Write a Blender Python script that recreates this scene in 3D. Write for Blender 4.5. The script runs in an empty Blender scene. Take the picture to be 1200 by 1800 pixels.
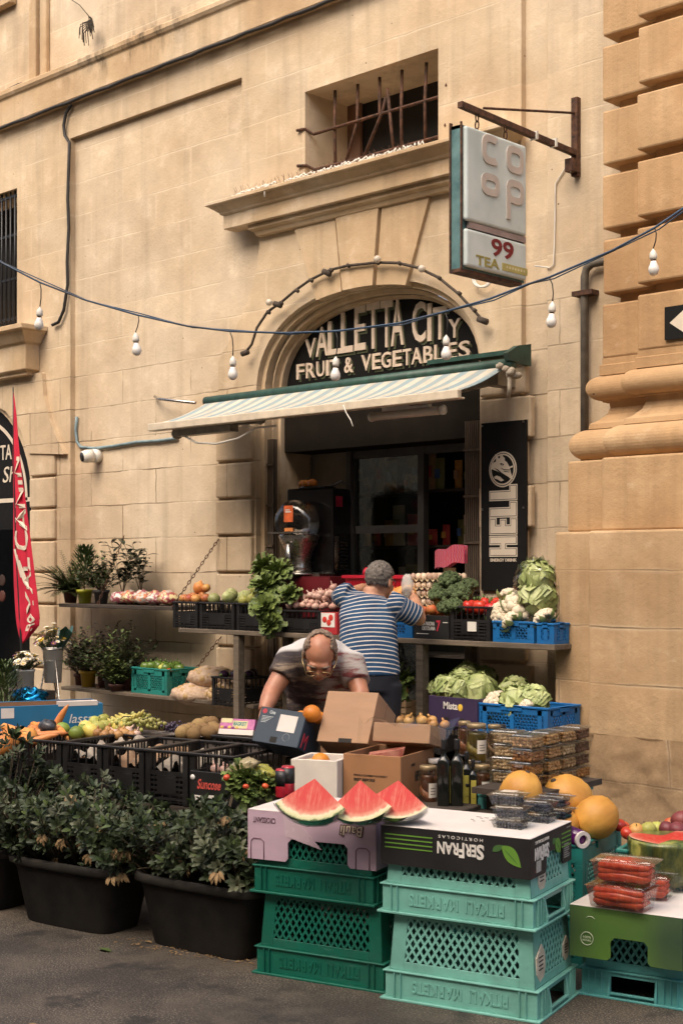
import bpy, bmesh, math, random
from mathutils import Vector, Matrix, noise
from mathutils.geometry import tessellate_polygon
RND = random.Random(11)
PI = math.pi
SC = bpy.context.scene
COL = SC.collection
# ------------------------------------------------------------------ camera geometry (street: X along the facade, +Y into the wall)
CAM_D, EYE, FOC = 7.6, 1.6, 2500.0
_n = math.hypot(2600, 2500)
FX, FY = -2500/_n, 2600/_n
RX, RY = FY, -FX
def ray(px, py):
    u = (px-600)/FOC
    return FX+u*RX, FY+u*RY, (1000-py)/FOC
def PY(px, py, Y=0.0):
    a, b, c = ray(px, py); t = (Y+CAM_D)/b
    return Vector((a*t, Y, EYE+c*t))
def PZ(px, py, z):
    a, b, c = ray(px, py); t = (z-EYE)/c
    return Vector((a*t, b*t-CAM_D, z))
def PD(px, py, d):
    a, b, c = ray(px, py)
    return Vector((a*d, b*d-CAM_D, EYE+c*d))
def XA(px, Y): return PY(px, 1000, Y).x
def ZA(px, py, Y): return PY(px, py, Y).z
YAW = math.radians(10.2)
def TM(loc, yaw=0.0, rx=0.0, ry=0.0, s=1.0):
    return Matrix.Translation(Vector(loc)) @ Matrix.Rotation(yaw, 4, 'Z') @ Matrix.Rotation(rx, 4, 'X') @ Matrix.Rotation(ry, 4, 'Y') @ Matrix.Scale(s, 4)
# ------------------------------------------------------------------ mesh builder
class MB:
    def __init__(s): s.v = []; s.f = []; s.m = []; s.sm = []
    def add(s, vs, fs, mi=0, smooth=False, T=None):
        b = len(s.v)
        for p in vs:
            p = Vector(p)
            s.v.append(T @ p if T is not None else p)
        for f in fs:
            s.f.append([b+i for i in f]); s.m.append(mi); s.sm.append(smooth)
    def box(s, lo, hi, T=None, mi=0):
        x0, y0, z0 = lo; x1, y1, z1 = hi
        s.add([(x0,y0,z0),(x1,y0,z0),(x1,y1,z0),(x0,y1,z0),(x0,y0,z1),(x1,y0,z1),(x1,y1,z1),(x0,y1,z1)],
              [(0,3,2,1),(4,5,6,7),(0,1,5,4),(1,2,6,5),(2,3,7,6),(3,0,4,7)], mi, False, T)
    def cbox(s, c, d, T=None, mi=0):
        s.box([c[i]-d[i]/2 for i in range(3)], [c[i]+d[i]/2 for i in range(3)], T, mi)
    def bar(s, a, b, w, h=None, mi=0, up=(0,0,1)):
        a = Vector(a); b = Vector(b); h = h or w; d = b-a; L = d.length
        if L < 1e-6: return
        d.normalize(); u = Vector(up)
        if abs(d.dot(u)) > .98: u = Vector((1,0,0))
        sx = d.cross(u).normalized(); sz = sx.cross(d).normalized()
        vs = []
        for p in (a, b):
            for i, j in ((-1,-1),(1,-1),(1,1),(-1,1)): vs.append(p+sx*i*w/2+sz*j*h/2)
        s.add(vs, [(0,3,2,1),(4,5,6,7),(0,1,5,4),(1,2,6,5),(2,3,7,6),(3,0,4,7)], mi)
    def prism(s, outer, y0, y1, holes=(), T=None, mi=0, back=True, smooth_side=False, plane='XZ'):
        """2-D polygon (x,z) extruded along y, front at y0"""
        def V(p, y): return Vector((p[0], y, p[1])) if plane == 'XZ' else Vector((p[0], p[1], y))
        def area(l): return sum(l[i][0]*l[(i+1) % len(l)][1]-l[(i+1) % len(l)][0]*l[i][1] for i in range(len(l)))
        loops = [list(outer) if area(outer) > 0 else list(outer)[::-1]]+[list(h) if area(h) < 0 else list(h)[::-1] for h in holes]
        tri = tessellate_polygon([[Vector((p[0], p[1], 0)) for p in l] for l in loops])
        flat = [p for l in loops for p in l]
        ff = []
        for t in tri:
            a, b, c = (flat[i] for i in t)
            if abs((b[0]-a[0])*(c[1]-a[1])-(c[0]-a[0])*(b[1]-a[1])) < 1e-12: continue
            ff.append(t if (b[0]-a[0])*(c[1]-a[1])-(c[0]-a[0])*(b[1]-a[1]) > 0 else t[::-1])
        if plane != 'XZ': ff = [t[::-1] for t in ff]
        s.add([V(p, y0) for p in flat], ff, mi, False, T)
        if back: s.add([V(p, y1) for p in flat], [t[::-1] for t in ff], mi, False, T)
        for l in loops:
            n = len(l)
            q = [(i, i+n, (i+1) % n+n, (i+1) % n) for i in range(n)]
            if plane != 'XZ': q = [t[::-1] for t in q]
            s.add([V(p, y0) for p in l]+[V(p, y1) for p in l], q, mi, smooth_side, T)
    def tube(s, pts, r, n=8, mi=0, closed=False, caps=True, T=None, flat=1.0):
        pts = [Vector(p) for p in pts]; N = len(pts)
        rs = r if isinstance(r, (list, tuple)) else [r]*N
        vs = []; prev = None
        for i, p in enumerate(pts):
            if closed: d = pts[(i+1) % N]-pts[i-1]
            else: d = pts[min(i+1, N-1)]-pts[max(i-1, 0)]
            if d.length < 1e-9: d = Vector((0,0,1))
            d.normalize()
            if prev is None:
                u = Vector((0,0,1)) if abs(d.z) < .9 else Vector((1,0,0))
                a = d.cross(u).normalized()
            else:
                a = prev-d*prev.dot(d)
                a = a.normalized() if a.length > 1e-6 else d.orthogonal().normalized()
            prev = a; b = d.cross(a)
            for k in range(n):
                t = 2*PI*k/n
                vs.append(p+a*math.cos(t)*rs[i]+b*math.sin(t)*rs[i]*flat)
        fs = []
        for i in range(N if closed else N-1):
            j = (i+1) % N
            for k in range(n):
                fs.append((i*n+k, i*n+(k+1) % n, j*n+(k+1) % n, j*n+k))
        if caps and not closed:
            fs.append(tuple(range(n))[::-1]); fs.append(tuple((N-1)*n+k for k in range(n)))
        s.add(vs, fs, mi, True, T)
    def lathe(s, prof, n=16, T=None, mi=0, smooth=True, wob=None):
        vs = []; fs = []
        for (r, z) in prof:
            for k in range(n):
                t = 2*PI*k/n; rr = r*(wob(t, z) if wob else 1)
                vs.append((rr*math.cos(t), rr*math.sin(t), z))
        for i in range(len(prof)-1):
            for k in range(n):
                fs.append((i*n+k, i*n+(k+1) % n, (i+1)*n+(k+1) % n, (i+1)*n+k))
        if prof[0][0] > 1e-4: fs.append(tuple(range(n))[::-1])
        if prof[-1][0] > 1e-4: fs.append(tuple((len(prof)-1)*n+k for k in range(n)))
        s.add(vs, fs, mi, smooth, T)
    def ball(s, c, r, sc=(1,1,1), nu=12, nv=8, mi=0, amp=0.0, fr=3.0, T=None, fn=None):
        vs = []; fs = []; c = Vector(c)
        for j in range(nv+1):
            ph = PI*j/nv
            for i in range(nu):
                th = 2*PI*i/nu
                d = Vector((math.sin(ph)*math.cos(th), math.sin(ph)*math.sin(th), math.cos(ph)))
                k = 1.0
                if amp: k += amp*noise.noise(d*fr+c*7)
                if fn: k *= fn(th, ph)
                vs.append(c+Vector((d.x*sc[0], d.y*sc[1], d.z*sc[2]))*r*k)
        for j in range(nv):
            for i in range(nu):
                a, b = j*nu+i, j*nu+(i+1) % nu
                fs.append((a, a+nu, b+nu, b))
        s.add(vs, fs, mi, True, T)
    def surf(s, f, nu, nv, mi=0, smooth=True, T=None, flip=False):
        vs = [f(i/nu, j/nv) for j in range(nv+1) for i in range(nu+1)]
        fs = []
        for j in range(nv):
            for i in range(nu):
                a = j*(nu+1)+i; q = (a, a+1, a+nu+2, a+nu+1)
                fs.append(q[::-1] if flip else q)
        s.add(vs, fs, mi, smooth, T)
    def loft(s, x0, x1, yf, yb, prof, mi=0, smooth=False):
        """stacked rectangles: prof = [(offset, z)] bottom to top; offset pushes the left, right and front faces out"""
        vs = []; fs = []
        for o, z in prof:
            vs += [(x0-o, yf-o, z), (x1+o, yf-o, z), (x1+o, yb, z), (x0-o, yb, z)]
        for i in range(len(prof)-1):
            for k in range(4):
                fs.append((i*4+k, i*4+(k+1) % 4, (i+1)*4+(k+1) % 4, (i+1)*4+k))
        fs.append((3,2,1,0)); n = len(prof)-1; fs.append((n*4, n*4+1, n*4+2, n*4+3))
        s.add(vs, fs, mi, smooth)
    def leaf(s, p, d, up, L, W, mi=0, bend=.25):
        d = Vector(d).normalized(); u = Vector(up); sd = d.cross(u)
        sd = sd.normalized() if sd.length > 1e-4 else d.orthogonal().normalized()
        u = sd.cross(d).normalized(); p = Vector(p)
        m = p+d*L*.5+u*L*bend*.45; e = p+d*L-u*L*bend*.3
        q = p+d*L*.22+u*L*bend*.3; g = p+d*L*.8+u*L*bend*.2
        s.add([p, q+sd*W*.36, q-sd*W*.36, m+sd*W*.5-u*W*.0, m-sd*W*.5, g+sd*W*.34, g-sd*W*.34, e, q-u*W*.1, m-u*W*.14, g-u*W*.1],
              [(0,8,1),(0,2,8),(1,8,9,3),(8,2,4,9),(3,9,10,5),(9,4,6,10),(5,10,7),(10,6,7)], mi, True)
    def build(s, name, mats, parent=None, M=None, bevel=0, seg=1):
        me = bpy.data.meshes.new(name)
        me.from_pydata([tuple(v) for v in s.v], [], s.f)
        if not isinstance(mats, (list, tuple)): mats = [mats]
        for m in mats: me.materials.append(m)
        me.polygons.foreach_set('material_index', s.m)
        me.polygons.foreach_set('use_smooth', s.sm)
        me.update()
        o = bpy.data.objects.new(name, me); COL.objects.link(o)
        if parent is not None: o.parent = parent
        if M is not None: o.matrix_basis = M
        if bevel:
            b = o.modifiers.new('bevel', 'BEVEL'); b.width = bevel; b.segments = seg; b.limit_method = 'ANGLE'; b.angle_limit = math.radians(40)
        return o
def tag(o, label, cat=None, group=None, kind=None):
    if label: o['label'] = label
    if cat: o['category'] = cat
    if group: o['group'] = group
    if kind: o['kind'] = kind
    return o
def thing(name, label, cat, M=None, group=None):
    o = bpy.data.objects.new(name, None); COL.objects.link(o); o.empty_display_size = .1
    if M is not None: o.matrix_basis = M
    return tag(o, label, cat, group)
KIDS = {}
def kids(o): return [c for c in o.children]
def dup(o, M, label=None, group=None, parent=None):
    c = o.copy(); COL.objects.link(c)
    if parent is not None: c.parent = parent
    if M is not None: c.matrix_basis = M
    if label: c['label'] = label
    if group: c['group'] = group
    for ch in list(o.children): dup(ch, None, parent=c)
    return c
_TC = {}
def text_mesh(s, bold=0.0, ext=.01):
    k = (s, bold, ext)
    if k in _TC: return _TC[k]
    cu = bpy.data.curves.new('txt', 'FONT'); cu.body = s; cu.size = 1; cu.offset = bold; cu.extrude = ext; cu.resolution_u = 3
    ob = bpy.data.objects.new('txt', cu); COL.objects.link(ob)
    dg = bpy.context.evaluated_depsgraph_get()
    me = bpy.data.meshes.new_from_object(ob.evaluated_get(dg))
    vs = [v.co.copy() for v in me.vertices]; fs = [tuple(p.vertices) for p in me.polygons]
    bpy.data.objects.remove(ob); bpy.data.meshes.remove(me); bpy.data.curves.remove(cu)
    x0 = min(v.x for v in vs); x1 = max(v.x for v in vs); y0 = min(v.y for v in vs); y1 = max(v.y for v in vs)
    vs = [((v.x-x0)/(x1-x0), (v.y-y0)/(y1-y0), v.z/ext if ext else 0) for v in vs]
    _TC[k] = (vs, fs); return _TC[k]
def put_text(mb, s, x, z, w, h, y=0.0, th=.002, T=None, mi=0, bold=0.0, slant=0.0, flipud=False, warp=None):
    """lettering on the XZ plane facing -y: lower left corner (x,z), size w x h"""
    vs, fs = text_mesh(s, bold)
    out = []
    for a, b, c in vs:
        X = a*w+slant*b*h; Z = b*h
        if flipud: X, Z = w-X, h-Z
        if warp: X, Z = warp(X, Z)
        out.append((x+X, y-c*th, z+Z))
    mb.add(out, fs, mi, False, T)
# ------------------------------------------------------------------ materials
def _nt(name):
    m = bpy.data.materials.new(name); m.use_nodes = True
    nt = m.node_tree; b = nt.nodes['Principled BSDF']
    return m, nt, b
def nd(nt, typ, **kw):
    n = nt.nodes.new(typ)
    for k, v in kw.items(): setattr(n, k, v)
    return n
def ramp(nt, fac, stops):
    r = nd(nt, 'ShaderNodeValToRGB'); e = r.color_ramp.elements
    while len(e) < len(stops): e.new(.5)
    for i, (p, c) in enumerate(stops):
        e[i].position = p; e[i].color = (*c, 1) if len(c) == 3 else c
    nt.links.new(fac, r.inputs[0]); return r
def mixc(nt, fac, a, b, mode='MIX'):
    m = nd(nt, 'ShaderNodeMix', data_type='RGBA', blend_type=mode)
    for s, v in ((m.inputs[0], fac), (m.inputs[6], a), (m.inputs[7], b)):
        if isinstance(v, bpy.types.NodeSocket): nt.links.new(v, s)
        elif isinstance(v, (int, float)): s.default_value = v
        else: s.default_value = (*v, 1)
    return m.outputs[2]
def mth(nt, op, a, b=None, c=None, clamp=False):
    m = nd(nt, 'ShaderNodeMath', operation=op, use_clamp=clamp)
    for i, v in enumerate((a, b, c)):
        if v is None: continue
        if isinstance(v, bpy.types.NodeSocket): nt.links.new(v, m.inputs[i])
        else: m.inputs[i].default_value = v
    return m.outputs[0]
def noise_(nt, vec, scale, detail=4, rough=.55):
    n = nd(nt, 'ShaderNodeTexNoise'); n.inputs['Scale'].default_value = scale; n.inputs['Detail'].default_value = detail; n.inputs['Roughness'].default_value = rough
    if vec is not None: nt.links.new(vec, n.inputs['Vector'])
    return n.outputs['Fac']
def mapping(nt, vec, scale=(1,1,1), loc=(0,0,0), rot=(0,0,0)):
    m = nd(nt, 'ShaderNodeMapping'); m.inputs['Scale'].default_value = scale; m.inputs['Location'].default_value = loc; m.inputs['Rotation'].default_value = rot
    nt.links.new(vec, m.inputs['Vector']); return m.outputs[0]
def bump(nt, b, h, strength=.3, dist=.01):
    n = nd(nt, 'ShaderNodeBump'); n.inputs['Strength'].default_value = strength; n.inputs['Distance'].default_value = dist
    nt.links.new(h, n.inputs['Height']); nt.links.new(n.outputs[0], b.inputs['Normal']); return n
def clear_mat(name, tint=(.97,.98,.97), rough=.06, k=.55, base=.05):
    """thin clear plastic or glass: straight-through transparency with a fresnel sheen"""
    m = bpy.data.materials.new(name); m.use_nodes = True; nt = m.node_tree; nt.nodes.clear()
    o = nd(nt, 'ShaderNodeOutputMaterial'); t = nd(nt, 'ShaderNodeBsdfTransparent'); g = nd(nt, 'ShaderNodeBsdfGlossy'); g.inputs['Roughness'].default_value = rough; t.inputs[0].default_value = (*tint, 1)
    lw = nd(nt, 'ShaderNodeLayerWeight'); lw.inputs[0].default_value = .35; x = nd(nt, 'ShaderNodeMixShader')
    nt.links.new(mth(nt, 'MULTIPLY_ADD', lw.outputs['Fresnel'], k, base, clamp=True), x.inputs[0]); nt.links.new(t.outputs[0], x.inputs[1]); nt.links.new(g.outputs[0], x.inputs[2]); nt.links.new(x.outputs[0], o.inputs[0])
    tc = nd(nt, 'ShaderNodeTexCoord'); bp = nd(nt, 'ShaderNodeBump'); bp.inputs['Strength'].default_value = .35; bp.inputs['Distance'].default_value = .006
    nt.links.new(noise_(nt, tc.outputs['Object'], 22, 3), bp.inputs['Height']); nt.links.new(bp.outputs[0], g.inputs['Normal']); return m
_MC = {}
def mat(name, col, rough=.6, var=.18, scale=9, bmp=0.0, bscale=40, metal=0.0, col2=None, rnd=.0, spec=.5, trans=0.0, alpha=1.0, emit=0.0, sss=0.0, stretch=(1,1,1), pos=(.3,.7), ior=1.45, dist=.004):
    if name in _MC: return _MC[name]
    m, nt, b = _nt(name)
    tc = nd(nt, 'ShaderNodeTexCoord'); v = mapping(nt, tc.outputs['Object'], stretch)
    if rnd:
        oi = nd(nt, 'ShaderNodeObjectInfo')
        ad = nd(nt, 'ShaderNodeVectorMath', operation='ADD'); nt.links.new(v, ad.inputs[0])
        cb = nd(nt, 'ShaderNodeCombineXYZ'); nt.links.new(mth(nt, 'MULTIPLY', oi.outputs['Random'], 37.0), cb.inputs[0]); nt.links.new(cb.outputs[0], ad.inputs[1]); v = ad.outputs[0]
    f = noise_(nt, v, scale, 5)
    lo = tuple(c*(1-var) for c in col); hi = col2 if col2 else tuple(min(1, c*(1+var)) for c in col)
    c = ramp(nt, f, [(pos[0], lo), (pos[1], hi)]).outputs[0]
    if rnd:
        hs = nd(nt, 'ShaderNodeHueSaturation'); nt.links.new(c, hs.inputs['Color'])
        nt.links.new(mth(nt, 'MULTIPLY_ADD', oi.outputs['Random'], rnd*2, 1-rnd), hs.inputs['Value'])
        nt.links.new(mth(nt, 'MULTIPLY_ADD', oi.outputs['Random'], rnd*.08, .5-rnd*.04), hs.inputs['Hue']); c = hs.outputs[0]
    nt.links.new(c, b.inputs['Base Color'])
    rr = noise_(nt, v, scale*2.3, 3)
    nt.links.new(mth(nt, 'MULTIPLY_ADD', rr, .25, max(.02, rough-.12), clamp=True), b.inputs['Roughness'])
    b.inputs['Metallic'].default_value = metal; b.inputs['Specular IOR Level'].default_value = spec
    if trans: b.inputs['Transmission Weight'].default_value = trans; b.inputs['IOR'].default_value = ior
    if alpha < 1: b.inputs['Alpha'].default_value = alpha
    if sss: b.inputs['Subsurface Weight'].default_value = sss; b.inputs['Subsurface Scale'].default_value = .01
    if bmp: bump(nt, b, noise_(nt, v, bscale, 4), bmp, dist)
    _MC[name] = m; return m
# ------------------------------------------------------------------ stone and ground materials
def stone_mat(name, base=(.595,.472,.33), pale=(.72,.61,.465), dark=(.47,.335,.205), joints=True, row=.295, blen=.92, zoff=1.865, low=True, grime=.0, jstr=1.0, mould=False):
    m, nt, b = _nt(name); L = nt.links
    tc = nd(nt, 'ShaderNodeTexCoord'); P = tc.outputs['Object']
    sep = nd(nt, 'ShaderNodeSeparateXYZ'); L.new(P, sep.inputs[0])
    cb = nd(nt, 'ShaderNodeCombineXYZ'); L.new(mth(nt, 'ADD', sep.outputs[0], sep.outputs[1]), cb.inputs[0]); L.new(sep.outputs[2], cb.inputs[1])
    big = noise_(nt, P, .9, 4); med = noise_(nt, P, 4.5, 6, .6); fine = noise_(nt, P, 45, 5, .65)
    c = ramp(nt, big, [(.32, dark), (.5, base), (.7, pale)]).outputs[0]
    c2 = ramp(nt, med, [(.3, tuple(x*.78 for x in base)), (.55, base), (.8, tuple(min(1, x*1.2) for x in pale))]).outputs[0]
    c = mixc(nt, .5, c, c2)
    # vertical rain streaks
    st = noise_(nt, mapping(nt, P, (7, 7, .35)), 1.0, 5, .6)
    c = mixc(nt, mth(nt, 'MULTIPLY', ramp(nt, st, [(.50, (0,0,0)), (.72, (1,1,1))]).outputs[0], .42), c, tuple(x*.55 for x in base))
    # pale lime blotches
    bl = noise_(nt, mapping(nt, P, (1, 1, 1.5), (3, 1, 7)), 3.2, 6, .7)
    c = mixc(nt, mth(nt, 'MULTIPLY', ramp(nt, bl, [(.62, (0,0,0)), (.7, (1,1,1))]).outputs[0], .3), c, (.66,.53,.37))
    hgt = mth(nt, 'MULTIPLY_ADD', fine, .28, mth(nt, 'MULTIPLY', med, .9))
    if joints:
        wob = noise_(nt, P, 2.2, 3)
        wv = nd(nt, 'ShaderNodeCombineXYZ'); L.new(mth(nt, 'MULTIPLY_ADD', wob, .03, -.015), wv.inputs[1])
        fw = noise_(nt, P, 14, 3); L.new(mth(nt, 'MULTIPLY_ADD', fw, .02, -.01), wv.inputs[0])
        ad = nd(nt, 'ShaderNodeVectorMath', operation='ADD'); L.new(cb.outputs[0], ad.inputs[0]); L.new(wv.outputs[0], ad.inputs[1])
        br = nd(nt, 'ShaderNodeTexBrick'); L.new(mapping(nt, ad.outputs[0], (1,1,1), (.3, -(zoff % row), 0)), br.inputs['Vector'])
        br.inputs['Scale'].default_value = 1; br.inputs['Brick Width'].default_value = blen; br.inputs['Row Height'].default_value = row
        br.inputs['Mortar Size'].default_value = .0055; br.inputs['Mortar Smooth'].default_value = .25; br.inputs['Bias'].default_value = 0
        br.inputs['Color1'].default_value = (.86,.86,.86,1); br.inputs['Color2'].default_value = (1.1,1.08,1.04,1); br.inputs['Mortar'].default_value = (1,1,1,1)
        c = mixc(nt, .5, c, br.outputs['Color'], 'MULTIPLY')
        br2 = nd(nt, 'ShaderNodeTexBrick'); L.new(mapping(nt, ad.outputs[0], (1,1,1), (.3, -(zoff % row), 0)), br2.inputs['Vector'])
        for k, vv in (('Scale', 1), ('Brick Width', blen), ('Row Height', row), ('Mortar Size', .024), ('Mortar Smooth', 1.0)): br2.inputs[k].default_value = vv
        up = ramp(nt, mth(nt, 'MULTIPLY', sep.outputs[2], .1), [(.29, (0,0,0)), (.36, (1,1,1))]).outputs[0]
        if not low: up = None
        brk = ramp(nt, noise_(nt, P, 1.7, 3), [(.42, (.06,.06,.06)), (.6, (1,1,1))]).outputs[0]
        fd = mth(nt, 'MULTIPLY', br.outputs['Fac'], brk); fp = mth(nt, 'MULTIPLY', mth(nt, 'MULTIPLY', br2.outputs['Fac'], brk), .55)
        if up is not None:
            fd = mth(nt, 'MULTIPLY', fd, mth(nt, 'SUBTRACT', 1.0, mth(nt, 'MULTIPLY', up, .93))); fp = mth(nt, 'MULTIPLY', fp, up)
        c = mixc(nt, mth(nt, 'MULTIPLY', fp, .8), c, (.68,.56,.40))
        c = mixc(nt, mth(nt, 'MULTIPLY', fd, .75*jstr), c, (.16,.10,.05))
        hgt = mth(nt, 'SUBTRACT', hgt, mth(nt, 'MULTIPLY', fd, 2.5))
    # pits
    vo = nd(nt, 'ShaderNodeTexVoronoi'); vo.inputs['Scale'].default_value = 5.5; L.new(P, vo.inputs['Vector'])
    pit = mth(nt, 'LESS_THAN', vo.outputs['Distance'], .035)
    pit = mth(nt, 'MULTIPLY', pit, mth(nt, 'GREATER_THAN', big, .5))
    c = mixc(nt, mth(nt, 'MULTIPLY', pit, .8), c, (.08,.05,.03)); hgt = mth(nt, 'SUBTRACT', hgt, mth(nt, 'MULTIPLY', pit, 2.0))
    if grime:
        gz = ramp(nt, mth(nt, 'ADD', sep.outputs[2], mth(nt, 'MULTIPLY_ADD', med, .8, -.4)), [(.3, (1,1,1)), (.9, (0,0,0))]).outputs[0]
        c = mixc(nt, mth(nt, 'MULTIPLY', gz, grime), c, mixc(nt, fine, (.10,.07,.04), (.28,.19,.11)))
    if mould:
        mx = ramp(nt, mth(nt, 'MULTIPLY_ADD', sep.outputs[0], .25, 3.0), [(.28,(0,0,0)),(.42,(1,1,1)),(.68,(1,1,1)),(.80,(0,0,0))]).outputs[0]
        mz = ramp(nt, mth(nt, 'SUBTRACT', sep.outputs[2], 5.75), [(.10,(0,0,0)),(.34,(1,1,1)),(.44,(1,1,1)),(.62,(0,0,0))]).outputs[0]
        mn = ramp(nt, noise_(nt, mapping(nt, P, (5,5,1.6)), 1.6, 6, .7), [(.46,(0,0,0)),(.66,(1,1,1))]).outputs[0]
        c = mixc(nt, mth(nt, 'MULTIPLY', mth(nt, 'MULTIPLY', mx, mz), mth(nt, 'MULTIPLY', mn, .85)), c, (.06,.052,.04))
    L.new(c, b.inputs['Base Color']); b.inputs['Roughness'].default_value = .9; b.inputs['Specular IOR Level'].default_value = .15
    bump(nt, b, hgt, .7, .014)
    return m
M_WALL = stone_mat('limestone_wall', mould=True)
M_BAY = stone_mat('limestone_bay', base=(.58,.448,.30))
M_TRIM = stone_mat('limestone_trim', base=(.54,.39,.235), dark=(.38,.24,.13), joints=False, mould=True)
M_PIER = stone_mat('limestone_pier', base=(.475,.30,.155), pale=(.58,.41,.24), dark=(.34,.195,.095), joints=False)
M_PLINTH = stone_mat('limestone_plinth', base=(.50,.345,.20), pale=(.60,.45,.29), dark=(.38,.235,.12), row=.33, blen=2.6, zoff=.93, low=False, grime=.55, jstr=.9)
def ground_mat():
    m, nt, b = _nt('worn_asphalt'); L = nt.links
    P = nd(nt, 'ShaderNodeTexCoord').outputs['Object']
    g = noise_(nt, P, 130, 3, .75); md = noise_(nt, P, 18, 5, .65); bg = noise_(nt, P, 1.6, 5, .6)
    c = ramp(nt, g, [(.36, (.010,.008,.006)), (.53, (.055,.044,.034)), (.62, (.34,.28,.21))]).outputs[0]
    c = mixc(nt, .22, c, ramp(nt, md, [(.3, (.03,.025,.02)), (.7, (.10,.08,.06))]).outputs[0])
    c = mixc(nt, mth(nt, 'MULTIPLY', ramp(nt, bg, [(.44, (0,0,0)), (.58, (1,1,1))]).outputs[0], .62), c, (.024,.019,.014)); dp_ = noise_(nt, mapping(nt, P, (1,1,1), (9,4,0)), 2.6, 6, .7)
    c = mixc(nt, mth(nt, 'MULTIPLY', ramp(nt, dp_, [(.48, (0,0,0)), (.64, (1,1,1))]).outputs[0], .55), c, (.125,.098,.07))
    st = noise_(nt, mapping(nt, P, (1,1,1), (5,2,0)), 4.2, 3, .5)
    c = mixc(nt, mth(nt, 'MULTIPLY', ramp(nt, st, [(.60, (0,0,0)), (.68, (1,1,1))]).outputs[0], .75), c, (.014,.012,.010))
    L.new(c, b.inputs['Base Color'])
    L.new(mth(nt, 'MULTIPLY_ADD', bg, .3, .55), b.inputs['Roughness'])
    bump(nt, b, mth(nt, 'ADD', g, mth(nt, 'MULTIPLY', md, 1.2)), .5, .006)
    return m
M_GROUND = ground_mat()
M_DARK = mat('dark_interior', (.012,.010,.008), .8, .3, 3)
M_RUST = mat('rusty_iron', (.055,.028,.016), .85, .5, 30, .4, 90, col2=(.14,.06,.03))
M_BLACK = mat('black_plastic', (.012,.012,.013), .45, .3, 20)
M_CABLE = mat('black_cable', (.02,.017,.015), .6)
M_WHITEP = mat('white_plastic', (.72,.68,.60), .45, .1, 10)
M_LETTER = mat('cream_paint', (.70,.62,.50), .6, .1, 12)
# ------------------------------------------------------------------ ground, facade
g = MB(); g.add([(-80,-60,0),(60,-60,0),(60,40,0),(-80,40,0)], [(0,1,2,3)])
tag(g.build('street', M_GROUND), None, None, None, 'structure')
bld = thing('stone_building', 'honey coloured limestone building with arched shop opening and barred window', 'building')
AC, AA, AB, AZ = -7.12, 1.12, .74, 2.95          # shop arch: centre, half width, rise, springing
def arch(cx, a, b, z, k=28, zlow=0.0, e=2.3):
    pts = [(cx-a, zlow)]
    for i in range(k+1):
        t = PI-PI*i/k; c, s = math.cos(t), math.sin(t)
        pts.append((cx+a*math.copysign(abs(c)**(2/e), c), z+b*abs(s)**(2/e)))
    return pts+[(cx+a, zlow)]
W = dict(x0=XA(536, 0), x1=XA(770, 0), z0=4.545, z1=5.228)
LW = dict(x0=-13.0, x1=XA(30, 0), z0=3.90, z1=5.22)
LA = (-12.32, .98, .98, 2.25)
def rect(x0, x1, z0, z1): return [(x0,z0),(x1,z0),(x1,z1),(x0,z1)]
e = .004
bay_out = [(-15,0), *arch(LA[0], LA[1], LA[2], LA[3], 24, 0, 2), (-10.72,0), (-10.72,5.511), (-8.405,5.511), (-8.405,4.36), (-8.22,4.33), (-8.2,4.15), (-8.235,3.95), (-8.30,3.78), (-8.40,3.62), (-8.52,3.47), (-8.62,3.36), (-8.69,3.28), (-8.69,0),
           *arch(AC, AA, AB, AZ), (-5.66,0), (-5.66,5.83), (-15,5.83)]
w = MB(); w.prism(bay_out, 0, .052, [rect(W['x0'], W['x1'], W['z0'], W['z1']), rect(LW['x0'], LW['x1'], LW['z0'], LW['z1'])], back=False)
w.build('wall_bay', M_BAY, bld, bevel=.006)
wall_out = [(-15,0), *arch(LA[0], LA[1]+e, LA[2]+e, LA[3], 24, 0, 2), *arch(AC, AA+e, AB+e, AZ), (-2.4,0), (-2.4,8.2), (-15,8.2)]
w = MB(); w.prism(wall_out, .05, .55, [rect(W['x0']-e, W['x1']+e, W['z0']-e, W['z1']+e), rect(LW['x0']-e, LW['x1']+e, LW['z0']-e, LW['z1']+e)], back=False)
w.build('wall', M_WALL, bld)
# string course with its fillets, drip shadow line and upper pilaster
w = MB(); w.loft(-15, -3.3, -.06, .05, [(0,5.815),(.012,5.83),(.012,6.06),(.03,6.075),(.045,6.10),(.045,6.14),(.0,6.165)])
w.build('string_course', M_TRIM, bld, bevel=.006)
w = MB()
for a, b in ((50, 62), (70, 80)): w.box((XA(a,0), .0, 6.166), (XA(b,0), .05, 8.2))
w.box((-15, -.03, 7.0), (XA(22,0), .05, 7.2)); w.build('upper_pilaster', M_TRIM, bld, bevel=.01)
# cornice sill over the shop arch
w = MB(); w.loft(-8.47, -5.72, -.14, -.001, [(0,4.285),(0,4.395),(.02,4.40),(.025,4.415),(.045,4.43),(.075,4.45),(.085,4.462),(.105,4.465),(.105,4.492),(-.10,4.515)])
w.loft(-8.18, -5.98, -.05, -.001, [(0,4.20),(.02,4.235),(.05,4.25),(.05,4.284)])
w.build('cornice_sill', M_TRIM, bld, bevel=.004)
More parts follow.
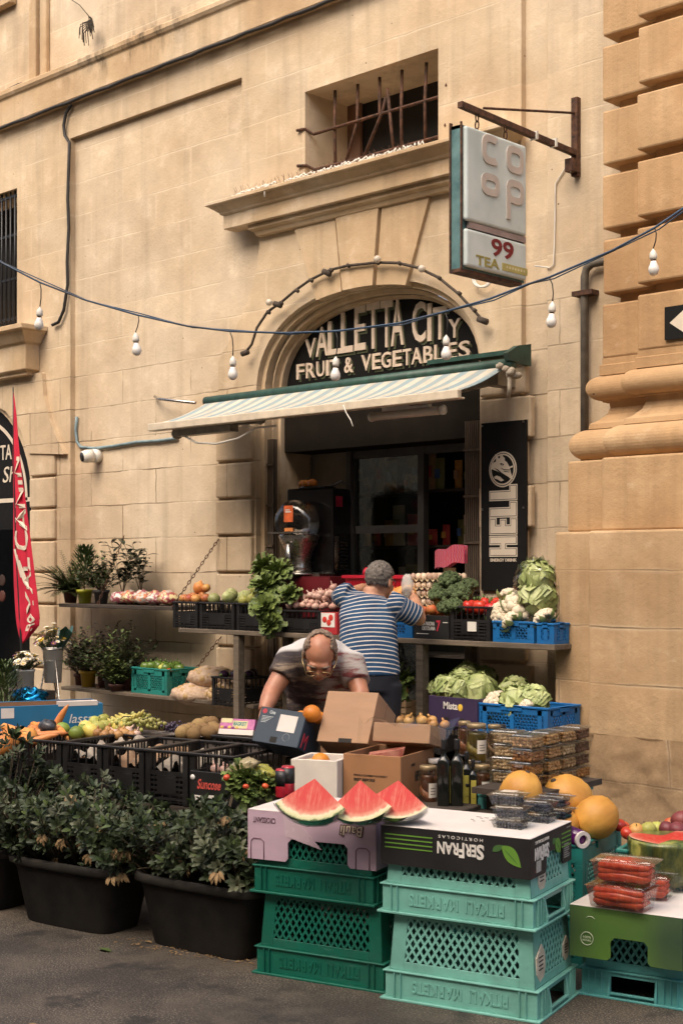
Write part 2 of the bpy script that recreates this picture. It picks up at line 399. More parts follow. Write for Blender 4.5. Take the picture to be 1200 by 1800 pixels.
# wedge stones of the arch
joints = [((517.5,412),(537.7,480)), ((591,394),(598,478)), ((668,375),(662,463)), ((756,346),(721,478))]
def jx(j, z):
    a, b = PY(*j[0], -.03), PY(*j[1], -.03); t = (z-a.z)/(b.z-a.z); return a.x+(b.x-a.x)*t
def arch_z(x, a=AA, b=AB): return AZ+b*max(0, 1-abs((x-AC)/a)**2.3)**(1/2.3)
for i in range(3):
    j0, j1 = joints[i], joints[i+1]; gp = .012
    xl, xr = jx(j0, 3.6)+gp, jx(j1, 3.6)-gp
    bot = [(xl+(xr-xl)*k/6, arch_z(xl+(xr-xl)*k/6)-.035) for k in range(7)]
    w = MB(); w.prism([*bot, (jx(j1,4.20)-gp,4.20), (jx(j0,4.20)+gp,4.20)], -.045 if i == 1 else -.03, .26); w.build('keystone', M_TRIM, bld, bevel=.008)
# stepped mouldings inside the arch
for k, (ins, y0) in enumerate(((.045,.05),(.085,.10),(.115,.16))):
    o_, i_ = arch(AC, AA-.002-(.045,.085)[min(k,1)]*(k>0)*.9, AB-.002-.04*k, AZ), arch(AC, AA-ins, AB-ins*.9, AZ)
    w = MB(); n_ = len(o_)
    vs = [(p[0], y, p[1]) for l in (o_, i_) for y in (y0, .5) for p in l]
    fs = []
    for q in range(n_-1):
        fs += [(q, q+1, 2*n_+q+1, 2*n_+q), (2*n_+q, 2*n_+q+1, 3*n_+q+1, 3*n_+q)]
    w.add(vs, [f[::-1] for f in fs]); w.build('arch_moulding', M_TRIM, bld)
# quoins with deep joints
courses = [1.57+.295*i for i in range(-5, 6)]
def quoin(name, x0, x1, zmax, y=-.035, ragged=0):
    for z in courses:
        if z+.28 > zmax: continue
        w = MB(); w.box((x0+RND.uniform(-.006,.006), y, max(.02, z+.012)), (x1-(ragged if (round(z/.295) % 2) else 0), .02, z+.283)); w.build(name, M_BAY, bld, bevel=.012, seg=2)
quoin('quoin_block', -8.685, -8.262, 2.9); quoin('quoin_block', -5.985, -5.56, 3.3, ragged=.045); quoin('quoin_block', -11.325, -10.93, 2.75, -.03)
w = MB()
for i in range(12):   # curved springer stones at the left shop
    t = i/11; x = -11.14+.42*t**1.5; z = 3.42-.82*t
    w.box((x-.25*(1-t)-.05, -.045+.02*t, z-.08), (x, .02, z))
w.box((-11.32,-.05,2.5),(-10.72,.0,2.66)); 
w2 = MB(); w2.prism([(-11.32,2.68),(-10.75,2.64),(-10.86,2.78),(-10.99,2.98),(-11.08,3.2),(-11.11,3.42),(-12,3.42),(-12,3.22),(-11.7,3.1),(-11.45,2.9)], -.045, .0)
w2.build('arch_springer', M_BAY, bld, bevel=.012, seg=2)
# shallow strip between shop bay and pier
w = MB(); w.box((-5.44,-.02,0),(-4.7,.049,5.83)); w.build('wall_strip', M_WALL, bld, bevel=.006)
# ---- barred window over the cornice
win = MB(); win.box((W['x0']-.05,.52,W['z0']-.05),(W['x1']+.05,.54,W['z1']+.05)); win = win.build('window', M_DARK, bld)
s = MB(); xs = XA(637,.5); s.box((W['x0']-.03,.47,W['z0']-.02),(xs,.50,W['z1'])); s.build('shutter', mat('brown_board', (.17,.09,.055), .8, .25, 6), win)
gr = MB(); yb = .10
def G(cx, cy, Y=yb): return PY(380+cx/2.727, 60+cy/2.727, Y)
for pl in ([(570,268),(568,450),(572,672)], [(678,238),(676,415),(622,612)], [(783,205),(783,375),(783,380)], [(812,300),(800,360),(706,592)], [(820,258),(838,440),(850,555)], [(890,170),(886,380),(888,590)], [(1007,135),(1000,320),(1002,570)]):
    gr.tube([G(*p) for p in pl], .0125, 7)
gr.tube([G(385,460,-.02), G(425,452,.0), G(465,478,.07), G(770,385), G(1075,296), G(1105,240,.0)], .012, 7)
gr.tube([G(388,630,-.02), G(430,628,.0), G(472,648,.07), G(700,590), G(900,535), G(1075,486), G(1100,432,.0)], .0125, 7)
gr.build('window_grille', M_RUST, win)
# ---- left barred window and its sill
win = MB(); win.box((LW['x0'],.40,LW['z0']),(LW['x1']+.05,.42,LW['z1']+.05)); win = win.build('window', M_DARK, bld)
gr = MB(); x = LW['x1']-.02
while x > -12.6:
    gr.tube([(x,.04,LW['z0']),(x,.04,LW['z1'])], .011, 6); x -= .075
for z in (4.0, 4.38, 4.8, 5.17): gr.box((-13,.035,z-.012),(LW['x1'],.055,z+.012))
gr.build('window_grille', M_BLACK, win)
w = MB(); w.loft(-13.2, -11.20, -.16, -.001, [(-.04,3.40),(-.04,3.43),(0,3.45),(0,3.68),(.03,3.70),(.06,3.74),(.10,3.79),(.13,3.80),(.13,3.845),(-.1,3.88)]); w.build('window_sill', M_TRIM, bld, bevel=.005)
# ---- pier with rusticated blocks, base mouldings and pedestal
YB = -.27
xb, xf = XA(1058, YB), XA(1120, YB-.12)
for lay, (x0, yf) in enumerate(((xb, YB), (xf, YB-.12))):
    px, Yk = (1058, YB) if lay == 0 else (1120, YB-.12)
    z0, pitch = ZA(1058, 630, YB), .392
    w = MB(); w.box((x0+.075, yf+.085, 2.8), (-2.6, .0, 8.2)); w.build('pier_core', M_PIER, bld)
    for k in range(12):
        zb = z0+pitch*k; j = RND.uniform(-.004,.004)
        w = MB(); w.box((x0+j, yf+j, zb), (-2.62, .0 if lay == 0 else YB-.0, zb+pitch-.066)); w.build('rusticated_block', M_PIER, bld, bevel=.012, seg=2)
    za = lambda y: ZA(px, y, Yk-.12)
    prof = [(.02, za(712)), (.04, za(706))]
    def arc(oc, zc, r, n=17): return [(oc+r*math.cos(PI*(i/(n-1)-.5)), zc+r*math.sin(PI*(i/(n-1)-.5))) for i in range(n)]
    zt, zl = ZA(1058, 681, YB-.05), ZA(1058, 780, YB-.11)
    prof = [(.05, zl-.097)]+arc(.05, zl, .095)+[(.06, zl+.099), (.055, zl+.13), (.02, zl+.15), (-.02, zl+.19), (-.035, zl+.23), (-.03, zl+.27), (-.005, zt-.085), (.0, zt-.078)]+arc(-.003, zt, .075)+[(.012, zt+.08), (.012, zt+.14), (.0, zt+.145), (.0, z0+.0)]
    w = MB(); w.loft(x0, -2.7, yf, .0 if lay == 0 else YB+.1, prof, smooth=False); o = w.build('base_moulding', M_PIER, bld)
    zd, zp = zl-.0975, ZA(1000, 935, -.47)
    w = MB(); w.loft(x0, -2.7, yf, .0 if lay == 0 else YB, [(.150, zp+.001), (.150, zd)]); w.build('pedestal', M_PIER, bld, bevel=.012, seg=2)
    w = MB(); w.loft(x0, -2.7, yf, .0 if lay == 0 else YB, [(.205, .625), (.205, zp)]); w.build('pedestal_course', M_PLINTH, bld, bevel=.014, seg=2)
# rough footing under the pedestal
rb = MB()
def foot(u, v):
    x = -5.06+u*2.36; z = .64-v*.64; o = -.004+.10*v+.10*v*v
    st_ = max(0, min(1, (x+4.80)/.10)); p = Vector((x, YB-.205-.12*st_-o, z)); k = noise.fractal(p*4.5, 1.0, 2.0, 4)*.045*(0.4+v)
    return (x, p.y-k, z)
rb.surf(foot, 90, 36, flip=True)
def foot2(u, v):
    z = .64-v*.64; o = .012+.09*v+.10*v*v; y = .0-u*.85; p = Vector((-5.06-o, y, z)); k = noise.fractal(p*4.5, 1.0, 2.0, 4)*.04
    q = foot(0, v)
    return (-5.06-.03*v-k*(1-u), y*(abs(q[1])/.85), z)
rb.surf(foot2, 20, 36); rb.build('rough_footing', stone_mat('rough_stone', base=(.33,.215,.12), pale=(.46,.33,.2), dark=(.17,.11,.06), row=.36, blen=1.5, zoff=.38, low=False, grime=.85), bld)
# ------------------------------------------------------------------ shop front: door, interior, signs, awning
M_SHUT = mat('folding_metal', (.16,.12,.085), .55, .3, 18, .2, 60, metal=.4, stretch=(1,1,.15))
M_STEEL = mat('brushed_steel', (.45,.42,.38), .28, .15, 25, metal=1.0)
M_GREYP = mat('grey_panel', (.24,.20,.15), .65, .22, 3)
M_GREEN = mat('green_paint', (.018,.06,.045), .5, .35, 14, col2=(.03,.085,.06))
M_GLASS = clear_mat('clear_glass', (.8,.83,.8), .03, .35, .02)
def plain(nm, c, r=.6, **k): return mat(nm, c, r, .12, 14, **k)
# folding shutters either side of the opening
for a, b in ((XA(450,.1), XA(484,.1)), (XA(813,.06), XA(846,.06)-.01)):
    w = MB(); n = 9; st = (b-a)/n
    for i in range(n):
        xx = a+st*i; w.prism([(xx+.003,.0),(xx+st*.5,.028),(xx+st-.003,.0)], .9, 2.62, plane='XY', T=TM((0,.08,0)))
    w.box((a,.105,.9),(b,.12,2.62))
    for z in (1.45,1.78,2.1,2.42): w.box((a,.066,z-.008),(b,.078,z+.008))
    w.build('folding_shutter', M_SHUT, bld)
w = MB(); w.box((-8.25,.2,2.52),(-6.0,.5,2.99)); w.build('shutter_box', mat('dark_brown_board', (.013,.010,.007), .9, .2, 5, spec=.1), bld)
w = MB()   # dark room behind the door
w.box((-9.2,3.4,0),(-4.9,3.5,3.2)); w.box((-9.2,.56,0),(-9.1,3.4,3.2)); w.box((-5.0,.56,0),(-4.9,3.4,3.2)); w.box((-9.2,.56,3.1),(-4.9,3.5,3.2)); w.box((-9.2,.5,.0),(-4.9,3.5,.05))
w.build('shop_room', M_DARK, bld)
xg0, xg1, xg2 = XA(619,.5), XA(742,.5), XA(830,.5)
w = MB(); w.box((XA(484,.5)-.5,.5,.1),(xg0-.03,.53,2.53)); w.box((XA(545,.5),.49,.1),(XA(549,.5),.502,2.5)); ob = w.build('inner_panel', M_GREYP, bld)
w = MB(); w.box((xg0-.03,.46,.1),(xg0+.015,.54,2.53)); w.box((xg1-.03,.48,.1),(xg1+.03,.54,2.53)); zz = ZA(690,930,.5); w.box((xg0+.015,.49,zz-.03),(xg1-.03,.53,zz+.03)); w.box((xg0,.49,2.46),(xg2+.2,.53,2.53))
w.build('glazing_frame', mat('grey_frame', (.10,.095,.085), .5, .2, 6, metal=.3), bld)
w = MB(); w.box((xg0+.016,.508,zz+.031),(xg1-.031,.514,2.458)); w.box((xg0+.016,.508,.2),(xg1-.031,.514,zz-.031)); w.build('window_pane', M_GLASS, bld)
sh = thing('display_shelf', 'dark shelving holding packets inside the shop behind the glass', 'shelf', TM((0,0,0)))
w = MB(); w.box((xg0-.2,.98,.2),(xg2+.5,1.0,2.6)); w.build('back', M_DARK, sh)
for z in (.95, 1.36, 1.78, 2.2):
    w = MB(); w.box((xg0-.2,.62,z-.02),(xg2+.5,.98,z)); w.build('shelf_board', mat('dark_shelf', (.05,.04,.03), .7), sh)
pk_m = [plain('packet_'+k, c, .5) for k, c in (('tan',(.45,.27,.14)),('cream',(.6,.5,.36)),('red',(.5,.05,.04)),('olive',(.2,.2,.06)),('amber',(.55,.28,.06)),('blue',(.06,.13,.3)))]
pb = {}
for z in (1.36, 1.78, 2.2):
    x = xg0-.1
    while x < xg2+.3:
        wd_, hh = RND.choice((.07,.09,.12)), RND.uniform(.12,.32); k = RND.randrange(6)
        w = MB(); w.surf(lambda u, v: ((u-.5)*wd_, -.03*math.sin(PI*u)*math.sin(PI*min(1,v*1.1))-.01, v*hh), 6, 6); w.surf(lambda u, v: ((u-.5)*wd_, .03*math.sin(PI*u)*math.sin(PI*min(1,v*1.1))-.005, v*hh), 6, 6, flip=True)
        w.cbox((0,-.042,hh*.5),(wd_*.55,.004,hh*.3), mi=1)
        o = w.build('food_packet', [pk_m[k], pk_m[(k+2) % 6]], None, TM((x,.68+RND.uniform(0,.08),z)))
        tag(o, 'small food packet standing on the dim shelves behind the shop glass', 'packet', 'packets on the shelves inside the shop')
        x += wd_+RND.uniform(.01,.05)
# hanging clear bags behind the glass
for i, (px, py, hw, hh) in enumerate(((668,790,.13,.28),(722,815,.10,.34))):
    c = PY(px, py, .6); w = MB()
    w.surf(lambda u, v: (c.x+(u-.5)*2*hw*(.35+.65*v), .62+.05*math.sin(9*u+4*v)*v, c.z+hh*.5-hh*v+.04*math.sin(7*u)), 14, 14)
    tag(w.build('plastic_bag', clear_mat('bag_film', rough=.25, k=.5)), ('wide creased clear bag hung behind the glass near the steel post','long thin clear bag hung behind the glass by the frame')[i], 'bag')
# ---- painted sign in the arch
sg = thing('shop_sign', 'black arched shop sign with tall cream lettering over the awning', 'sign', TM((0,0,0)))
SY = .22
w = MB(); w.prism(arch(AC, AA-.118, AB-.105, AZ, 36, 2.9), SY, SY+.03); w.build('sign_board', mat('sign_black', (.006,.005,.004), .75, .3, 6, spec=.2), sg)
def SX(px): return XA(px, SY-.01)
def SZ(px, py): return ZA(px, py, SY-.01)
def spread_word(mb, s, spots, mi=0, th=.012, dx=0, dz=0, y=SY-.001):
    for ch, (x0, x1, zb, zt) in zip(s, spots):
        put_text(mb, ch, x0+dx, zb+dz, x1-x0, zt-zb, y, th, mi=mi, bold=.012)
row1 = [('V',537,556,(630,598)),('A',556,577,(628,577)),('L',577,600,(625,566)),('L',600,621,(622,551)),('E',624,643,(617,540)),('T',645,668,(615,534)),('T',670,690,(614,530)),('A',688,710,(610,528)),('C',725,749,(605,533)),('I',752,759,(603,536)),('T',762,786,(600,542)),('Y',789,810,(598,563))]
row2 = [('F',522,536,(670,643)),('R',539,554,(668,640)),('U',557,571,(665,638)),('I',574,579,(664,637)),('T',581,596,(662,635)),('&',606,621,(661,633)),('V',636,653,(657,628)),('E',655,670,(654,626)),('G',671,688,(653,625)),('E',691,707,(651,622)),('T',709,723,(649,620)),('A',724,742,(647,618)),('B',745,761,(645,616)),('L',764,775,(643,615)),('E',787,804,(640,613)),('S',807,827,(639,610))]
row2[13] = ('L',764,779,(643,615))
for row, nm in ((row1,'upper_lettering'), (row2,'lower_lettering')):
    zb = sum(SZ((r[1]+r[2])/2, r[3][0]) for r in row)/len(row)
    sp = [(SX(r[1]), SX(r[2]), zb if nm[0] == 'l' else SZ((r[1]+r[2])/2, r[3][0])*.4+zb*.6, SZ((r[1]+r[2])/2, r[3][1])) for r in row]
    if nm[0] == 'l':
        zt = sum(q[3] for q in sp)/len(sp); sp = [(q[0], q[1], zb, zt) for q in sp]
    word = ''.join(r[0] for r in row)
    for i0, i1 in (((0,8),(8,12)) if nm[0] == 'u' else ((0,5),(5,6),(6,16))):
        w = MB(); spread_word(w, word[i0:i1], sp[i0:i1], 0, .002, .012, -.014+(.02 if nm[0] == 'l' else .004), SY-.003); w.build('letter_shading', mat('olive_shade', (.075,.085,.04), .7), sg)
        w = MB(); spread_word(w, word[i0:i1], sp[i0:i1], 0, .007, 0, .026 if nm[0] == 'l' else .012, SY-.012); w.build(nm, mat('aged_cream', (.66,.53,.40), .6, .12, 20), sg)
# ---- awning
aw = thing('awning', 'blue and cream striped awning with green roller over the shop door', 'awning', TM((0,0,0)))
ax0, ax1 = PY(362,705,-.2).x, PY(902,622,-.2).x
m, nt, b = _nt('striped_canvas'); tc = nd(nt, 'ShaderNodeTexCoord'); sp_ = nd(nt, 'ShaderNodeSeparateXYZ'); nt.links.new(tc.outputs['Object'], sp_.inputs[0])
t = mth(nt, 'FRACT', mth(nt, 'MULTIPLY', sp_.outputs[0], 6.6)); stp = mth(nt, 'GREATER_THAN', t, .5)
c = mixc(nt, stp, (.54,.49,.40), (.23,.32,.345)); n1 = noise_(nt, tc.outputs['Object'], 9, 6, .7)
c = mixc(nt, mth(nt, 'MULTIPLY', ramp(nt, n1, [(.42,(0,0,0)),(.7,(1,1,1))]).outputs[0], .7), c, (.36,.32,.25))
yy = ramp(nt, mth(nt, 'MULTIPLY', sp_.outputs[1], -1), [(.5,(0,0,0)),(.72,(1,1,1))]).outputs[0]
spk = mth(nt, 'GREATER_THAN', noise_(nt, tc.outputs['Object'], 42, 2), .63)
c = mixc(nt, mth(nt, 'MULTIPLY', mth(nt, 'MULTIPLY', spk, yy), .85), c, (.05,.035,.02)); nt.links.new(c, b.inputs['Base Color']); b.inputs['Roughness'].default_value = .85
M_STRIPE = m
w = MB(); w.surf(lambda u, v: (ax0+.02+(ax1-ax0-.06)*u, -.2-.535*v, 2.925-.215*v-.022*math.sin(PI*v)-.006*math.sin(u*40)*v), 60, 8, flip=True)
o = w.build('canvas', M_STRIPE, aw); sm_ = o.modifiers.new('thick', 'SOLIDIFY'); sm_.thickness = .004; sm_.offset = -1
w = MB(); w.tube([(ax0,-.2,2.93),(ax1,-.2,2.93)], .038, 14); w.build('roller', M_GREEN, aw)
w = MB(); w.prism([(-.02,2.93),(-.25,2.945),(-.275,2.99),(-.16,3.05),(-.02,3.075)], ax1-.03, ax1+.01, T=Matrix(((0,1,0,0),(1,0,0,0),(0,0,1,0),(0,0,0,1)))); w.box((ax0-.05+2.3,-.14,3.005),(ax1,-.04,3.035)); w.build('end_plate', M_GREEN, aw)
M_CREAM = mat('cream_metal', (.62,.53,.40), .45, .15, 12)
w = MB(); w.box((ax0-.015,-.775,2.655),(ax1+.005,-.735,2.712)); w.box((ax0-.015,-.735,2.655),(ax1+.005,-.70,2.668)); w.build('front_bar', M_CREAM, aw, bevel=.01, seg=2)
w = MB()
for xa in (ax0+.28, ax1-.16):
    w = MB(); sgn = 1 if xa < -7 else -1
    w.bar((xa,-.18,2.84),(xa+sgn*.62,-.45,2.72), .05, .06); w.bar((xa+sgn*.62,-.45,2.70),(xa+sgn*.05,-.71,2.68), .045, .05); w.ball((xa+sgn*.62,-.45,2.71), .045)
    w.box((xa-.05,-.22,2.8),(xa+.05,.02,2.9))
    if sgn > 0: w.box((ax0+.2,-.70,2.605),(ax0+.85,-.62,2.655)); w.ball((ax0+.2,-.66,2.63), .045)
    w.build('folding_arm', mat('grey_alloy', (.30,.27,.22), .5, .2, 10, metal=.4), aw)
w = MB()
for i in range(9): w.ball((ax1+.0+RND.uniform(-.05,.05),-.24+RND.uniform(-.05,.05),2.86+RND.uniform(-.05,.05)), .028, (1,1,.8), 8, 6, amp=.3)
w.tube([(ax1+.02,-.27,2.86),(ax1+.03,-.28,2.76),(ax1+.01,-.27,2.70)], .014, 6); w.build('cord_bundle', mat('old_rope', (.33,.28,.21), .8, .3, 30), aw)
o = MB(); c0, c1 = PY(655,722,-.55), PY(776,711,-.55); o.tube([(c0.x,-.55,2.625),(c1.x,-.55,2.625)], .03, 12); lt = o.build('lamp_body', mat('frosted_cover', (.60,.52,.42), .35, .06), None)
q = thing('strip_light', 'unlit plastic strip light hung below the awning bar', 'light', TM((0,0,0))); lt.parent = q
o = MB()
for cx, s in ((c0.x,-1),(c1.x,1)): o.tube([(cx,-.55,2.625),(cx+.02*s,-.55,2.625)], .033, 12)
o.box((c0.x+.1,-.57,2.65),(c1.x-.1,-.53,2.675)); o.build('end_cap', M_WHITEP, q)
w = MB(); p = [PY(a, b_, -.68) for a, b_ in ((322,765),(345,778),(380,780),(420,770),(450,752),(485,748))]; w.tube(p, .008, 7); tag(w.build('hanging_cable', M_WHITEP), 'slack white cable hanging under the awning end', 'cable')
w = MB(); w.tube([PY(603,712,-.78), PY(608,725,-.79), PY(616,738,-.785), PY(620,749,-.79)], .004, 6); tag(w.build('cable_tie', M_WHITEP), 'thin white tie dangling from the awning bar', 'tie')
# ---- rope light around the arch
rl = thing('rope_light', 'old festoon cable with bare bulbs nailed around the shop arch', 'light string', TM((0,0,0)))
rp = [(430,622),(442,606),(452,575),(470,548),(492,532),(520,510),(545,492),(580,474),(610,466),(662,461),(700,462),(735,470),(770,488),(805,515),(832,545),(848,562)]
w = MB(); w.tube([PY(a, b_, -.065)+Vector((RND.uniform(-.004,.004),0,RND.uniform(-.004,.004))) for a, b_ in rp], .0105, 8)
for a, b_, c_, d_ in ((425,622,436,618),(482,533,494,537),(568,476,580,482),(840,560,856,566)): w.tube([PY(a,b_,-.08), PY(c_,d_,-.07)], .022, 7)
for i in range(3, 15): w.tube([PY(rp[i][0], rp[i][1]-1, -.075), PY(rp[i][0]+4, rp[i][1]+2, -.075)], .0145, 7)
w.build('rope', mat('perished_rubber', (.055,.04,.028), .85, .4, 40), rl)
for a, b_ in ((473,531),(663,455),(741,472)):
    w = MB(); w.ball(PY(a, b_, -.1), .027, nu=10); w.build('bulb', mat('dead_bulb', (.75,.66,.54), .2, .1, trans=.3), rl)
# ---- projecting shop sign on an iron bracket
cs = thing('hanging_sign', 'weathered pale blue double sided box sign hung from iron bracket', 'sign', TM((0,0,0)))
SXc = XA(1015,-.02); FXs = SXc+.075; TS = Matrix.Rotation(PI/2, 4, 'Z')
def Yp(px, X):
    a, b, _ = ray(px, 1000); return X*b/a-CAM_D
yo, yi = Yp(817, FXs), Yp(928, FXs)
m_bl = mat('faded_sign_plastic', (.52,.60,.575), .45, .10, 5, col2=(.62,.68,.65)); m_tq = mat('turquoise_paint', (.06,.16,.17), .5, .4, 9, col2=(.14,.26,.26)); m_teal = mat('teal_shadow_paint', (.05,.12,.12), .6)
w = MB()
for s in (0, 1):
    x0, x1 = (FXs-.035, FXs) if s == 0 else (FXs-.135, FXs-.10)
    w.loft(0, 1, 0, 1, [(0,0)]) if False else None
    w.box((x0,yo+.012,3.60),(x1,yi-.012,4.145)); w.box((x0,yo+.012,3.335),(x1,yi-.012,3.555))
w.build('sign_panel', m_bl, cs, bevel=.02, seg=3)
w = MB(); w.box((FXs-.105,yo,3.325),(FXs-.03,yi,3.345)); w.box((FXs-.105,yo,3.345),(FXs-.03,yo+.02,4.15)); w.box((FXs-.105,yi-.02,3.345),(FXs-.03,yi,4.15)); w.box((FXs-.105,yo,4.13),(FXs-.03,yi,4.15)); w.box((FXs-.10,yo+.02,3.345),(FXs-.036,yi-.02,4.13)); w.build('sign_case', m_tq, cs)
w = MB(); w.box((FXs-.03,yo+.05,3.5625),(FXs-.008,yi-.013,3.597)); w.build('slot_strip', mat('mauve_strip', (.30,.23,.21), .6), cs)
w = MB(); w.box((FXs-.108,yo-.012,3.31),(FXs-.1,yo+.012,4.17)); w.box((FXs-.03,yo-.008,3.32),(FXs-.022,yo+.004,4.165)); w.box((FXs-.11,yo-.01,3.305),(FXs-.025,yi-.03,3.324)); w.build('frame', M_RUST, cs)
def on_face(px, py): return (Yp(px, FXs), None)
def face_z(px, py):
    y = Yp(px, FXs); a, b, c = ray(px, py); return EYE+c*((y+CAM_D)/b)
def ringl(y0, y1, z0, z1, gap=None, tail=False, th=.007):
    cy, cz, ry, rz = (y0+y1)/2, (z0+z1)/2, (y1-y0)/2, (z1-z0)/2
    pts = []; k = 28
    for i in range(k+1):
        t = (math.radians(50)+math.radians(260)*i/k) if gap else 2*PI*i/k
        e_ = 3.2; c, s = math.cos(t), math.sin(t)
        pts.append((c, s, math.copysign(abs(c)**(2/e_), c), math.copysign(abs(s)**(2/e_), s)))
    wd_ = .037
    o_ = [(cy+ry*p[2], cz+rz*p[3]) for p in pts]; i_ = [(cy+(ry-wd_)*p[2], cz+(rz-wd_*1.1)*p[3]) for p in pts]
    for j in range(k):
        w.prism([o_[j], o_[j+1], i_[j+1], i_[j]], -FXs-th, -FXs+.002, T=TS)
    if tail: w.prism([(y0,z0-.10),(y0+wd_,z0-.10),(y0+wd_,cz),(y0,cz)], -FXs-th-.0012, -FXs+.001, T=TS)
for (p0, q0, p1, q1, gp, tl) in ((846,232,877,288,1,0),(889,252,919,304,0,0),(845,300,876,343,0,0),(889,312,919,358,0,1)):
    w = MB(); y0, y1 = Yp(p0, FXs), Yp(p1, FXs); ringl(y0, y1, face_z(p0, q1-4), face_z(p0, q0), gp, tl); w.build('raised_letter', mat('sign_letter', (.50,.44,.385), .5, .08), cs)
def face_text(s, p0, p1, zb, zt, mt, nm, bold=.02):
    w = MB(); y0, y1 = Yp(p0, FXs), Yp(p1, FXs); put_text(w, s, y0, zb, y1-y0, zt-zb, -FXs-.001, .002, T=TS, bold=bold); w.build(nm, mt, cs)
face_text('99', 863, 902, 3.432, 3.537, plain('oxblood', (.17,.012,.016)), 'price_number')
face_text('TEA', 836, 877, 3.358, 3.415, plain('olive_letter', (.30,.26,.07)), 'lettering')
w = MB(); w.prism(rect(Yp(882,FXs), Yp(926,FXs), 3.362, 3.405), -FXs-.003, -FXs, T=TS); w.build('price_label', plain('olive_label', (.42,.36,.12)), cs)
w = MB()
for i in range(7): y0 = Yp(889+i*5, FXs); w.prism(rect(y0, y0+.012, 3.378, 3.392), -FXs-.0045, -FXs-.002, T=TS)
w.build('label_print', plain('pale_print', (.6,.55,.35)), cs)
br = thing('sign_bracket', 'rusty iron wall bracket with diagonal stay holding the hanging sign', 'bracket', TM((0,0,0)))
w = MB(); w.box((SXc-.023,-.06,4.10),(SXc+.023,-.021,4.60)); w.box((SXc-.03,-.12,4.12),(SXc+.03,-.05,4.2)); w.build('wall_plate', M_RUST, br)
yt = Yp(808, SXc); w = MB(); w.bar((SXc,-.05,4.245),(SXc,yt,4.285), .036, .034); w.build('arm', M_RUST, br)
w = MB(); w.tube([(SXc,-.06,4.50),(SXc,yt+.22,4.315)], .008, 6); w.build('stay_rod', M_RUST, br)
for px in (838, 888):
    y = Yp(px, SXc); w = MB(); zc = 4.27
    for k in range(3):
        c = Vector((SXc, y, 4.245-.045*k)); a = Vector((1,0,0)) if k % 2 else Vector((0,1,0))
        w.tube([c+a*.013*math.cos(t)+Vector((0,0,.027*math.sin(t))) for t in [2*PI*i/10 for i in range(10)]], .0045, 5, closed=True)
    w.build('chain', M_RUST, br)
for y in [Yp(p, SXc) for p in (938, 972)]: w = MB(); w.bar((SXc,y-.008,4.26),(SXc,y+.008,4.26), .056, .05); w.build('tape', M_WHITEP, br)
# ---- energy drink panel on the right jamb
M_POST = mat('poster_black', (.006,.0055,.005), .65, .2, 8, spec=.25); M_PRINT = mat('poster_cream', (.66,.57,.45), .5, .06, 8)
hx0, hx1, hz0, hz1 = XA(845,-.06), XA(924,-.06), 1.452, 2.578
hs = thing('advert_panel', 'tall black advertising panel with cream lettering on the door jamb', 'sign', TM((hx0,-.06,hz0)))
HW, HH = hx1-hx0, hz1-hz0
w = MB(); w.box((0,0,0),(HW,.022,HH)); w.build('panel', M_POST, hs, bevel=.002)
w = MB()
def V6(x, y): return ((x-93)/540*HW, HH*(1-(y+262)/(2012)))
def hz(py6): return ZA(884, 780+py6*.15, -.06)-hz0
def hxx(px6): return XA(830+px6*.15, -.06)-hx0
for ch, y0, y1 in (('H',1325,1078),('E',1068,868),('L',865,676),('L',668,478)):
    za_, zb_ = hz(y0), hz(y1)
    xa_, xb_ = hxx(200), hxx(527)
    # letters run up the panel: local letter frame (u along z up, v along -x)
    shapes = {'H': [(0,0),(1,0),(1,.36),(.62,.36),(.62,.64),(1,.64),(1,1),(0,1),(0,.64),(.38,.64),(.38,.36),(0,.36)],
              'E': [(0,0),(1,0),(1,1),(.72,1),(.72,.6),(.64,.6),(.64,.92),(.40,.92),(.40,.6),(.30,.6),(.30,1),(0,1)],
              'L': [(0,0),(1,0),(1,1),(.76,1),(.76,.62),(0,.62)]}
    if ch == 'H': pts = [(0,0),(1,0),(1,.44),(.62,.44),(.62,.56),(1,.56),(1,1),(0,1),(0,.56),(.38,.56),(.38,.44),(0,.44)]
    elif ch == 'E': pts = [(0,0),(1,0),(1,1),(.74,1),(.74,.6),(.62,.6),(.62,.94),(.38,.94),(.38,.6),(.26,.6),(.26,1),(0,1)]
    else: pts = [(0,0),(1,0),(1,1),(.72,1),(.72,.64),(0,.64)]
    P_ = [(xa_+(xb_-xa_)*a, za_+(zb_-za_)*b_) for a, b_ in pts]
    cx_, cz_ = (xa_+xb_)/2, (za_+zb_)/2
    w.prism(P_, -.002, .001, back=False, mi=0)
    n_ = len(P_); ar = sum(P_[i][0]*P_[(i+1)%n_][1]-P_[(i+1)%n_][0]*P_[i][1] for i in range(n_)); sg_ = 1 if ar > 0 else -1
    def inset(pp, k):
        out = []
        for i in range(n_):
            a, b_, c_ = Vector(pp[i-1]), Vector(pp[i]), Vector(pp[(i+1) % n_])
            d1, d2 = (b_-a).normalized(), (c_-b_).normalized()
            n1, n2 = Vector((-d1.y, d1.x))*sg_, Vector((-d2.y, d2.x))*sg_
            out.append(tuple(b_+(n1+n2)*k))
        return out
    w.prism(inset(P_, .007), -.003, .001, back=False, mi=1); w.prism(inset(P_, .0105), -.004, .001, back=False, mi=0)
put_text(w, 'ENERGY DRINK', hxx(212), hz(1382), hxx(520)-hxx(212), hz(1345)-hz(1382), -.001, .002, bold=.03)
w.build('lettering', [M_PRINT, M_POST], hs)
w = MB(); cx_, cz_, rr = hxx(357), hz(300), (hxx(518)-hxx(196))/2
def disc(r, y, mi, k=32): w.prism([(cx_+r*math.cos(2*PI*i/k), cz_+r*1.04*math.sin(2*PI*i/k)) for i in range(k)], y, .001, back=False, mi=mi)
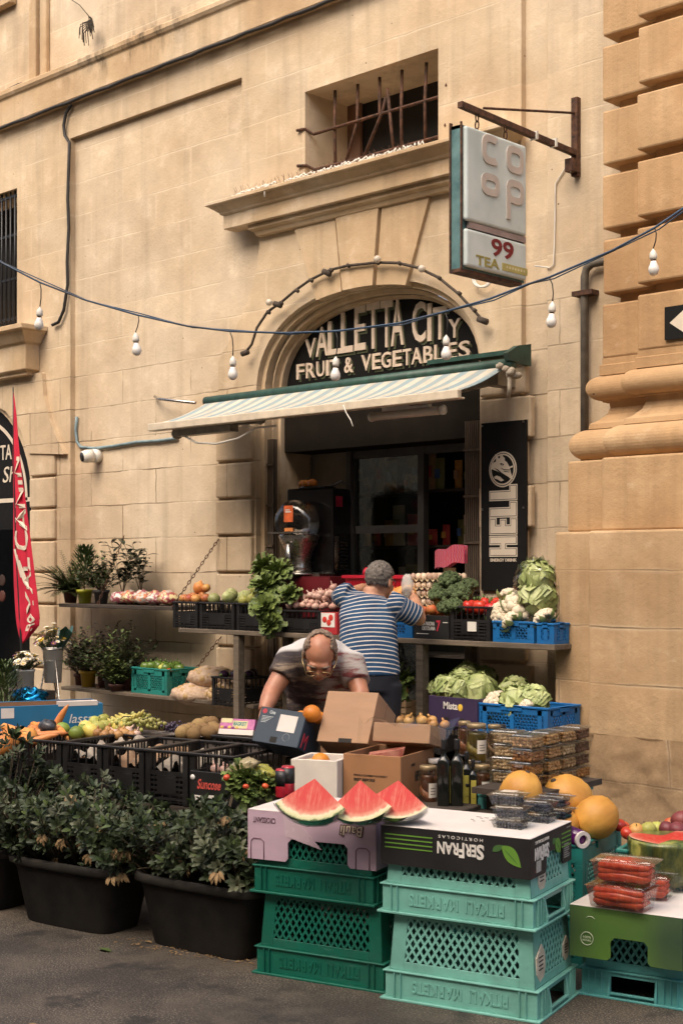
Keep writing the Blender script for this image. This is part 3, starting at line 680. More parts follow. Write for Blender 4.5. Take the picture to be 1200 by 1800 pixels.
disc(rr, -.002, 0); disc(rr*.925, -.003, 1); disc(rr*.885, -.004, 0); disc(rr*.80, -.005, 1)
def em(pts, y, mi): w.prism([(hxx(a), hz(b_)) for a, b_ in pts], y, .001, back=False, mi=mi)
em([(270,118),(300,135),(312,175),(330,160),(330,118),(352,120),(365,150),(385,170),(383,195),(410,220),(440,275),(455,340),(478,420),(455,415),(380,370),(300,320),(232,290),(228,250),(255,215),(280,205),(285,170)], -.006, 0)
em([(328,232),(345,225),(375,240),(368,255),(345,252)], -.007, 1); em([(350,238),(362,240),(358,247),(348,246)], -.008, 0)
em([(345,282),(375,300),(445,308),(442,318),(380,312),(345,292)], -.007, 1); em([(365,318),(440,332),(442,340),(385,332)], -.007, 1)
em([(255,275),(300,295),(350,340),(440,400),(430,402),(340,350),(295,305)], -.007, 1)
em([(262,380),(290,368),(330,385),(375,430),(340,440),(300,415),(262,400)], -.006, 0); em([(440,275),(478,262),(480,280),(446,292)], -.006, 0)
w.build('emblem', [M_PRINT, M_POST], hs)
w = MB()
for a, b_ in ((124,762),(602,760),(130,1725),(600,1725),(118,-228),(600,-240)): w.cbox((hxx(a),-.003,hz(b_)),(.012,.008,.012))
w.build('screw', M_STEEL, hs)
# ---- arrow plate on the pier
c = PY(1170, 570, YB-.125); w = MB(); ap = thing('arrow_plate', 'small black plate with white arrow diamond screwed to the rusticated pier', 'sign', TM((c.x, YB-.14, ZA(1170,598,YB-.13))))
hz_ = ZA(1170,540,YB-.13)-ZA(1170,598,YB-.13); w.box((0,0,0),(.30,.012,hz_)); w.build('plate', M_POST, ap)
w = MB(); w.prism([(.035,hz_*.5),(.15,hz_*.93),(.265,hz_*.5),(.15,hz_*.07)], -.003, .001, back=False); w.build('arrow', M_PRINT, ap)
# ---- drain pipe
dp = thing('drain_pipe', 'grey metal drainpipe on the wall beside the pier', 'pipe', TM((0,0,0)))
x = XA(1027,-.07); zt = ZA(1027,478,-.07); w = MB(); w.tube([(x,-.07,1.75),(x,-.07,zt-.03),(x+.015,-.07,zt+.02),(x+.06,-.07,zt+.045),(x+.35,-.07,zt+.05)], .026, 12); w.build('pipe', mat('old_zinc', (.13,.11,.085), .55, .3, 12, metal=.3), dp)
w = MB(); z = ZA(1027,516,-.07); w.box((x-.075,-.105,z-.012),(x+.075,-.02,z+.018)); w.build('bracket', M_RUST, dp)
# ---- festoon string with bulbs
fs_ = [(-40,440),(0,460),(70,496),(150,527),(240,553),(330,573),(405,582),(500,585),(590,582),(700,568),(780,548),(860,525),(925,500),(965,487),(1075,440),(1150,400),(1230,345)]
def fd(px): return 9.0-1.4*px/1200
w = MB(); w.tube([PD(a, b_, fd(a)) for a, b_ in fs_], .0065, 6); w.tube([PD(a+8, b_+(2.5 if i % 2 else -2), fd(a)+.012) for i, (a, b_) in enumerate(fs_)], .004, 6)
tag(w.build('festoon_cable', mat('blue_flex', (.025,.09,.19), .5, .5, 2.5, col2=(.02,.03,.05), pos=(.45,.6))), 'blue twisted cable strung across the street in front of the facade', 'cable')
m_bulb = mat('bulb_white', (.80,.76,.70), .18, .03, spec=.6)
lab = ['white bulb by the barred window sill', 'white bulb in front of the blank wall panel', 'white bulb near the awning roller end', 'white bulb hanging before the letter T of the fruit sign', 'white bulb hanging before the letters of the vegetables word', 'white bulb beside the drainpipe', 'white bulb in front of the rusticated pier']
for i, (px, yt_, px2, yb_) in enumerate(((70,496,68,580),(243,554,241,625),(404,582,409,668),(590,582,589,670),(782,548,784,633),(965,487,968,576),(1150,400,1149,484))):
    d_ = fd(px); bb = PD(px2, yb_, d_); tp = PD(px, yt_, d_)
    t = thing('hanging_bulb', lab[i], 'light bulb', TM(bb), 'bulbs on the festoon string'); s = d_/FOC
    tl = RND.uniform(-.12,.12)
    TT = Matrix.Rotation(tl, 4, 'Y')
    w = MB(); w.lathe([(0,0),(.012,.002),(.024,.012),(.030,.030),(.028,.046),(.019,.066),(.015,.078)], 16, TT); w.build('glass', m_bulb, t)
    w = MB(); w.lathe([(.013,.076),(.013,.088)], 12, TT); w.build('cap', M_RUST, t)
    w = MB(); w.lathe([(.018,.086),(.021,.10),(.020,.118),(.014,.130),(.006,.14),(.003,.146)], 12, TT); w.build('socket', M_WHITEP, t)
    q = TT @ Vector((0,0,.144)); e_ = tp-bb
    w = MB(); w.tube([q, q.lerp(e_,.35)+Vector((.012,0,0)), q.lerp(e_,.7)+Vector((.014,0,0)), e_], .0035, 5); w.build('wire', M_CABLE, t)
# ---- wall cables, camera, odds and ends
w = MB(); w.tube([PY(-60,255,-.075)]+[Vector((PY(a,200,-.075).x, -.075, 5.805+.006*math.sin(a*.09))) for a in range(0, 720, 24)], .014, 6)
w.tube([PY(a, b_, -.03) for a, b_ in ((125,184),(116,198),(112,220),(114,238),(122,250),(121,290),(119,350),(121,400),(118,460),(119,500),(112,545),(103,566),(92,571))], .015, 7)
tag(w.build('power_cable', M_CABLE), 'thick black power cable along the string course and down the wall', 'cable')
w = MB(); p = [PY(a, b_, -.0) for a, b_ in ((0,172),(20,162),(45,150),(62,146))]; w.tube([(q.x,-.08,q.z) for q in p], .006, 5); tag(w.build('thin_cable', M_CABLE), 'thin black cable running along the top of the string course', 'cable')
w = MB(); w.tube([PY(a, b_, .03) for a, b_ in ((135,732),(133,755),(135,776),(142,786),(165,788),(200,784),(240,777),(275,775),(312,770))], .014, 7); tag(w.build('wall_conduit', mat('blue_grey_conduit', (.17,.24,.26), .6, .3, 14)), 'blue grey cable conduit painted along the lower wall', 'conduit')
cc = thing('security_camera', 'small white dome security camera on the wall below the conduit', 'camera', TM(PY(163,801,-.02)))
w = MB(); w.tube([(0,.07,0),(-.0,.0,0)], .06, 16); w.build('mount', M_WHITEP, cc)
w = MB(); dv = Vector((-.25,-.95,-.15)).normalized(); w.tube([Vector((0,.0,0)), dv*.06, dv*.10], [.058,.06,.05], 18); w.build('body', M_WHITEP, cc)
w = MB(); w.tube([dv*.095, dv*.106], .042, 18); w.build('lens', M_BLACK, cc)
w = MB(); w.tube([PY(272,697,.03), PY(278,701,-.05), PY(343,708,-.12)], .012, 8); tag(w.build('iron_rod', M_STEEL), 'short metal rod sticking out of the wall left of awning', 'rod')
bs = thing('bird_spikes', 'wire bird spikes along the cornice under the barred window', 'spikes', TM((0,0,0)))
w = MB()
x = -8.35
while x < -6.5:
    for s in (-1, 0, 1): w.tube([(x,-.12,4.50),(x+s*.03+RND.uniform(-.012,.012),-.12+RND.uniform(-.05,.03),4.585)], .0014, 4)
    x += .055
w.build('wire', M_RUST, bs)
w = MB(); x = -8.3; prev = None
while x < -6.4:
    if not (-7.85 < x < -7.75):
        w.tube([(x+RND.uniform(-.02,.02),-.17+RND.uniform(-.03,.03),4.515), (x+.03,-.16,4.53+RND.uniform(0,.02)), (x+.06+RND.uniform(-.02,.02),-.18+RND.uniform(-.03,.02),4.515)], .006, 5)
        w.tube([(x,-.15,4.512),(x+RND.uniform(-.03,.05),-.20,4.514)], .005, 5)
    x += .035
w.tube([(-7.9,-.2,4.515),(-7.89,-.235,4.47),(-7.885,-.24,4.42)], .005, 5); w.build('shredded_strip', M_WHITEP, bs)
w = MB(); c = PY(162, 36, -.02)
for i in range(26):
    a = RND.uniform(0, 2*PI); L = RND.uniform(.06,.22); w.tube([c, c+Vector((math.cos(a)*L*.5,-.06,math.sin(a)*L*.4-.05)), c+Vector((math.cos(a)*L*.6,-.05,math.sin(a)*L*.5-.14))], .004, 4)
w.tube([PY(160,32,-.02), PY(140,8,-.01), PY(120,-5,0)], .004, 5)
tag(w.build('dry_weed', mat('dead_weed', (.035,.025,.015), .9)), 'dry dead weed hanging from the upper wall', 'weed')
w = MB(); w.tube([(SXc,-.1,4.12)]+[PY(a, b_, -.03) for a, b_ in ((1003,275),(990,300),(976,322),(975,380),(974,430),(973,465),(966,470),(940,467))], .005, 5); tag(w.build('sign_wire', M_WHITEP), 'thin pale wire from the bracket down the wall', 'wire')
w = MB()
for k in range(2): w.tube([PY(845+14*math.cos(t)+k*3, 492+12*math.sin(t), -.05) for t in [PI*.05+PI*1.1*i/10 for i in range(11)]], .008, 6)
tag(w.build('cable_loop', M_WHITEP), 'loop of pale cable on the wall under the hanging sign', 'cable')
# ---- neighbouring shop
ls = thing('neighbour_sign', 'black round topped sign board with white ring and lettering', 'sign', TM((0,0,0)))
LYs = .06
w = MB(); k = 40
w.prism([(LA[0]-.99, 1.98)]+[(LA[0]+.98*math.cos(PI-PI*i/k), LA[3]+.98*math.sin(PI-PI*i/k)) for i in range(k+1)]+[(LA[0]+.98,1.98)], LYs, LYs+.03); w.build('board', M_POST, ls)
w = MB()
for i in range(k):
    t0, t1 = PI-PI*i/k, PI-PI*(i+1)/k
    f = lambda r, t: (LA[0]+r*math.cos(t), LA[3]+r*math.sin(t)); w.prism([f(.83,t0), f(.83,t1), f(.795,t1), f(.795,t0)], LYs-.004, LYs+.001, back=False)
zl_ = ZA(10, 880, LYs); w.box((LA[0]-.97,LYs-.004,zl_-.02),(LA[0]+.97,LYs+.001,zl_+.02)); w.build('ring', M_PRINT, ls)
w = MB()
tx = XA(21, LYs); put_text(w, 'TA', XA(1,LYs), ZA(10,808,LYs), tx-XA(1,LYs), ZA(10,782,LYs)-ZA(10,808,LYs), LYs-.001, .003, bold=.01)
put_text(w, 'Sh', XA(5,LYs), ZA(14,848,LYs), XA(26,LYs)-XA(5,LYs), ZA(14,820,LYs)-ZA(14,848,LYs), LYs-.001, .003, slant=.2); w.build('lettering', M_PRINT, ls)
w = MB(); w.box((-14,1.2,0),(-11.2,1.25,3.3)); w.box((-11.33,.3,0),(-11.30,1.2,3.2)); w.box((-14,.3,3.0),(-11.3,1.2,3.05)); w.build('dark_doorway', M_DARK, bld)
w = MB()
for py in (905, 918, 930): z = ZA(10, py, .3); w.box((-13.2,.28,z-.008),(-11.35,.3,z+.008))
w.build('door_rail', mat('dim_rail', (.12,.11,.10), .5), bld)
for i, (py, c_) in enumerate(((1020,(.10,.06,.05)),(1048,(.12,.04,.03)))):
    z = ZA(5, py, .5); w = MB(); w.ball((XA(4,.5),.5,z), .06, (1,.3,1)); tag(w.build('round_tin', plain('tin_%d' % i, c_)), ('upper','lower')[i]+' of the two dim round tins in the neighbouring doorway', 'tin')
# ------------------------------------------------------------------ shelves, tables
M_WOOD = mat('grey_weathered_wood', (.13,.10,.07), .8, .35, 6, .4, 60, stretch=(.6,6,6))
M_WOODD = mat('dark_wood', (.045,.033,.024), .75, .35, 6, .3, 60, stretch=(.6,6,6))
def bx(o_name, lo, hi, m, parent=None, M=None, bevel=0):
    w = MB(); w.box(lo, hi); return w.build(o_name, m, parent, M, bevel)
TY, TZ = -.65, 1.15
def chain(mb, a, b, r=.012):
    a = Vector(a); b = Vector(b); n = max(3, int((b-a).length/(r*2.6))); d = (b-a).normalized(); s1 = d.orthogonal().normalized(); s2 = d.cross(s1)
    for i in range(n):
        c = a.lerp(b, (i+.5)/n); sd = s1 if i % 2 else s2
        mb.tube([c+d*r*1.7*math.cos(t)+sd*r*.8*math.sin(t) for t in [2*PI*k/8 for k in range(8)]], r*.28, 4, closed=True)
tx0, tx1 = XA(313, TY), XA(974, TY)
tb = thing('stall_table', 'long grey wooden stall table along the shop front', 'table', TM((0,0,0)))
bx('table_top', (tx0, TY, TZ-.035), (tx1, -.06, TZ), M_WOOD, tb, bevel=.004)
for px in (420, 742):
    x = XA(px, TY+.04); bx('leg', (x-.028, TY+.01, .0), (x+.028, TY+.07, TZ-.036), M_WOOD, tb)
for px in (420, 742):
    x = XA(px, TY+.04); bx('leg', (x-.03, -.14, .0), (x+.03, -.08, TZ-.036), M_WOOD, tb)
SY1, SZ1, SZ2 = -.42, 1.30, .585
ush = thing('wall_shelf', 'upper chain hung plank shelf with potted ferns on it', 'shelf', TM((0,0,0)))
bx('board', (XA(103, SY1), SY1, SZ1-.03), (XA(302, SY1), -.0, SZ1), M_WOODD, ush, bevel=.004)
lsh = thing('wall_shelf', 'lower chain hung plank shelf with herbs and potato sacks on it', 'shelf', TM((0,0,0)))
bx('board', (XA(107, SY1), SY1, SZ2-.03), (XA(445, SY1), -.0, SZ2), M_WOOD, lsh, bevel=.004)
for sh_, a, b in ((ush,(218,942),(172,1054)), (ush,(384,948),(303,1056)), (lsh,(207,1095),(170,1200)), (lsh,(388,1120),(306,1232))):
    w = MB(); e_ = PY(b[0], b[1], SY1+.01); e_.z = SZ1 if sh_ is ush else SZ2; chain(w, PY(a[0], a[1], -.04), e_); w.build('chain', M_RUST, sh_)
lr = thing('low_shelf', 'low dark shelf under the stall table holding cabbages', 'shelf', TM((0,0,0)))
bx('board', (XA(690,-.85), -.85, .58), (XA(966,-.85), -.485, .61), M_WOODD, lr)
for px in (700, 950):
    for y in (-.80, -.54): x = XA(px, -.82); bx('leg', (x-.025, y, 0), (x+.025, y+.05, .579), M_WOODD, lr)
# ------------------------------------------------------------------ crates
def cp(nm, c, var=.12, r=.42):
    m = mat(nm, c, r, var, 7, .08, 50, spec=.35, rnd=.05); nt = m.node_tree; b = nt.nodes['Principled BSDF']; src = b.inputs['Base Color'].links[0].from_socket
    P = nd(nt, 'ShaderNodeTexCoord').outputs['Object']; gr_ = ramp(nt, noise_(nt, P, 5.5, 7, .72), [(.50,(0,0,0)),(.72,(1,1,1))]).outputs[0]; sc_ = ramp(nt, noise_(nt, mapping(nt, P, (4,4,30), (2,5,1)), 3, 4, .7), [(.60,(0,0,0)),(.68,(1,1,1))]).outputs[0]
    c_ = mixc(nt, mth(nt, 'MULTIPLY', gr_, .5), src, tuple(.35*x+.03 for x in c)); c_ = mixc(nt, mth(nt, 'MULTIPLY', sc_, .35), c_, tuple(min(1, x*1.15+.07) for x in c)); nt.links.new(c_, b.inputs['Base Color']); return m
C_BLACK = cp('crate_black', (.013,.012,.012), .3, .42); C_BLUE = cp('crate_blue', (.012,.13,.36)); C_TEAL = cp('crate_teal', (.02,.20,.17)); C_MINT = cp('crate_mint', (.17,.42,.35)); C_DGRN = cp('crate_dark_green', (.006,.115,.075)); C_AQUA = cp('crate_aqua', (.10,.36,.35))
def lattice(mb, f, a0, a1, z0, z1, pitch, bw, bt, n):
    """crossing diagonal bars on the patch f(a,z) -> point; n = outward normal"""
    W_, H_ = a1-a0, z1-z0; sl = 1.35
    k = -int(H_*2/pitch)-2
    while k*pitch < W_+H_*2:
        for s in (1, -1):
            pts = []
            for zz in (0, H_):
                pass
            xa = k*pitch; xb = xa+s*H_/sl
            t0, t1 = 0.0, 1.0
            lo, hi = sorted((xa, xb))
            def tt(x): return (x-xa)/(xb-xa)
            if hi <= 0 or lo >= W_: continue
            ts = sorted((tt(0), tt(W_))); t0, t1 = max(0, ts[0]), min(1, ts[1])
            if t1-t0 < .02: continue
            mb.bar(f(a0+xa+(xb-xa)*t0, z0+H_*t0), f(a0+xa+(xb-xa)*t1, z0+H_*t1), bt, bw, up=n) if False else mb.bar(f(a0+xa+(xb-xa)*t0, z0+H_*t0), f(a0+xa+(xb-xa)*t1, z0+H_*t1), bw, bt, up=n)
        k += 1
def crate(label, M, w, d, h, m, style='grid', name='produce_crate', group=None, floor=True, cat='crate'):
    t = thing(name, label, cat, M, group); a, b = w/2, d/2; th = .012
    f = MB()
    if floor: f.box((-a+.006,-b+.006,.004),(a-.006,b-.006,.012))
    for sx in (-1, 1):
        for sy in (-1, 1):
            f.box((min(sx*a,sx*(a-.03)), min(sy*b,sy*(b-.012)), 0), (max(sx*a,sx*(a-.03)), max(sy*b,sy*(b-.012)), h-.014))
            f.box((min(sx*a,sx*(a-.012)), min(sy*(b-.0121),sy*(b-.03)), 0), (max(sx*a,sx*(a-.012)), max(sy*(b-.0121),sy*(b-.03)), h-.014))
    f.build('base', m, t)
    r = MB(); q = .006
    for lo, hi in (((-a-q,-b-q,h-.014),(a+q,-b+th,h)), ((-a-q,b-th,h-.014),(a+q,b+q,h)), ((-a-q,-b+th,h-.014),(-a+th,b-th,h)), ((a-th,-b+th,h-.014),(a+q,b-th,h))): r.box(lo, hi)
    r.build('rim', m, t, bevel=.003)
    for sd in range(4):
        g = MB(); L = a if sd < 2 else b; s = -1 if sd % 2 == 0 else 1
        def F(u, z, o=.005): return Vector((u, s*(b-o), z)) if sd < 2 else Vector((s*(a-o), u, z))
        nrm = (0,s,0) if sd < 2 else (s,0,0)
        if style == 'grid':
            zt = h*.66
            n = max(4, int(2*L/.045))
            for i in range(1, n): u = -L+2*L*i/n; g.bar(F(u, 0), F(u, h-.01), .006, .007, up=nrm)
            for k in range(1, 7): z = zt*k/7; g.bar(F(-L+.02, z), F(L-.02, z), .010 if k < 6 else .018, .006, up=nrm) if False else g.bar(F(-L+.02, z), F(L-.02, z), .006, .011 if k < 6 else .02, up=(0,0,1))
            g.bar(F(-L*.45, h*.36, .003), F(L*.45, h*.36, .003), .006, h*.34)
        elif style == 'lattice':
            g.bar(F(-L+.02, h*.09), F(L-.02, h*.09), .008, h*.18); g.bar(F(-L+.02, h*.82), F(L-.02, h*.82), .008, h*.2)
            for u in (-L*.78, 0, L*.78): g.bar(F(u, .02), F(u, h-.02), .03, .008, up=nrm)
            lattice(g, lambda u, z: F(u, z), -L+.03, L-.03, h*.18, h*.74, .026, .006, .004, nrm)
            g.bar(F(-L*.3, h*.9, -.001), F(L*.3, h*.9, -.001), .01, .03)
        g.build('side_panel', m, t)
    return t
def front(px0, px1, Y, z, d, yaw=0.0):
    x0, x1 = XA(px0, Y), XA(px1, Y); return TM(((x0+x1)/2, Y+d/2, z), yaw), x1-x0
def fcrate(label, px0, px1, Y, z, d, h, m, style='grid', **k):
    M, w = front(px0, px1, Y, z, d); return crate(label, M, w, d, h, m, style, **k)
g_ = 'black produce crates on the stall table'
fcrate('black crate of apples and grapes at the end of the table by shelf chain', 304, 347, TY+.01, TZ+.001, .5, .20, C_BLACK, group=g_)
fcrate('black crate of pale green melons second from the shelf chain', 351, 411, TY+.01, TZ+.001, .5, .20, C_BLACK, group=g_)
fcrate('black crate of green pears next to the hanging lettuce', 416, 470, TY+.01, TZ+.001, .5, .20, C_BLACK, group=g_)
fcrate('black crate of pink garlic bags behind the balding man', 497, 563, TY+.01, TZ+.001, .5, .16, C_BLACK, group=g_)
fcrate('black crate of red peppers with a white label', 791, 861, TY+.01, TZ+.001, .5, .215, C_BLACK, group=g_)
x, z = XA(829, TY), TZ+.09; w = MB(); w.box((x-.035,TY-.001,z-.03),(x+.035,TY+.003,z+.03), TM((0,0,0))); tag(w.build('price_tag', M_WHITEP), 'white square tag on the red pepper crate', 'tag')
fcrate('blue lattice crate on the table beside the striped shirt man', 640, 724, TY+.01, TZ+.001, .35, .12, C_BLUE, 'lattice')
fcrate('blue lattice crate of cauliflowers at the table end', 866, 938, TY+.01, TZ+.001, .45, .13, C_BLUE, 'lattice')
fcrate('blue lattice crate squeezed between cauliflowers and the pier', 943, 973, TY+.01, TZ+.001, .155, .125, C_BLUE, 'lattice')
crate('blue crate of cauliflowers on the low shelf', front(838, 962, -.82, .611, .33)[0], front(838, 962, -.82, .611, .33)[1], .33, .18, C_BLUE, 'lattice')
crate('teal crate of peppers on the lower wall shelf', TM((XA(284,-.25), -.21, SZ2+.001)), .46, .34, .21, C_TEAL, 'lattice')
crate('black crate of aubergines at the end of the lower shelf', TM((XA(423,-.34), -.34, SZ2-.02)), .30, .32, .22, C_BLACK, 'grid')
# open cartons -------------------------------------------------------
M_KRAFT = mat('kraft_card', (.36,.215,.125), .8, .10, 6, .1, 70, stretch=(1,1,3)); M_KRAFTD = mat('kraft_dark', (.26,.14,.075), .8, .10, 6)
def carton(label, M, w, d, h, m_out, m_in, name='carton', lid=False, cut=None, group=None, cat='box', th=.006):
    t = thing(name, label, cat, M, group); a, b = w/2, d/2
    o = MB()
    for lo, hi in (((-a,-b,0),(a,-b+th,h)), ((-a,b-th,0),(a,b,h)), ((-a,-b+th,0),(-a+th,b-th,h)), ((a-th,-b+th,0),(a,b-th,h)), ((-a+th,-b+th,0),(a-th,b-th,th))): o.box(lo, hi)
    o.build('wall', m_out, t, bevel=.002)
    i = MB(); e_ = .0012
    for lo, hi in (((-a+th,-b+th,th+.001),(a-th,-b+th+e_,h-.004)), ((-a+th,b-th-e_,th+.001),(a-th,b-th,h-.004)), ((-a+th,-b+th+e_,th+.001),(-a+th+e_,b-th-e_,h-.004)), ((a-th-e_,-b+th+e_,th+.001),(a-th,b-th-e_,h-.004)), ((-a+th+e_,-b+th+e_,th+.0005),(a-th-e_,b-th-e_,th+.0015))): i.box(lo, hi)
    i.build('lining', m_in, t)
    return t
M_CBLK = mat('print_black', (.008,.0075,.007), .6, .2, 8); M_PURP = mat('print_purple', (.035,.02,.06), .6, .2, 8); M_REDC = mat('print_red', (.40,.025,.03), .5, .15, 8)
M_WPRT = plain('white_print', (.72,.68,.62)); M_INK = plain('black_ink', (.02,.017,.015))
Mx, w_ = front(727, 788, TY+.01, TZ+.001, .42); t = carton('black fruit carton with pale lettering and red seven under the peaches', Mx, w_, .42, .15, M_CBLK, M_KRAFT)
w = MB(); put_text(w, 'LA NUOVA', -.07, .085, .10, .025, -.211, .001); put_text(w, 'ORTOLANA', -.075, .055, .11, .025, -.211, .001); w.box((-.12,-.212,.03),(-.02,-.2105,.034)); w.box((.10,-.212,.105),(.14,-.2105,.11)); w.build('lettering', M_WPRT, t)
w = MB(); put_text(w, '7', .045, .05, .035, .07, -.211, .001, bold=.02); w.build('number', plain('print_crimson', (.45,.02,.04)), t)
Mx, w_ = front(564, 592, TY+.0, TZ+.001, .3); t = carton('red and white tomato carton on the table behind the men', Mx, w_, .3, .15, M_REDC, M_KRAFT)
w = MB(); w.box((-w_/2+.003,-.152,.05),(w_/2-.02,-.1505,.147)); w.build('print_panel', M_WPRT, t)
w = MB()
for c in ((-.04,.1),(.0,.08),(.02,.115)): w.ball((c[0],-.152,c[1]), .022, (1,.15,1))
w.build('tomato_print', plain('tomato_print_red', (.55,.03,.02)), t)
Mx, w_ = front(753, 838, -.84, .611, .36); t = carton('purple cabbage carton on the low shelf', Mx, w_, .36, .20, M_PURP, M_KRAFT)
w = MB(); put_text(w, 'Mista', -.07, .125, .11, .045, -.181, .001, bold=.015); w.build('lettering', M_WPRT, t)
w = MB(); w.ball((.062,-.181,.14), .022, (.9,.1,1)); w.build('fruit_print', plain('print_yellow', (.7,.45,.05)), t)
for i, x in enumerate((-.03, .09)): bx('hand_hole', (x-.03,-.1815,.06), (x+.0,-.1801,.075), M_DARK, t)
# red box under the juicer and the red basket
bx_ = carton('dark red box carrying the juice machine', TM((XA(555,-.12), -.08, TZ+.001)), .62, .42, .385, mat('deep_red_box', (.12,.008,.012), .5, .15, 6), M_DARK)
w = MB(); w.box((-.31,-.21,.385),(.31,.21,.393)); w.build('lid', mat('deep_red_box', (.12,.008,.012)), bx_)
rb_ = thing('shopping_basket', 'bright red plastic shopping basket behind the grey haired man', 'basket', TM((XA(682,-.3), -.28, TZ+.16)))
M_RB = mat('red_plastic', (.50,.012,.03), .35, .1, 6)
w = MB(); w.loft(-.26,.26,-.15,.15,[(-.05,0),(0,.2)]); 
wv = MB()
def bkt(z, o): return [(-.21-o,-.10-o,z),(.21+o,-.10-o,z),(.21+o,.10+o,z),(-.21-o,.10+o,z)]
for z0_, z1_ in ((.0,.02),(.05,.06),(.09,.10),(.13,.14),(.17,.23)):
    a_, b_ = bkt(z0_, z0_*.3), bkt(z1_, z1_*.3); wv.add(a_+b_, [(0,1,5,4),(1,2,6,5),(2,3,7,6),(3,0,4,7)])
for k in range(16):
    u = -.2+.4*k/15
    for s in (-1,1): wv.bar((u,s*.10,0),(u*1.28,s*.165,.2), .012,.004, up=(0,1,0))
wv.box((-.21,-.10,0),(.21,.10,.006)); wv.build('body', M_RB, rb_)
w = MB(); w.tube([(-.285,-.175,.235),(.285,-.175,.235),(.285,.175,.235),(-.285,.175,.235)], .012, 8, closed=True); w.build('rim', M_RB, rb_)
w = MB(); w.lathe([(.035,.24),(.03,.28),(.012,.30)], 10, TM((-.17,-.05,0))); w.build('knob', M_RB, rb_)
bx('crate_under_basket', (0,0,0), (.5,.4,.155), C_BLACK, None, TM((XA(682,-.3)-.26, -.46, TZ+.002))) if False else None
w_u = crate('black crate carrying the red shopping basket', TM((XA(682,-.3), -.27, TZ+.001)), .5, .34, .157, C_BLACK)
# juicer -------------------------------------------------------------
jc = thing('juice_machine', 'black commercial orange juicer with clear dome and steel funnel', 'juicer', TM((XA(540,-.1), -.06, TZ+.395), math.radians(16)))
M_GLOSS = mat('gloss_black', (.010,.009,.009), .2, .2, 6); M_DOME = clear_mat('smoked_dome', (.55,.5,.45), .05, .6, .06)
w = MB(); w.box((-.20,-.02,.0),(.20,.27,.66)); w.build('cabinet', M_GLOSS, jc, bevel=.015, seg=2)
w = MB(); w.lathe([(.17,.0),(.17,.012),(.15,.018)], 24, TM((-.03,-.13,.01))); w.box((-.18,-.2,.0),(.18,.0,.02)); w.build('drip_tray', M_STEEL, jc)
w = MB(); w.lathe([(.10,.03),(.088,.07),(.085,.12),(.10,.18),(.135,.25),(.155,.30),(.15,.31)], 28, TM((-.03,-.13,0))); w.build('funnel', M_STEEL, jc)
w = MB(); w.tube([(-.03,-.28,.03),(-.03,-.285,.24)], .02, 10); w.box((-.2,-.30,.315),(.14,-.27,.327)); w.build('spout', M_STEEL, jc)
w = MB(); T_ = TM((-.03,-.12,.40), 0, PI/2); w.lathe([(.165,.0),(.165,.09),(.15,.12),(.09,.145),(.0,.15)], 28, T_); w.build('dome', M_DOME, jc)
w = MB(); w.box((-.075,-.276,.40),(.0,-.272,.52)); w.build('sticker', mat('orange_sticker', (.62,.12,.03), .5, .3, 18), jc)
w = MB(); w.box((-.063,-.279,.47),(-.015,-.2762,.478)); w.box((-.063,-.279,.485),(-.025,-.2762,.492)); w.build('sticker_print', M_WPRT, jc)
w = MB(); w.box((-.06,-.295,.33),(.01,-.28,.355)); w.build('valve', plain('orange_valve', (.6,.2,.05)), jc)
w = MB(); w.box((.2,.02,.52),(.203,.12,.60)); w.build('red_badge', plain('badge_red', (.35,.01,.04)), jc)
w = MB()
for k in range(9): w.box((.2,.10,.05+.025*k),(.203,.2,.06+.025*k))
w.build('vent', M_STEEL, jc)
w = MB(); T_ = TM((.2,.05,.16), 0, 0, PI/2); w.surf(lambda u, v: (.2+.02*math.sin(PI*u)*math.sin(PI*v), .0+.07*(u), .04+.26*v), 6, 10, flip=True); w.build('side_panel', M_STEEL, jc)
w = MB(); w.lathe([(.13,0),(.14,.008),(.14,.02)], 24, TM((0,.1,.655))); w.build('top_ring', M_GLOSS, jc)
w = MB(); w.tube([(.1,.1,.67),(.15,.2,.72),(.19,.26,.69),(.21,.29,.4),(.25,.33,.02)], .008, 6); w.build('power_lead', M_CABLE, jc)
# ------------------------------------------------------------------ fruit and vegetables: one mesh per kind (with variants), one object per piece
def fm(nm, c, c2=None, r=.45, sc=9, **k): return mat('skin_'+nm, c, r, .2, sc, col2=c2, rnd=.16, spec=.4, **k)
PRO = {}
def lathe_obj(prof, m, n=14, T=None, wob=None):
    w = MB(); w.lathe(prof, n, T, wob=wob); return w, m
def ballw(r, sc=(1,1,1), m=None, amp=.06, fr=1.5, seed=0, nu=14, nv=10, fn=None):
    w = MB(); w.ball((0,0,0), r, sc, nu, nv, amp=amp, fr=fr, fn=fn); return w
def dimple(th, ph): return 1-.16*math.exp(-(ph/.35)**2)-.08*math.exp(-((PI-ph)/.35)**2)
def pepperf(th, ph): return (1+.09*math.cos(3*th)*math.sin(ph))*(1-.25*math.exp(-(ph/.4)**2))
def ribf(k, a): return lambda th, ph: 1+a*math.cos(k*th)*math.sin(ph)
def pearf(th, ph): return 1-.30*math.exp(-((ph-.55)/.5)**2)+.10*math.exp(-(ph/.3)**2)
def bumpy(w, c, R_, n, r, m=0, flat=.75, up=.1):
    for i in range(n):
        t = math.acos(1-(i+.5)/n*(1.05-up*0)); p = i*2.39996
        w.ball(Vector(c)+Vector((math.sin(t)*math.cos(p)*R_, math.sin(t)*math.sin(p)*R_, math.cos(t)*R_*flat)), r*RND.uniform(.8,1.2), nu=7, nv=5, mi=m, amp=.25, fr=40)
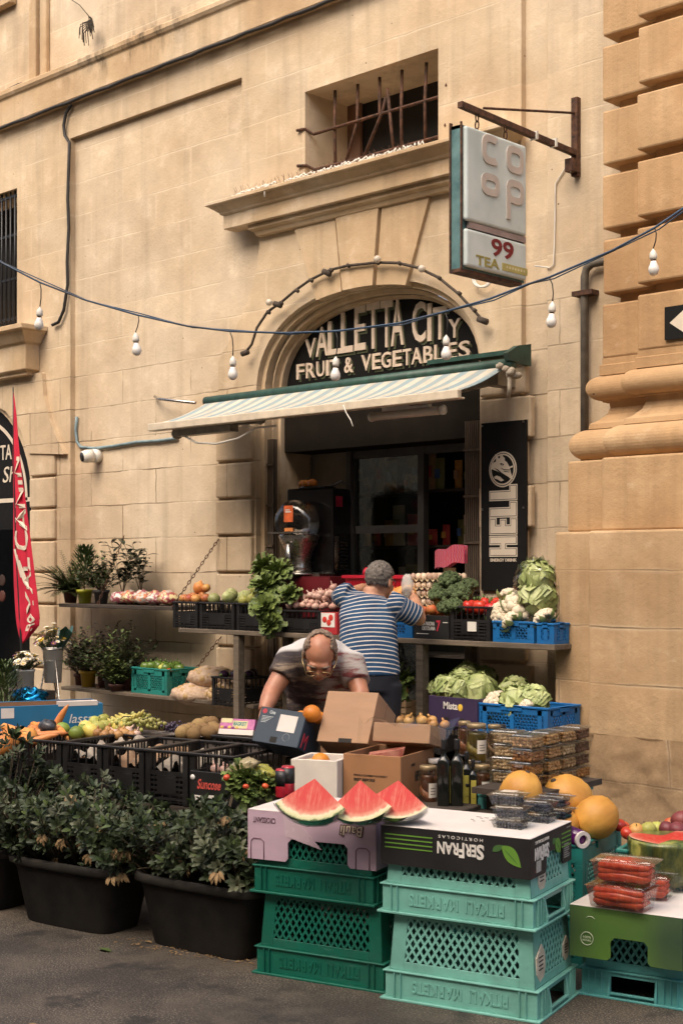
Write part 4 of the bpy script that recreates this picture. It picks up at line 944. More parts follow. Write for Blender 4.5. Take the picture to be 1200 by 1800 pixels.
def mk(key):
    if key in PRO: return PRO[key]
    V = []
    for v in range(3):
        w = MB(); ms = None; R = RND
        if key == 'orange': w.ball((0,0,0), .042, (1,1,.95), amp=.03); ms = fm('orange', (.62,.19,.02), (.75,.27,.03), bmp=.15, bscale=300)
        elif key == 'apple': w.ball((0,0,0), .038, (1,1,.9), fn=dimple); w.tube([(0,0,.025),(.003,0,.042)], .002, 4, mi=1); ms = [fm('apple', (.35,.03,.03), (.55,.30,.08)), M_WOODD]
        elif key == 'green_apple': w.ball((0,0,0), .040, (1,1,.9), fn=dimple); w.tube([(0,0,.025),(.003,0,.042)], .002, 4, mi=1); ms = [fm('green_apple', (.38,.40,.07), (.52,.50,.13)), M_WOODD]
        elif key == 'lemon': w.ball((0,0,0), .034, (1.25,1,1), amp=.04, fn=lambda th, ph: 1); ms = fm('lemon', (.62,.47,.08), (.72,.58,.16))
        elif key == 'lime': w.ball((0,0,0), .03, (1.15,1,1), amp=.05); ms = fm('lime', (.14,.24,.03), (.28,.34,.06))
        elif key == 'pear': w.ball((0,0,0), .038, (1,1,1.3), fn=pearf, amp=.03); w.tube([(0,0,.04),(.004,0,.062)], .002, 4, mi=1); ms = [fm('pear', (.24,.27,.05), (.40,.38,.10)), M_WOODD]
        elif key == 'peach': w.ball((0,0,0), .036, (1,1,.92), fn=dimple); ms = fm('peach', (.62,.30,.07), (.52,.06,.04), sc=16)
        elif key == 'plum': w.ball((0,0,0), .034, (1,1,.95), fn=dimple); ms = fm('plum', (.11,.02,.03), (.26,.06,.06), sc=14)
        elif key == 'kiwi': w.ball((0,0,0), .029, (1.25,1,1), amp=.05); ms = fm('kiwi', (.20,.115,.045), (.30,.19,.08), r=.85, bmp=.4, bscale=260)
        elif key == 'potato': w.ball((0,0,0), .042, (1.3,1,.85), amp=.16); ms = fm('potato', (.45,.29,.13), (.55,.38,.19), r=.8)
        elif key == 'onion': w.ball((0,0,0), .034, (1,1,.9), amp=.04); w.lathe([(.012,.026),(.005,.05)], 6); ms = fm('onion', (.42,.20,.06), (.55,.32,.12))
        elif key == 'garlic': w.ball((0,0,0), .027, (1,1,.85), fn=ribf(7,.06)); w.lathe([(.012,.018),(.005,.028),(.004,.045)], 7); ms = fm('garlic', (.52,.26,.20), (.68,.48,.38))
        elif key == 'aubergine': w.ball((0,0,0), .045, (1,1,1.8), fn=pearf); w.lathe([(.02,.075),(.012,.09),(.006,.11)], 7, mi=1); ms = [fm('aubergine', (.010,.006,.012), (.03,.012,.03), r=.2), fm('calyx', (.10,.14,.04))]
        elif key in ('red_pepper', 'green_pepper', 'orange_pepper'):
            cc = {'r': ((.50,.02,.015),(.62,.05,.03)), 'g': ((.06,.13,.02),(.15,.22,.04)), 'o': ((.68,.20,.03),(.78,.30,.05))}[key[0]]
            w.ball((0,0,0), .042, (1,1,1.15), fn=pepperf); w.tube([(0,0,.036),(.004,0,.062)], .006, 5, mi=1); ms = [fm(key, *cc, r=.25), fm('stalk', (.08,.15,.03))]
        elif key == 'tomato': w.ball((0,0,0), .033, (1,1,.85), fn=dimple); ms = fm('tomato', (.50,.03,.02), (.6,.09,.03), r=.25)
        elif key == 'long_pepper':
            w.tube([(-.095,0,0),(-.07,.004,.004),(0,.006,.006),(.06,0,.002),(.085,-.004,-.004),(.098,-.006,-.008)], [.010,.017,.019,.016,.010,.002], 9); w.tube([(-.095,0,0),(-.115,-.004,.006)], .004, 5, mi=1); ms = [fm('long_pepper', (.52,.035,.02), (.68,.13,.05), r=.25), fm('stalk', (.08,.15,.03))]
        elif key == 'carrot':
            w.tube([(-.085,0,0),(-.08,0,0),(-.03,.002,0),(.04,0,.002),(.08,-.003,0),(.10,-.004,-.002)], [.010,.021,.022,.017,.010,.002], 9); ms = fm('carrot', (.68,.22,.05), (.78,.33,.10))
        elif key == 'squash':
            w.ball((0,0,0), .062, (1,1,1.2), fn=lambda th, ph: pearf(th, ph)*(1+.05*math.cos(8*th)*math.sin(ph)), amp=.06); ms = fm('squash', (.72,.27,.05), (.80,.36,.10))
        elif key == 'melon_green': w.ball((0,0,0), .055, (1.15,1,.95), amp=.04); ms = fm('melon_green', (.26,.30,.09), (.42,.42,.20), sc=20)
        elif key == 'yellow_melon':
            w.ball((0,0,0), .088, (1,1,1.12), 26, 16, amp=.05, fr=2, fn=lambda th, ph: 1+.02*math.cos(13*th+3*math.sin(3*ph))*math.sin(ph)); w.lathe([(.012,.094),(.008,.102),(.0,.103)], 8, mi=1)
            ms = [mat('skin_yellow_melon', (.56,.235,.03), .55, .25, 7, .7, 18, col2=(.70,.37,.07), rnd=.06, stretch=(1,1,.3), dist=.006), M_WOODD]
        elif key == 'egg': w.ball((0,0,0), .021, (1,1,1.25), nu=9, nv=7); ms = mat('egg_shell', (.55,.33,.20), .5, .1, 5, col2=(.72,.58,.45), rnd=.3)
        elif key == 'cauliflower':
            bumpy(w, (0,0,0), .065, 46, .020)
            for i in range(44): 
                t = RND.uniform(0,1.4); p = RND.uniform(0,2*PI); w.ball((math.sin(t)*math.cos(p)*.076, math.sin(t)*math.sin(p)*.076, math.cos(t)*.06), .0085, nu=6, nv=4)
            for i in range(6): p = i*PI/3+.2; dd = Vector((math.cos(p), math.sin(p), .25)); w.leaf(dd*.03+Vector((0,0,-.035)), dd, (0,0,1), .085, .045, 1, -.35)
            ms = [mat('curd', (.66,.57,.42), .75, .12, 30, rnd=.06), fm('cauli_leaf', (.14,.22,.05), (.34,.40,.16), r=.6)]
        elif key == 'cabbage':
            w.ball((0,0,0), .085, (1,1,.9), 14, 10, amp=.06, fr=2)
            for i in range(15):
                p = i*2.4+v; el = RND.uniform(-.2,1.2); c = Vector((math.cos(p)*math.cos(el), math.sin(p)*math.cos(el), math.sin(el)))
                a = c.orthogonal().normalized(); b_ = c.cross(a)
                def ls(u, q, c=c, a=a, b_=b_, p=p):
                    x, y = (u-.5)*1.7, (q-.5)*1.7; rr = .092+.016*(x*x+y*y)+.004*math.sin(9*u+p)*math.cos(8*q)
                    return (c+a*x*.8+b_*y*.8).normalized()*rr
                w.surf(ls, 6, 6, mi=1)
            ms = [fm('cabbage_heart', (.38,.42,.16), (.55,.56,.28), r=.5), mat('skin_cabbage_leaf', (.22,.30,.07), .5, .2, 14, .3, 30, col2=(.50,.54,.24), rnd=.12, stretch=(1,1,.4))]
        elif key == 'broccoli':
            for i in range(16):
                t = math.acos(1-(i+.5)/16); p = i*2.4; c = Vector((math.sin(t)*math.cos(p)*.06, math.sin(t)*math.sin(p)*.06, math.cos(t)*.045)); w.tube([(0,0,-.06), c], [.014,.008], 6, mi=1)
                w.ball(c, .028, (1,1,.85), 9, 7, amp=.35, fr=55)
                for k in range(12):
                    q = Vector((RND.gauss(0,1), RND.gauss(0,1), RND.gauss(.5,1))).normalized(); w.ball(c+q*.025, .0075, nu=5, nv=4)
            ms = [mat('skin_broccoli', (.045,.075,.025), .8, .35, 60, .6, 150, col2=(.10,.14,.05), rnd=.1), fm('broc_stem', (.25,.32,.12))]
        elif key == 'lettuce':
            for i in range(60):
                p = i*2.4+RND.uniform(-.5,.5); ring = i/60; el = 1.35-1.7*ring+RND.uniform(-.3,.3); dd = Vector((math.cos(p)*math.cos(el), math.sin(p)*math.cos(el), math.sin(el)))
                L = RND.uniform(.13,.24); a = dd.cross(Vector((0,0,1))).normalized(); n_ = a.cross(dd)
                def ls(u, q, dd=dd, a=a, n_=n_, L=L, p=p):
                    x = (u-.5)*2; wdt = .042*math.sin(min(1, q*1.15)*PI*.62)+.008
                    return dd*L*q+a*x*wdt+n_*(-.05*q*q+.02*abs(x)+.010*q*math.sin(14*q+7*x+p)*abs(x)*1.6)
                w.surf(ls, 6, 7)
            ms = mat('skin_lettuce', (.05,.10,.018), .5, .3, 18, .3, 60, col2=(.22,.28,.07), rnd=.15)
        elif key == 'grape_bunch':
            for i in range(52):
                q = Vector((RND.gauss(0,.05), RND.gauss(0,.03), RND.uniform(-.01,.035))); w.ball(q, .0115, (1,1,1.1), nu=8, nv=6)
            w.tube([(-.05,0,.03),(.0,0,.05),(.06,.01,.055)], .003, 5, mi=1); ms = [fm('grape', (.30,.30,.06), (.46,.43,.14), r=.3), M_WOODD]
        elif key == 'dark_grape_bunch':
            for i in range(46):
                q = Vector((RND.gauss(0,.04), RND.gauss(0,.03), RND.uniform(-.01,.03))); w.ball(q, .011, nu=8, nv=6)
            ms = fm('dark_grape', (.02,.014,.03), (.06,.04,.07), r=.35)
        elif key == 'banana_bunch':
            for k in range(4):
                ax = (k-1.5)*.28; pts = []
                for i in range(8):
                    t = -1.0+2.0*i/7; pts.append(Vector((.11*math.sin(t), .035*(k-1.5)+.02*ax*math.cos(t), .11*(math.cos(t)-1)*-1*.8-.02)))
                w.tube(pts, [.006,.014,.019,.02,.02,.018,.012,.005], 8)
            ms = fm('banana', (.55,.46,.10), (.68,.58,.16))
        V.append((w, ms))
    PRO[key] = [None]*3
    out = []
    for w, ms in V:
        o = w.build(key, ms); out.append(o.data); bpy.data.objects.remove(o)
    PRO[key] = out; return out
def put(key, loc, label, cat, group=None, s=1.0, rot=None, name=None):
    me = RND.choice(mk(key)); o = bpy.data.objects.new(name or key, me); COL.objects.link(o)
    r = rot if rot is not None else (RND.uniform(-.6,.6), RND.uniform(-.6,.6), RND.uniform(0,2*PI))
    o.location = loc; o.rotation_euler = r; o.scale = (s*RND.uniform(.93,1.07),)*3
    return tag(o, label, cat, group)
def heap(key, n, M, w, d, z, sp, dome, label, cat, group, s=1.0, rot=None, layers=1, name=None, key2=None):
    nx = max(1, int(w/sp)); pts = []
    for L in range(layers):
        sh = 1-.35*L; ny = max(1, int(d*sh/(sp*.95))); nxx = max(1, int(w*sh/sp))
        for i in range(nxx):
            for j in range(ny):
                x = (-.5+(i+.5+(.25 if j % 2 else -.25)*(nxx > 1))/nxx)*w*sh+RND.uniform(-.12,.12)*sp; y = (-.5+(j+.5)/ny)*d*sh+RND.uniform(-.12,.12)*sp
                pts.append((x, y, z+L*sp*.72+dome*max(0, 1-(2*x/w)**2)*max(.2, 1-(2*y/d)**2)+RND.uniform(-.1,.1)*sp))
    pts.sort(key=lambda p: (p[1]-p[2]*1.5)); out = []
    for p in pts[:n]:
        out.append(put(RND.choice(key2) if key2 and RND.random() < .4 else key, M @ Vector(p), label, cat, group, s, rot() if rot else None, name))
    return out
def flatrot(): return (RND.uniform(-.25,.25), RND.uniform(-.25,.25), RND.uniform(0,2*PI))
def TF(px0, px1, Y, z, d): return front(px0, px1, Y, z, d)[0]
TZ0 = TZ+.17
heap('apple', 7, TF(304,347,TY+.03,TZ0,.4), .22, .36, .045, .07, .02, 'red apple on the black crate by the shelf chain', 'apple', 'red apples by the shelf chain')
heap('melon_green', 6, TF(349,411,TY+.03,TZ0,.4), .30, .34, .05, .11, .03, 'pale green melon heaped on the second black crate', 'melon', 'pale green melons on the table', s=.9)
for i, (px, py) in enumerate(((350,1032),(362,1034))): put(('squash','apple')[i], PY(px, py, TY+.22), ('orange squash behind the pale green melons','red apple resting against the orange squash')[i], ('squash','apple')[i], s=(.8,1.0)[i])
heap('pear', 26, TF(412,470,TY+.02,TZ0,.42), .32, .38, .05, .068, .05, 'green pear heaped on the crate beside the lettuce', 'pear', 'green pears beside the lettuce', rot=flatrot, layers=2)
for i, (px, py, Y, s, l) in enumerate(((468,1000,-.42,1.0,'topmost lettuce head in the stack by the door shutter'),(490,1008,-.45,1.0,'lettuce head right of the topmost one against the juicer'),(470,1033,-.58,.95,'lettuce head in the middle of the leafy stack'),(512,1045,-.58,.7,'smaller lettuce head next to the garlic crate'),(468,1070,-.70,.95,'lettuce head hanging over the table edge'),(478,1098,-.70,.75,'lowest lettuce head drooping below the table edge'))):
    put('lettuce', PY(px, py, Y), l, 'lettuce', 'lettuce heads by the door', s=s*.60, rot=(1.1+RND.uniform(-.3,.3), RND.uniform(-.4,.4), RND.uniform(-.4,.4)) if i > 3 else (.7, RND.uniform(-.4,.4), RND.uniform(-.5,.5)))
heap('garlic', 30, TF(497,566,TY+.02,TZ+.13,.42), .40, .38, .05, .062, .045, 'pink white garlic bulb heaped in the crate behind the balding man', 'garlic', 'garlic bulbs behind the balding man', layers=2)
for i in range(11): put('garlic', PY(560+i*3.2, 1050-i*1.5+RND.uniform(-7,7), TY+.1+.01*i), 'garlic bulb stacked against the juicer box', 'garlic', 'garlic bulbs against the juicer box')
for px, py, l in ((538,858,'orange in a net bag on the juicer'),(549,851,'orange on the juicer beside the netted ones'),(532,864,'orange lowest in the net on the juicer')): 
    v = PY(px, py, .02); v.z = max(v.z, TZ+.395+.70); put('orange', v, l, 'orange', s=.9)
# eggs
for k in range(4):
    zt = TZ+.20+.055*k; et = thing('egg_tray', 'grey pulp egg tray %s in the stack of four' % ('lowest','second from below','third from below','topmost')[k], 'egg tray', TM((XA(757,-.35), -.27, zt)), 'egg trays on the stall table')
    def et_s(u, v): return ((u-.5)*.29, (v-.5)*.29, .022*math.cos(u*12*PI)*math.cos(v*12*PI)*.6+.012)
    w = MB(); w.surf(et_s, 36, 36); tr = w.build('tray', mat('egg_pulp', (.42,.32,.20), .9, .15, 30), et); so_ = tr.modifiers.new('t', 'SOLIDIFY'); so_.thickness = .003
    for i in range(6):
        for j in range(2 if k < 3 else 6):
            put('egg', (XA(757,-.35)-.12+.048*i, -.27-.12+.048*j, zt+.032), 'hen egg sitting in the stacked pulp trays', 'egg', 'eggs in the trays', rot=(0,0,RND.random()*6))
bx('box', (0,0,0), (.1,.1,.1), M_KRAFT) if False else None
ec = carton('plain brown carton under the stacked egg trays', TM((XA(757,-.35), -.27, TZ+.001)), .3, .3, .185, M_KRAFT, M_KRAFTD)
heap('peach', 12, TF(727,788,TY+.02,TZ+.12,.3), .30, .22, .05, .072, .03, 'ripe peach in the black lettered carton', 'peach', 'peaches in the black carton', key2=['peach'])
for px, py, l in ((692,1045,'front'),(706,1043,'middle'),(718,1041,'rear')): put('squash', PY(px, py, -.42), l+' pale yellow squash next to the grey haired man', 'squash', s=.95)
for px, py, Y, s in ((790,1018,-.38,1.0),(772,1048,-.48,1.0),(806,1042,-.48,1.05),(822,1030,-.35,.9),(785,1066,-.58,.8),(800,1065,-.6,.85),(776,1030,-.36,.9)): put('broccoli', PY(px, py+4, Y), 'dark green broccoli head piled between eggs and red peppers', 'broccoli', 'broccoli heads on the stall table', s=s, rot=(-.3,0,RND.random()*6))
heap('red_pepper', 16, TF(791,861,TY+.02,TZ+.15,.42), .34, .38, .05, .085, .02, 'glossy red pepper in the black crate under the advert', 'pepper', 'red peppers in the black crate', rot=flatrot)
for px, py, Y, s in ((884,1080,-.56,1.2),(914,1074,-.52,1.4),(898,1056,-.40,1.1),(903,1092,-.60,1.0),(957,1088,-.57,.9)): put('cauliflower', PY(px, py, Y), 'creamy cauliflower in the blue crates by the pier', 'cauliflower', 'cauliflowers at the table end', s=s, rot=(.75,RND.uniform(-.1,.1),RND.random()*6))
for px, py, s, l in ((946,1052,1.2,'bagged pale cabbage leaning on the pier above the cauliflowers'),(944,1016,1.05,'bagged green cabbage topmost beside the advert panel')): put('cabbage', PY(px, py, -.50), l, 'cabbage', s=s)
w = MB(); c = PY(940, 1032, -.50); w.ball(c, .14, (1.0,.8,1.25), 26, 20, amp=.35, fr=6); tag(w.build('produce_bag', clear_mat('clear_film', (.995,.995,.99), .15, k=.45, base=.05)), 'crumpled clear bag around the cabbages by the pier', 'bag')
w = MB(); c = PY(790, 985, -.2); w.surf(lambda u, v: (c.x+(u-.5)*.26, c.y-.03*math.sin(PI*u), c.z+(v-.5)*.12+.05*u+.01*math.sin(11*u)), 12, 8); w.surf(lambda u, v: (c.x+(u-.5)*.26, c.y+.03, c.z+(v-.5)*.12+.05*u+.01*math.sin(11*u)), 12, 8, flip=True)
m, nt, b = _nt('snack_foil'); tc = nd(nt, 'ShaderNodeTexCoord'); wv_ = nd(nt, 'ShaderNodeTexWave'); wv_.inputs['Scale'].default_value = 14; wv_.inputs['Distortion'].default_value = 3; nt.links.new(mapping(nt, tc.outputs['Object'], (1,1,3)), wv_.inputs[0]); nt.links.new(ramp(nt, wv_.outputs[0], [(.2,(.5,.03,.05)),(.45,(.6,.5,.45)),(.6,(.05,.08,.3)),(.85,(.5,.03,.05))]).outputs[0], b.inputs[0]); b.inputs['Roughness'].default_value = .25
tag(w.build('snack_bag', m), 'shiny red and blue snack bag above the broccoli', 'bag')
# low shelf
for px, py, Y, s in ((782,1212,-.70,.9),(812,1204,-.6,1.0),(842,1218,-.62,1.15),(822,1190,-.45,.95),(805,1216,-.72,.85),(768,1214,-.55,.7),(850,1195,-.4,.85)): put('cabbage', PY(px, py, Y), 'green cabbage heaped over the purple carton', 'cabbage', 'cabbages over the purple carton', s=s)
for px, py, Y, s, k in ((878,1240,-.72,1.15,'cauliflower'),(908,1238,-.72,1.0,'cabbage'),(938,1232,-.68,1.0,'cabbage'),(905,1218,-.5,.95,'cabbage'),(925,1242,-.76,.7,'cauliflower')): put(k, PY(px, py, Y), ('creamy cauliflower' if k == 'cauliflower' else 'pale round cabbage')+' in the low blue crate', k, ('cauliflowers' if k == 'cauliflower' else 'cabbages')+' in the low blue crate', s=s, rot=(.5,.1,RND.random()*6))
for i, (px, py) in enumerate(((700,1205),(690,1222),(712,1215))): put(('lettuce','lettuce','onion')[i], PY(px, py, -.55), ('dark leafy head under the table beside the leg','lower leafy head under the table','onion under the table near the wooden crate')[i], ('lettuce','lettuce','onion')[i], s=.7)
wc = thing('wooden_crate', 'small pale wooden crate under the table beside the leg', 'crate', TM(PY(702,1262,-.55), .1) @ Matrix.Scale(.7,4))
w = MB()
for z in (.0,.06,.12):
    for s in (-1,1): w.box((-.16,s*.12-.004,z),(.16,s*.12+.004,z+.045)); w.box((s*.16-.004,-.115,z),(s*.16+.004,.115,z+.045))
w.build('slat', mat('raw_pine', (.42,.27,.14), .8, .2, 6), wc)
for a in (-.15,.135):
    for b_ in (-.115,.1): bx('post', (a,b_,0), (a+.015,b_+.015,.18), mat('raw_pine', (.42,.27,.14)), wc)
heap('onion', 10, TM(PY(735,1272,-.98), .2), .40, .22, .0, .07, .03, 'straw coloured onion in the heap behind the brown boxes', 'onion', 'onions behind the brown boxes')
ot = crate('black crate of onions under the table behind the brown boxes', TM(PY(735,1272,-.98)-Vector((0,0,.16)), .2), .46, .28, .15, C_BLACK)
# lower wall shelf crates
LZ = SZ2+.001
heap('green_pepper', 9, TM((XA(284,-.25), -.21, LZ)), .38, .26, .20, .085, .02, 'green pepper in the teal crate on the lower shelf', 'pepper', 'green peppers in the teal crate', rot=flatrot)
put('tomato', PY(297,1182,-.32), 'single red tomato among the green peppers', 'tomato'); put('green_apple', PY(286,1174,-.3), 'yellow green apple on top of the green peppers', 'apple')
heap('aubergine', 8, TM((XA(423,-.34), -.34, SZ2)), .24, .26, .20, .085, .03, 'dark aubergine in the black crate at the shelf end', 'aubergine', 'aubergines at the shelf end', s=.85, rot=lambda: (PI/2, RND.uniform(-.3,.3), RND.random()*6))
M_SACK = mat('mesh_sack', (.52,.35,.23), .8, .16, 22, .9, 26, col2=(.62,.46,.33), dist=.02)
def sack(label, c, yaw, L, W_, H_):
    w = MB()
    def f(th, ph): return 1+.08*math.sin(5*th+2*ph)
    w.ball((0,0,0), 1, (L,W_,H_), 22, 14, amp=.16, fr=2.2)
    for k in range(3): w.surf(lambda u, v: (L*.85+.09*u, (v-.5)*(.04+.12*u), -H_*.25+.02*math.sin(9*v+k)*u+.012*k), 4, 6)
    t = thing('potato_sack', label, 'sack', TM(c, yaw)); w.build('netting', M_SACK, t)
    w = MB()
    for i in range(26):
        p = i*2.4; z = -.2+1.1*(i+.5)/26; r = math.sqrt(max(0, 1-z*z)); w.ball((r*math.cos(p)*L*.80, r*math.sin(p)*W_*.80, z*H_*.74), .034, (1.2,1,.9), 9, 7, amp=.15)
    w.build('potato_filling', fm('potato', (.45,.29,.13)), t)
sack('full mesh potato sack lying lowest on the shelf', PY(345,1225,-.30)+Vector((0,0,.02)), .1, .24, .16, .085)
sack('mesh potato sack slumped on top of the others', PY(372,1190,-.22), .15, .22, .15, .085)
sack('mesh potato sack standing against the aubergine crate', PY(394,1222,-.36), 1.3, .13, .10, .10)
# ------------------------------------------------------------------ front of the stall: upturned market crates, cartons, jars
Y15 = math.radians(15)
def market_crate(label, M, m, text=True, group=None):
    """plastic market crate standing upside down; local x = long side, front at -y"""
    t = thing('market_crate', label, 'crate', M, group); a, b, h = .30, .20, .305
    w = MB()
    # foot flange, band, ledge
    for z, o, th in ((0,.016,.008), (.098,.008,.006)):
        w.box((-a-o,-b-o,z),(a+o,-b+.012,z+th)); w.box((-a-o,b-.012,z),(a+o,b+o,z+th)); w.box((-a-o,-b+.012,z),(-a+.012,b-.012,z+th)); w.box((a-.012,-b+.012,z),(a+o,b-.012,z+th))
    w.box((-a,-b,.008),(a,-b+.006,.098)); w.box((-a,b-.006,.008),(a,b,.098))
    for s in (-1,1):
        x0, x1 = (a-.006,a) if s > 0 else (-a,-a+.006)
        w.box((x0,-b+.006,.008),(x1,-.085,.098)); w.box((x0,.085,.008),(x1,b-.006,.098)); w.box((x0,-.085,.008),(x1,.085,.022)); w.box((x0,-.085,.082),(x1,.085,.098))
        # handle cup: sloping cheeks and lip around the hole
        xo = a+.014 if s > 0 else -a-.014
        for y in (-.095,.085): w.add([(x1 if s > 0 else x0,y,.098),(x1 if s > 0 else x0,y,.008),(xo,y,.008),(xo,y,.03),(x1 if s > 0 else x0,y+.01,.098),(x1 if s > 0 else x0,y+.01,.008),(xo,y+.01,.008),(xo,y+.01,.03)], [(0,1,2,3),(7,6,5,4),(0,3,7,4),(3,2,6,7),(1,0,4,5)])
        w.box((min(x1,xo) if s > 0 else xo,-.085,.018),(xo if s > 0 else max(x0,xo),.085,.026))
        for y in (-b+.03,-b+.055,-.12,.12,b-.055,b-.03): w.box((min(x1,xo)-.001 if s > 0 else xo+.004,y-.002,.0082),(xo-.004 if s > 0 else x0+.001,y+.002,.0978))
    for x in (-a+.04,-a+.065,a-.065,a-.04):
        for s in (-1,1): w.box((x-.002,-b-.011 if s < 0 else b-.001,.0082),(x+.002,-b+.001 if s < 0 else b+.011,.0978))
    w.build('band', m, t, bevel=.0015)
    # tapered body with corner posts and lattice windows
    def P(sd, u, z):
        k = (z-.104)/.201; aa, bb = a-.012-.014*k, b-.010-.014*k
        if sd == 0: return Vector((u*aa, -bb, z))
        if sd == 1: return Vector((aa, u*bb, z))
        if sd == 2: return Vector((-u*aa, bb, z))
        return Vector((-aa, -u*bb, z))
    w = MB()
    NR = [(0,-1,0),(1,0,0),(0,1,0),(-1,0,0)]
    for sd in range(4):
        L = (a if sd % 2 == 0 else b); ul = 1-.062/L if sd % 2 == 0 else 1-.075/L
        for u0, u1, z0, z1 in ((-1,-ul,.104,.305),(ul,1,.104,.305),(-ul,ul,.104,.135),(-ul,ul,.285,.305)):
            n = Vector(NR[sd])*.004
            q = [P(sd,u0,z0),P(sd,u1,z0),P(sd,u1,z1),P(sd,u0,z1)]; w.add(q+[p-n for p in q], [(0,1,2,3),(7,6,5,4),(0,3,7,4),(1,0,4,5),(2,1,5,6),(3,2,6,7)])
    q = [P(0,-1,.304),P(0,1,.304),P(2,-1,.304),P(2,1,.304)]; w.add([p-Vector((0,0,.002)) for p in q], [(0,1,2,3)])
    for k in range(1, 12): x = -.27+.54*k/12; w.bar((x,-.17,.299),(x,.17,.299), .012, .004)
    w.build('body', m, t, bevel=.0012)
    for sd in range(4):
        L = (a if sd % 2 == 0 else b); ul = 1-.062/L if sd % 2 == 0 else 1-.075/L; W_ = ul*L
        g = MB(); n = Vector(NR[sd])*.0022
        lattice(g, lambda u, z: P(sd, u/L, z)-n, -W_-.002, W_+.002, .134, .286, .0325, .0088, .003, NR[sd]); g.build('lattice_panel', m, t)
    if text:
        for s_, x_, w__ in (('MARKETS',-.19,.20),('PITKALI',.04,.15)): w = MB(); put_text(w, s_, x_, .032, w__, .042, -b-.001, .0024, flipud=True, bold=.015); w.build('lettering', m, t)
    return t
def upright(label, M, w, d, h, m, group=None): return crate(label, M, w, d, h, m, 'lattice', group=group)
def corner(px, py, z, yaw, w, d):
    """matrix of a box whose front left bottom corner shows at (px,py) at height z"""
    c = PZ(px, py, z); f = Matrix.Rotation(yaw, 4, 'Z'); return Matrix.Translation(c+(f @ Vector((w/2, d/2, 0)))) @ f
gm = 'upturned market crates at the front'
def sticker(par, sd, u, z, w_, h_, m, M_):
    pass
# mint stack: left front foot of the lower crate at (665,1755)
ZS = Matrix.Diagonal((1,1,1.05,1)); mm = corner(667, 1756, 0, Y15, .632, .432) @ ZS; market_crate('pale mint market crate standing on the asphalt, lower of the stack', mm, C_MINT, group=gm)
m2 = mm @ Matrix.Translation((-.012,0,.306)) @ Matrix.Rotation(-.01, 4, 'Z'); t_up = market_crate('pale mint market crate carrying the black fruit carton lid', m2, C_MINT, group=gm)
M_PAPER = mat('torn_label', (.55,.45,.33), .8, .2, 25, col2=(.66,.58,.46))
def torn(label, M, pts, o, par_name='torn_label'):
    w = MB(); w.prism([(x, z) for x, z in pts], -.001, .0, T=M); ob = w.build(par_name, [M_PAPER]); tag(ob, label, 'paper label'); return ob
TRx = Matrix.Rotation(PI/2, 4, 'Z')
for k, (base, dx, dz, s, lab) in enumerate(((mm,.0,.13,1.0,'diamond shaped torn paper label on the lower mint crate corner'),(m2,.05,.12,.9,'torn paper label hanging under the black carton lid'),(mm,.27,.14,.7,'faint torn label at the far end of the lower mint crate'))):
    T_ = base @ Matrix.Translation((.2855-.0,-.17+dx,dz)) @ TRx
    w = MB(); pts = [(0,.02),(.03,-.01),(.07,.0),(.085,.03),(.08,.08),(.05,.115),(.03,.10),(.0,.075)]; w.prism([(x*s, z*s) for x, z in pts], -.0015, .004, T=T_); 
    for q in range(4): w.box((.02*s,-.003,(.03+.014*q)*s),(.06*s,-.0014,(.034+.014*q)*s), T_, 1)
    tag(w.build('torn_label', [M_PAPER, M_INK]), lab, 'paper label')
# dark green stack
ZD = Matrix.Diagonal((.94,1,1.05,1)); dm = corner(442, 1711, 0, Y15, .594, .432) @ ZD; market_crate('dark green market crate on the asphalt beside the planter', dm, C_DGRN, group=gm)
d2 = dm @ Matrix.Translation((-.03,0,.306)) @ Matrix.Diagonal((.94,1,1,1)); market_crate('dark green market crate under the lilac pastry carton', d2, C_DGRN, group=gm)
w = MB(); w.cbox((.2875,-.06,.19),(.004,.05,.07), dm); tag(w.build('torn_label', M_PAPER), 'tan paper label on the dark green crate end', 'paper label')
# lilac carton lid (upside down) with cut out handle
M_LILAC = mat('lilac_card', (.50,.36,.44), .7, .06, 4, .1, 90, stretch=(1,1,4)); M_WTOP = mat('white_card', (.66,.60,.55), .75, .08, 5)
def lid(label, M, w, d, h, m_side, m_top, cuts, name='carton_cover', th=.006, side_cut=None):
    t = thing(name, label, 'box', M); a, b = w/2, d/2
    def wall(L, c):
        pts = [(-L,0)]
        for (u0, u1, hh) in c: pts += [(u0-.012,0),(u0,.012),(u0+.0,hh-.015),(u0+.015,hh),(u1-.015,hh),(u1,hh-.015),(u1,.012),(u1+.012,0)]
        return pts+[(L,0),(L,h),(-L,h)]
    s = MB(); s.prism(wall(a, cuts), -b, -b+th); s.prism(wall(a, cuts), b-th, b); sc_ = side_cut or []
    s.prism(wall(b-th-.0005, sc_), -a, -a+th, T=Matrix.Rotation(PI/2, 4, 'Z')) 
    s.prism(wall(b-th-.0005, sc_), -a, -a+th, T=Matrix.Rotation(-PI/2, 4, 'Z'))
    s.build('side', m_side, t)
    w_ = MB(); w_.box((-a,-b,h),(a,b,h+.004)); w_.build('top', m_top, t, bevel=.002); return t
lw = .56
lm_ = TM((d2 @ Vector((-.02,-.0,.308)))-Vector((0,0,.192)), math.radians(17.5))
lt_ = lid('lilac pastry carton upside down with torn tape', lm_, lw, .40, .192, M_LILAC, M_WTOP, [(-.10,.16,.09)])
w = MB(); put_text(w, 'CROISSANT', -.255, .145, .10, .022, -.2012, .0008, flipud=True); w.build('lettering', plain('mauve_ink', (.10,.05,.07)), lt_)
w = MB(); put_text(w, 'Bauli', .13, .122, .10, .045, -.2018, .0012, flipud=True, slant=.15, bold=.045); w.build('logo_outline', plain('brown_ink', (.08,.04,.03)), lt_)
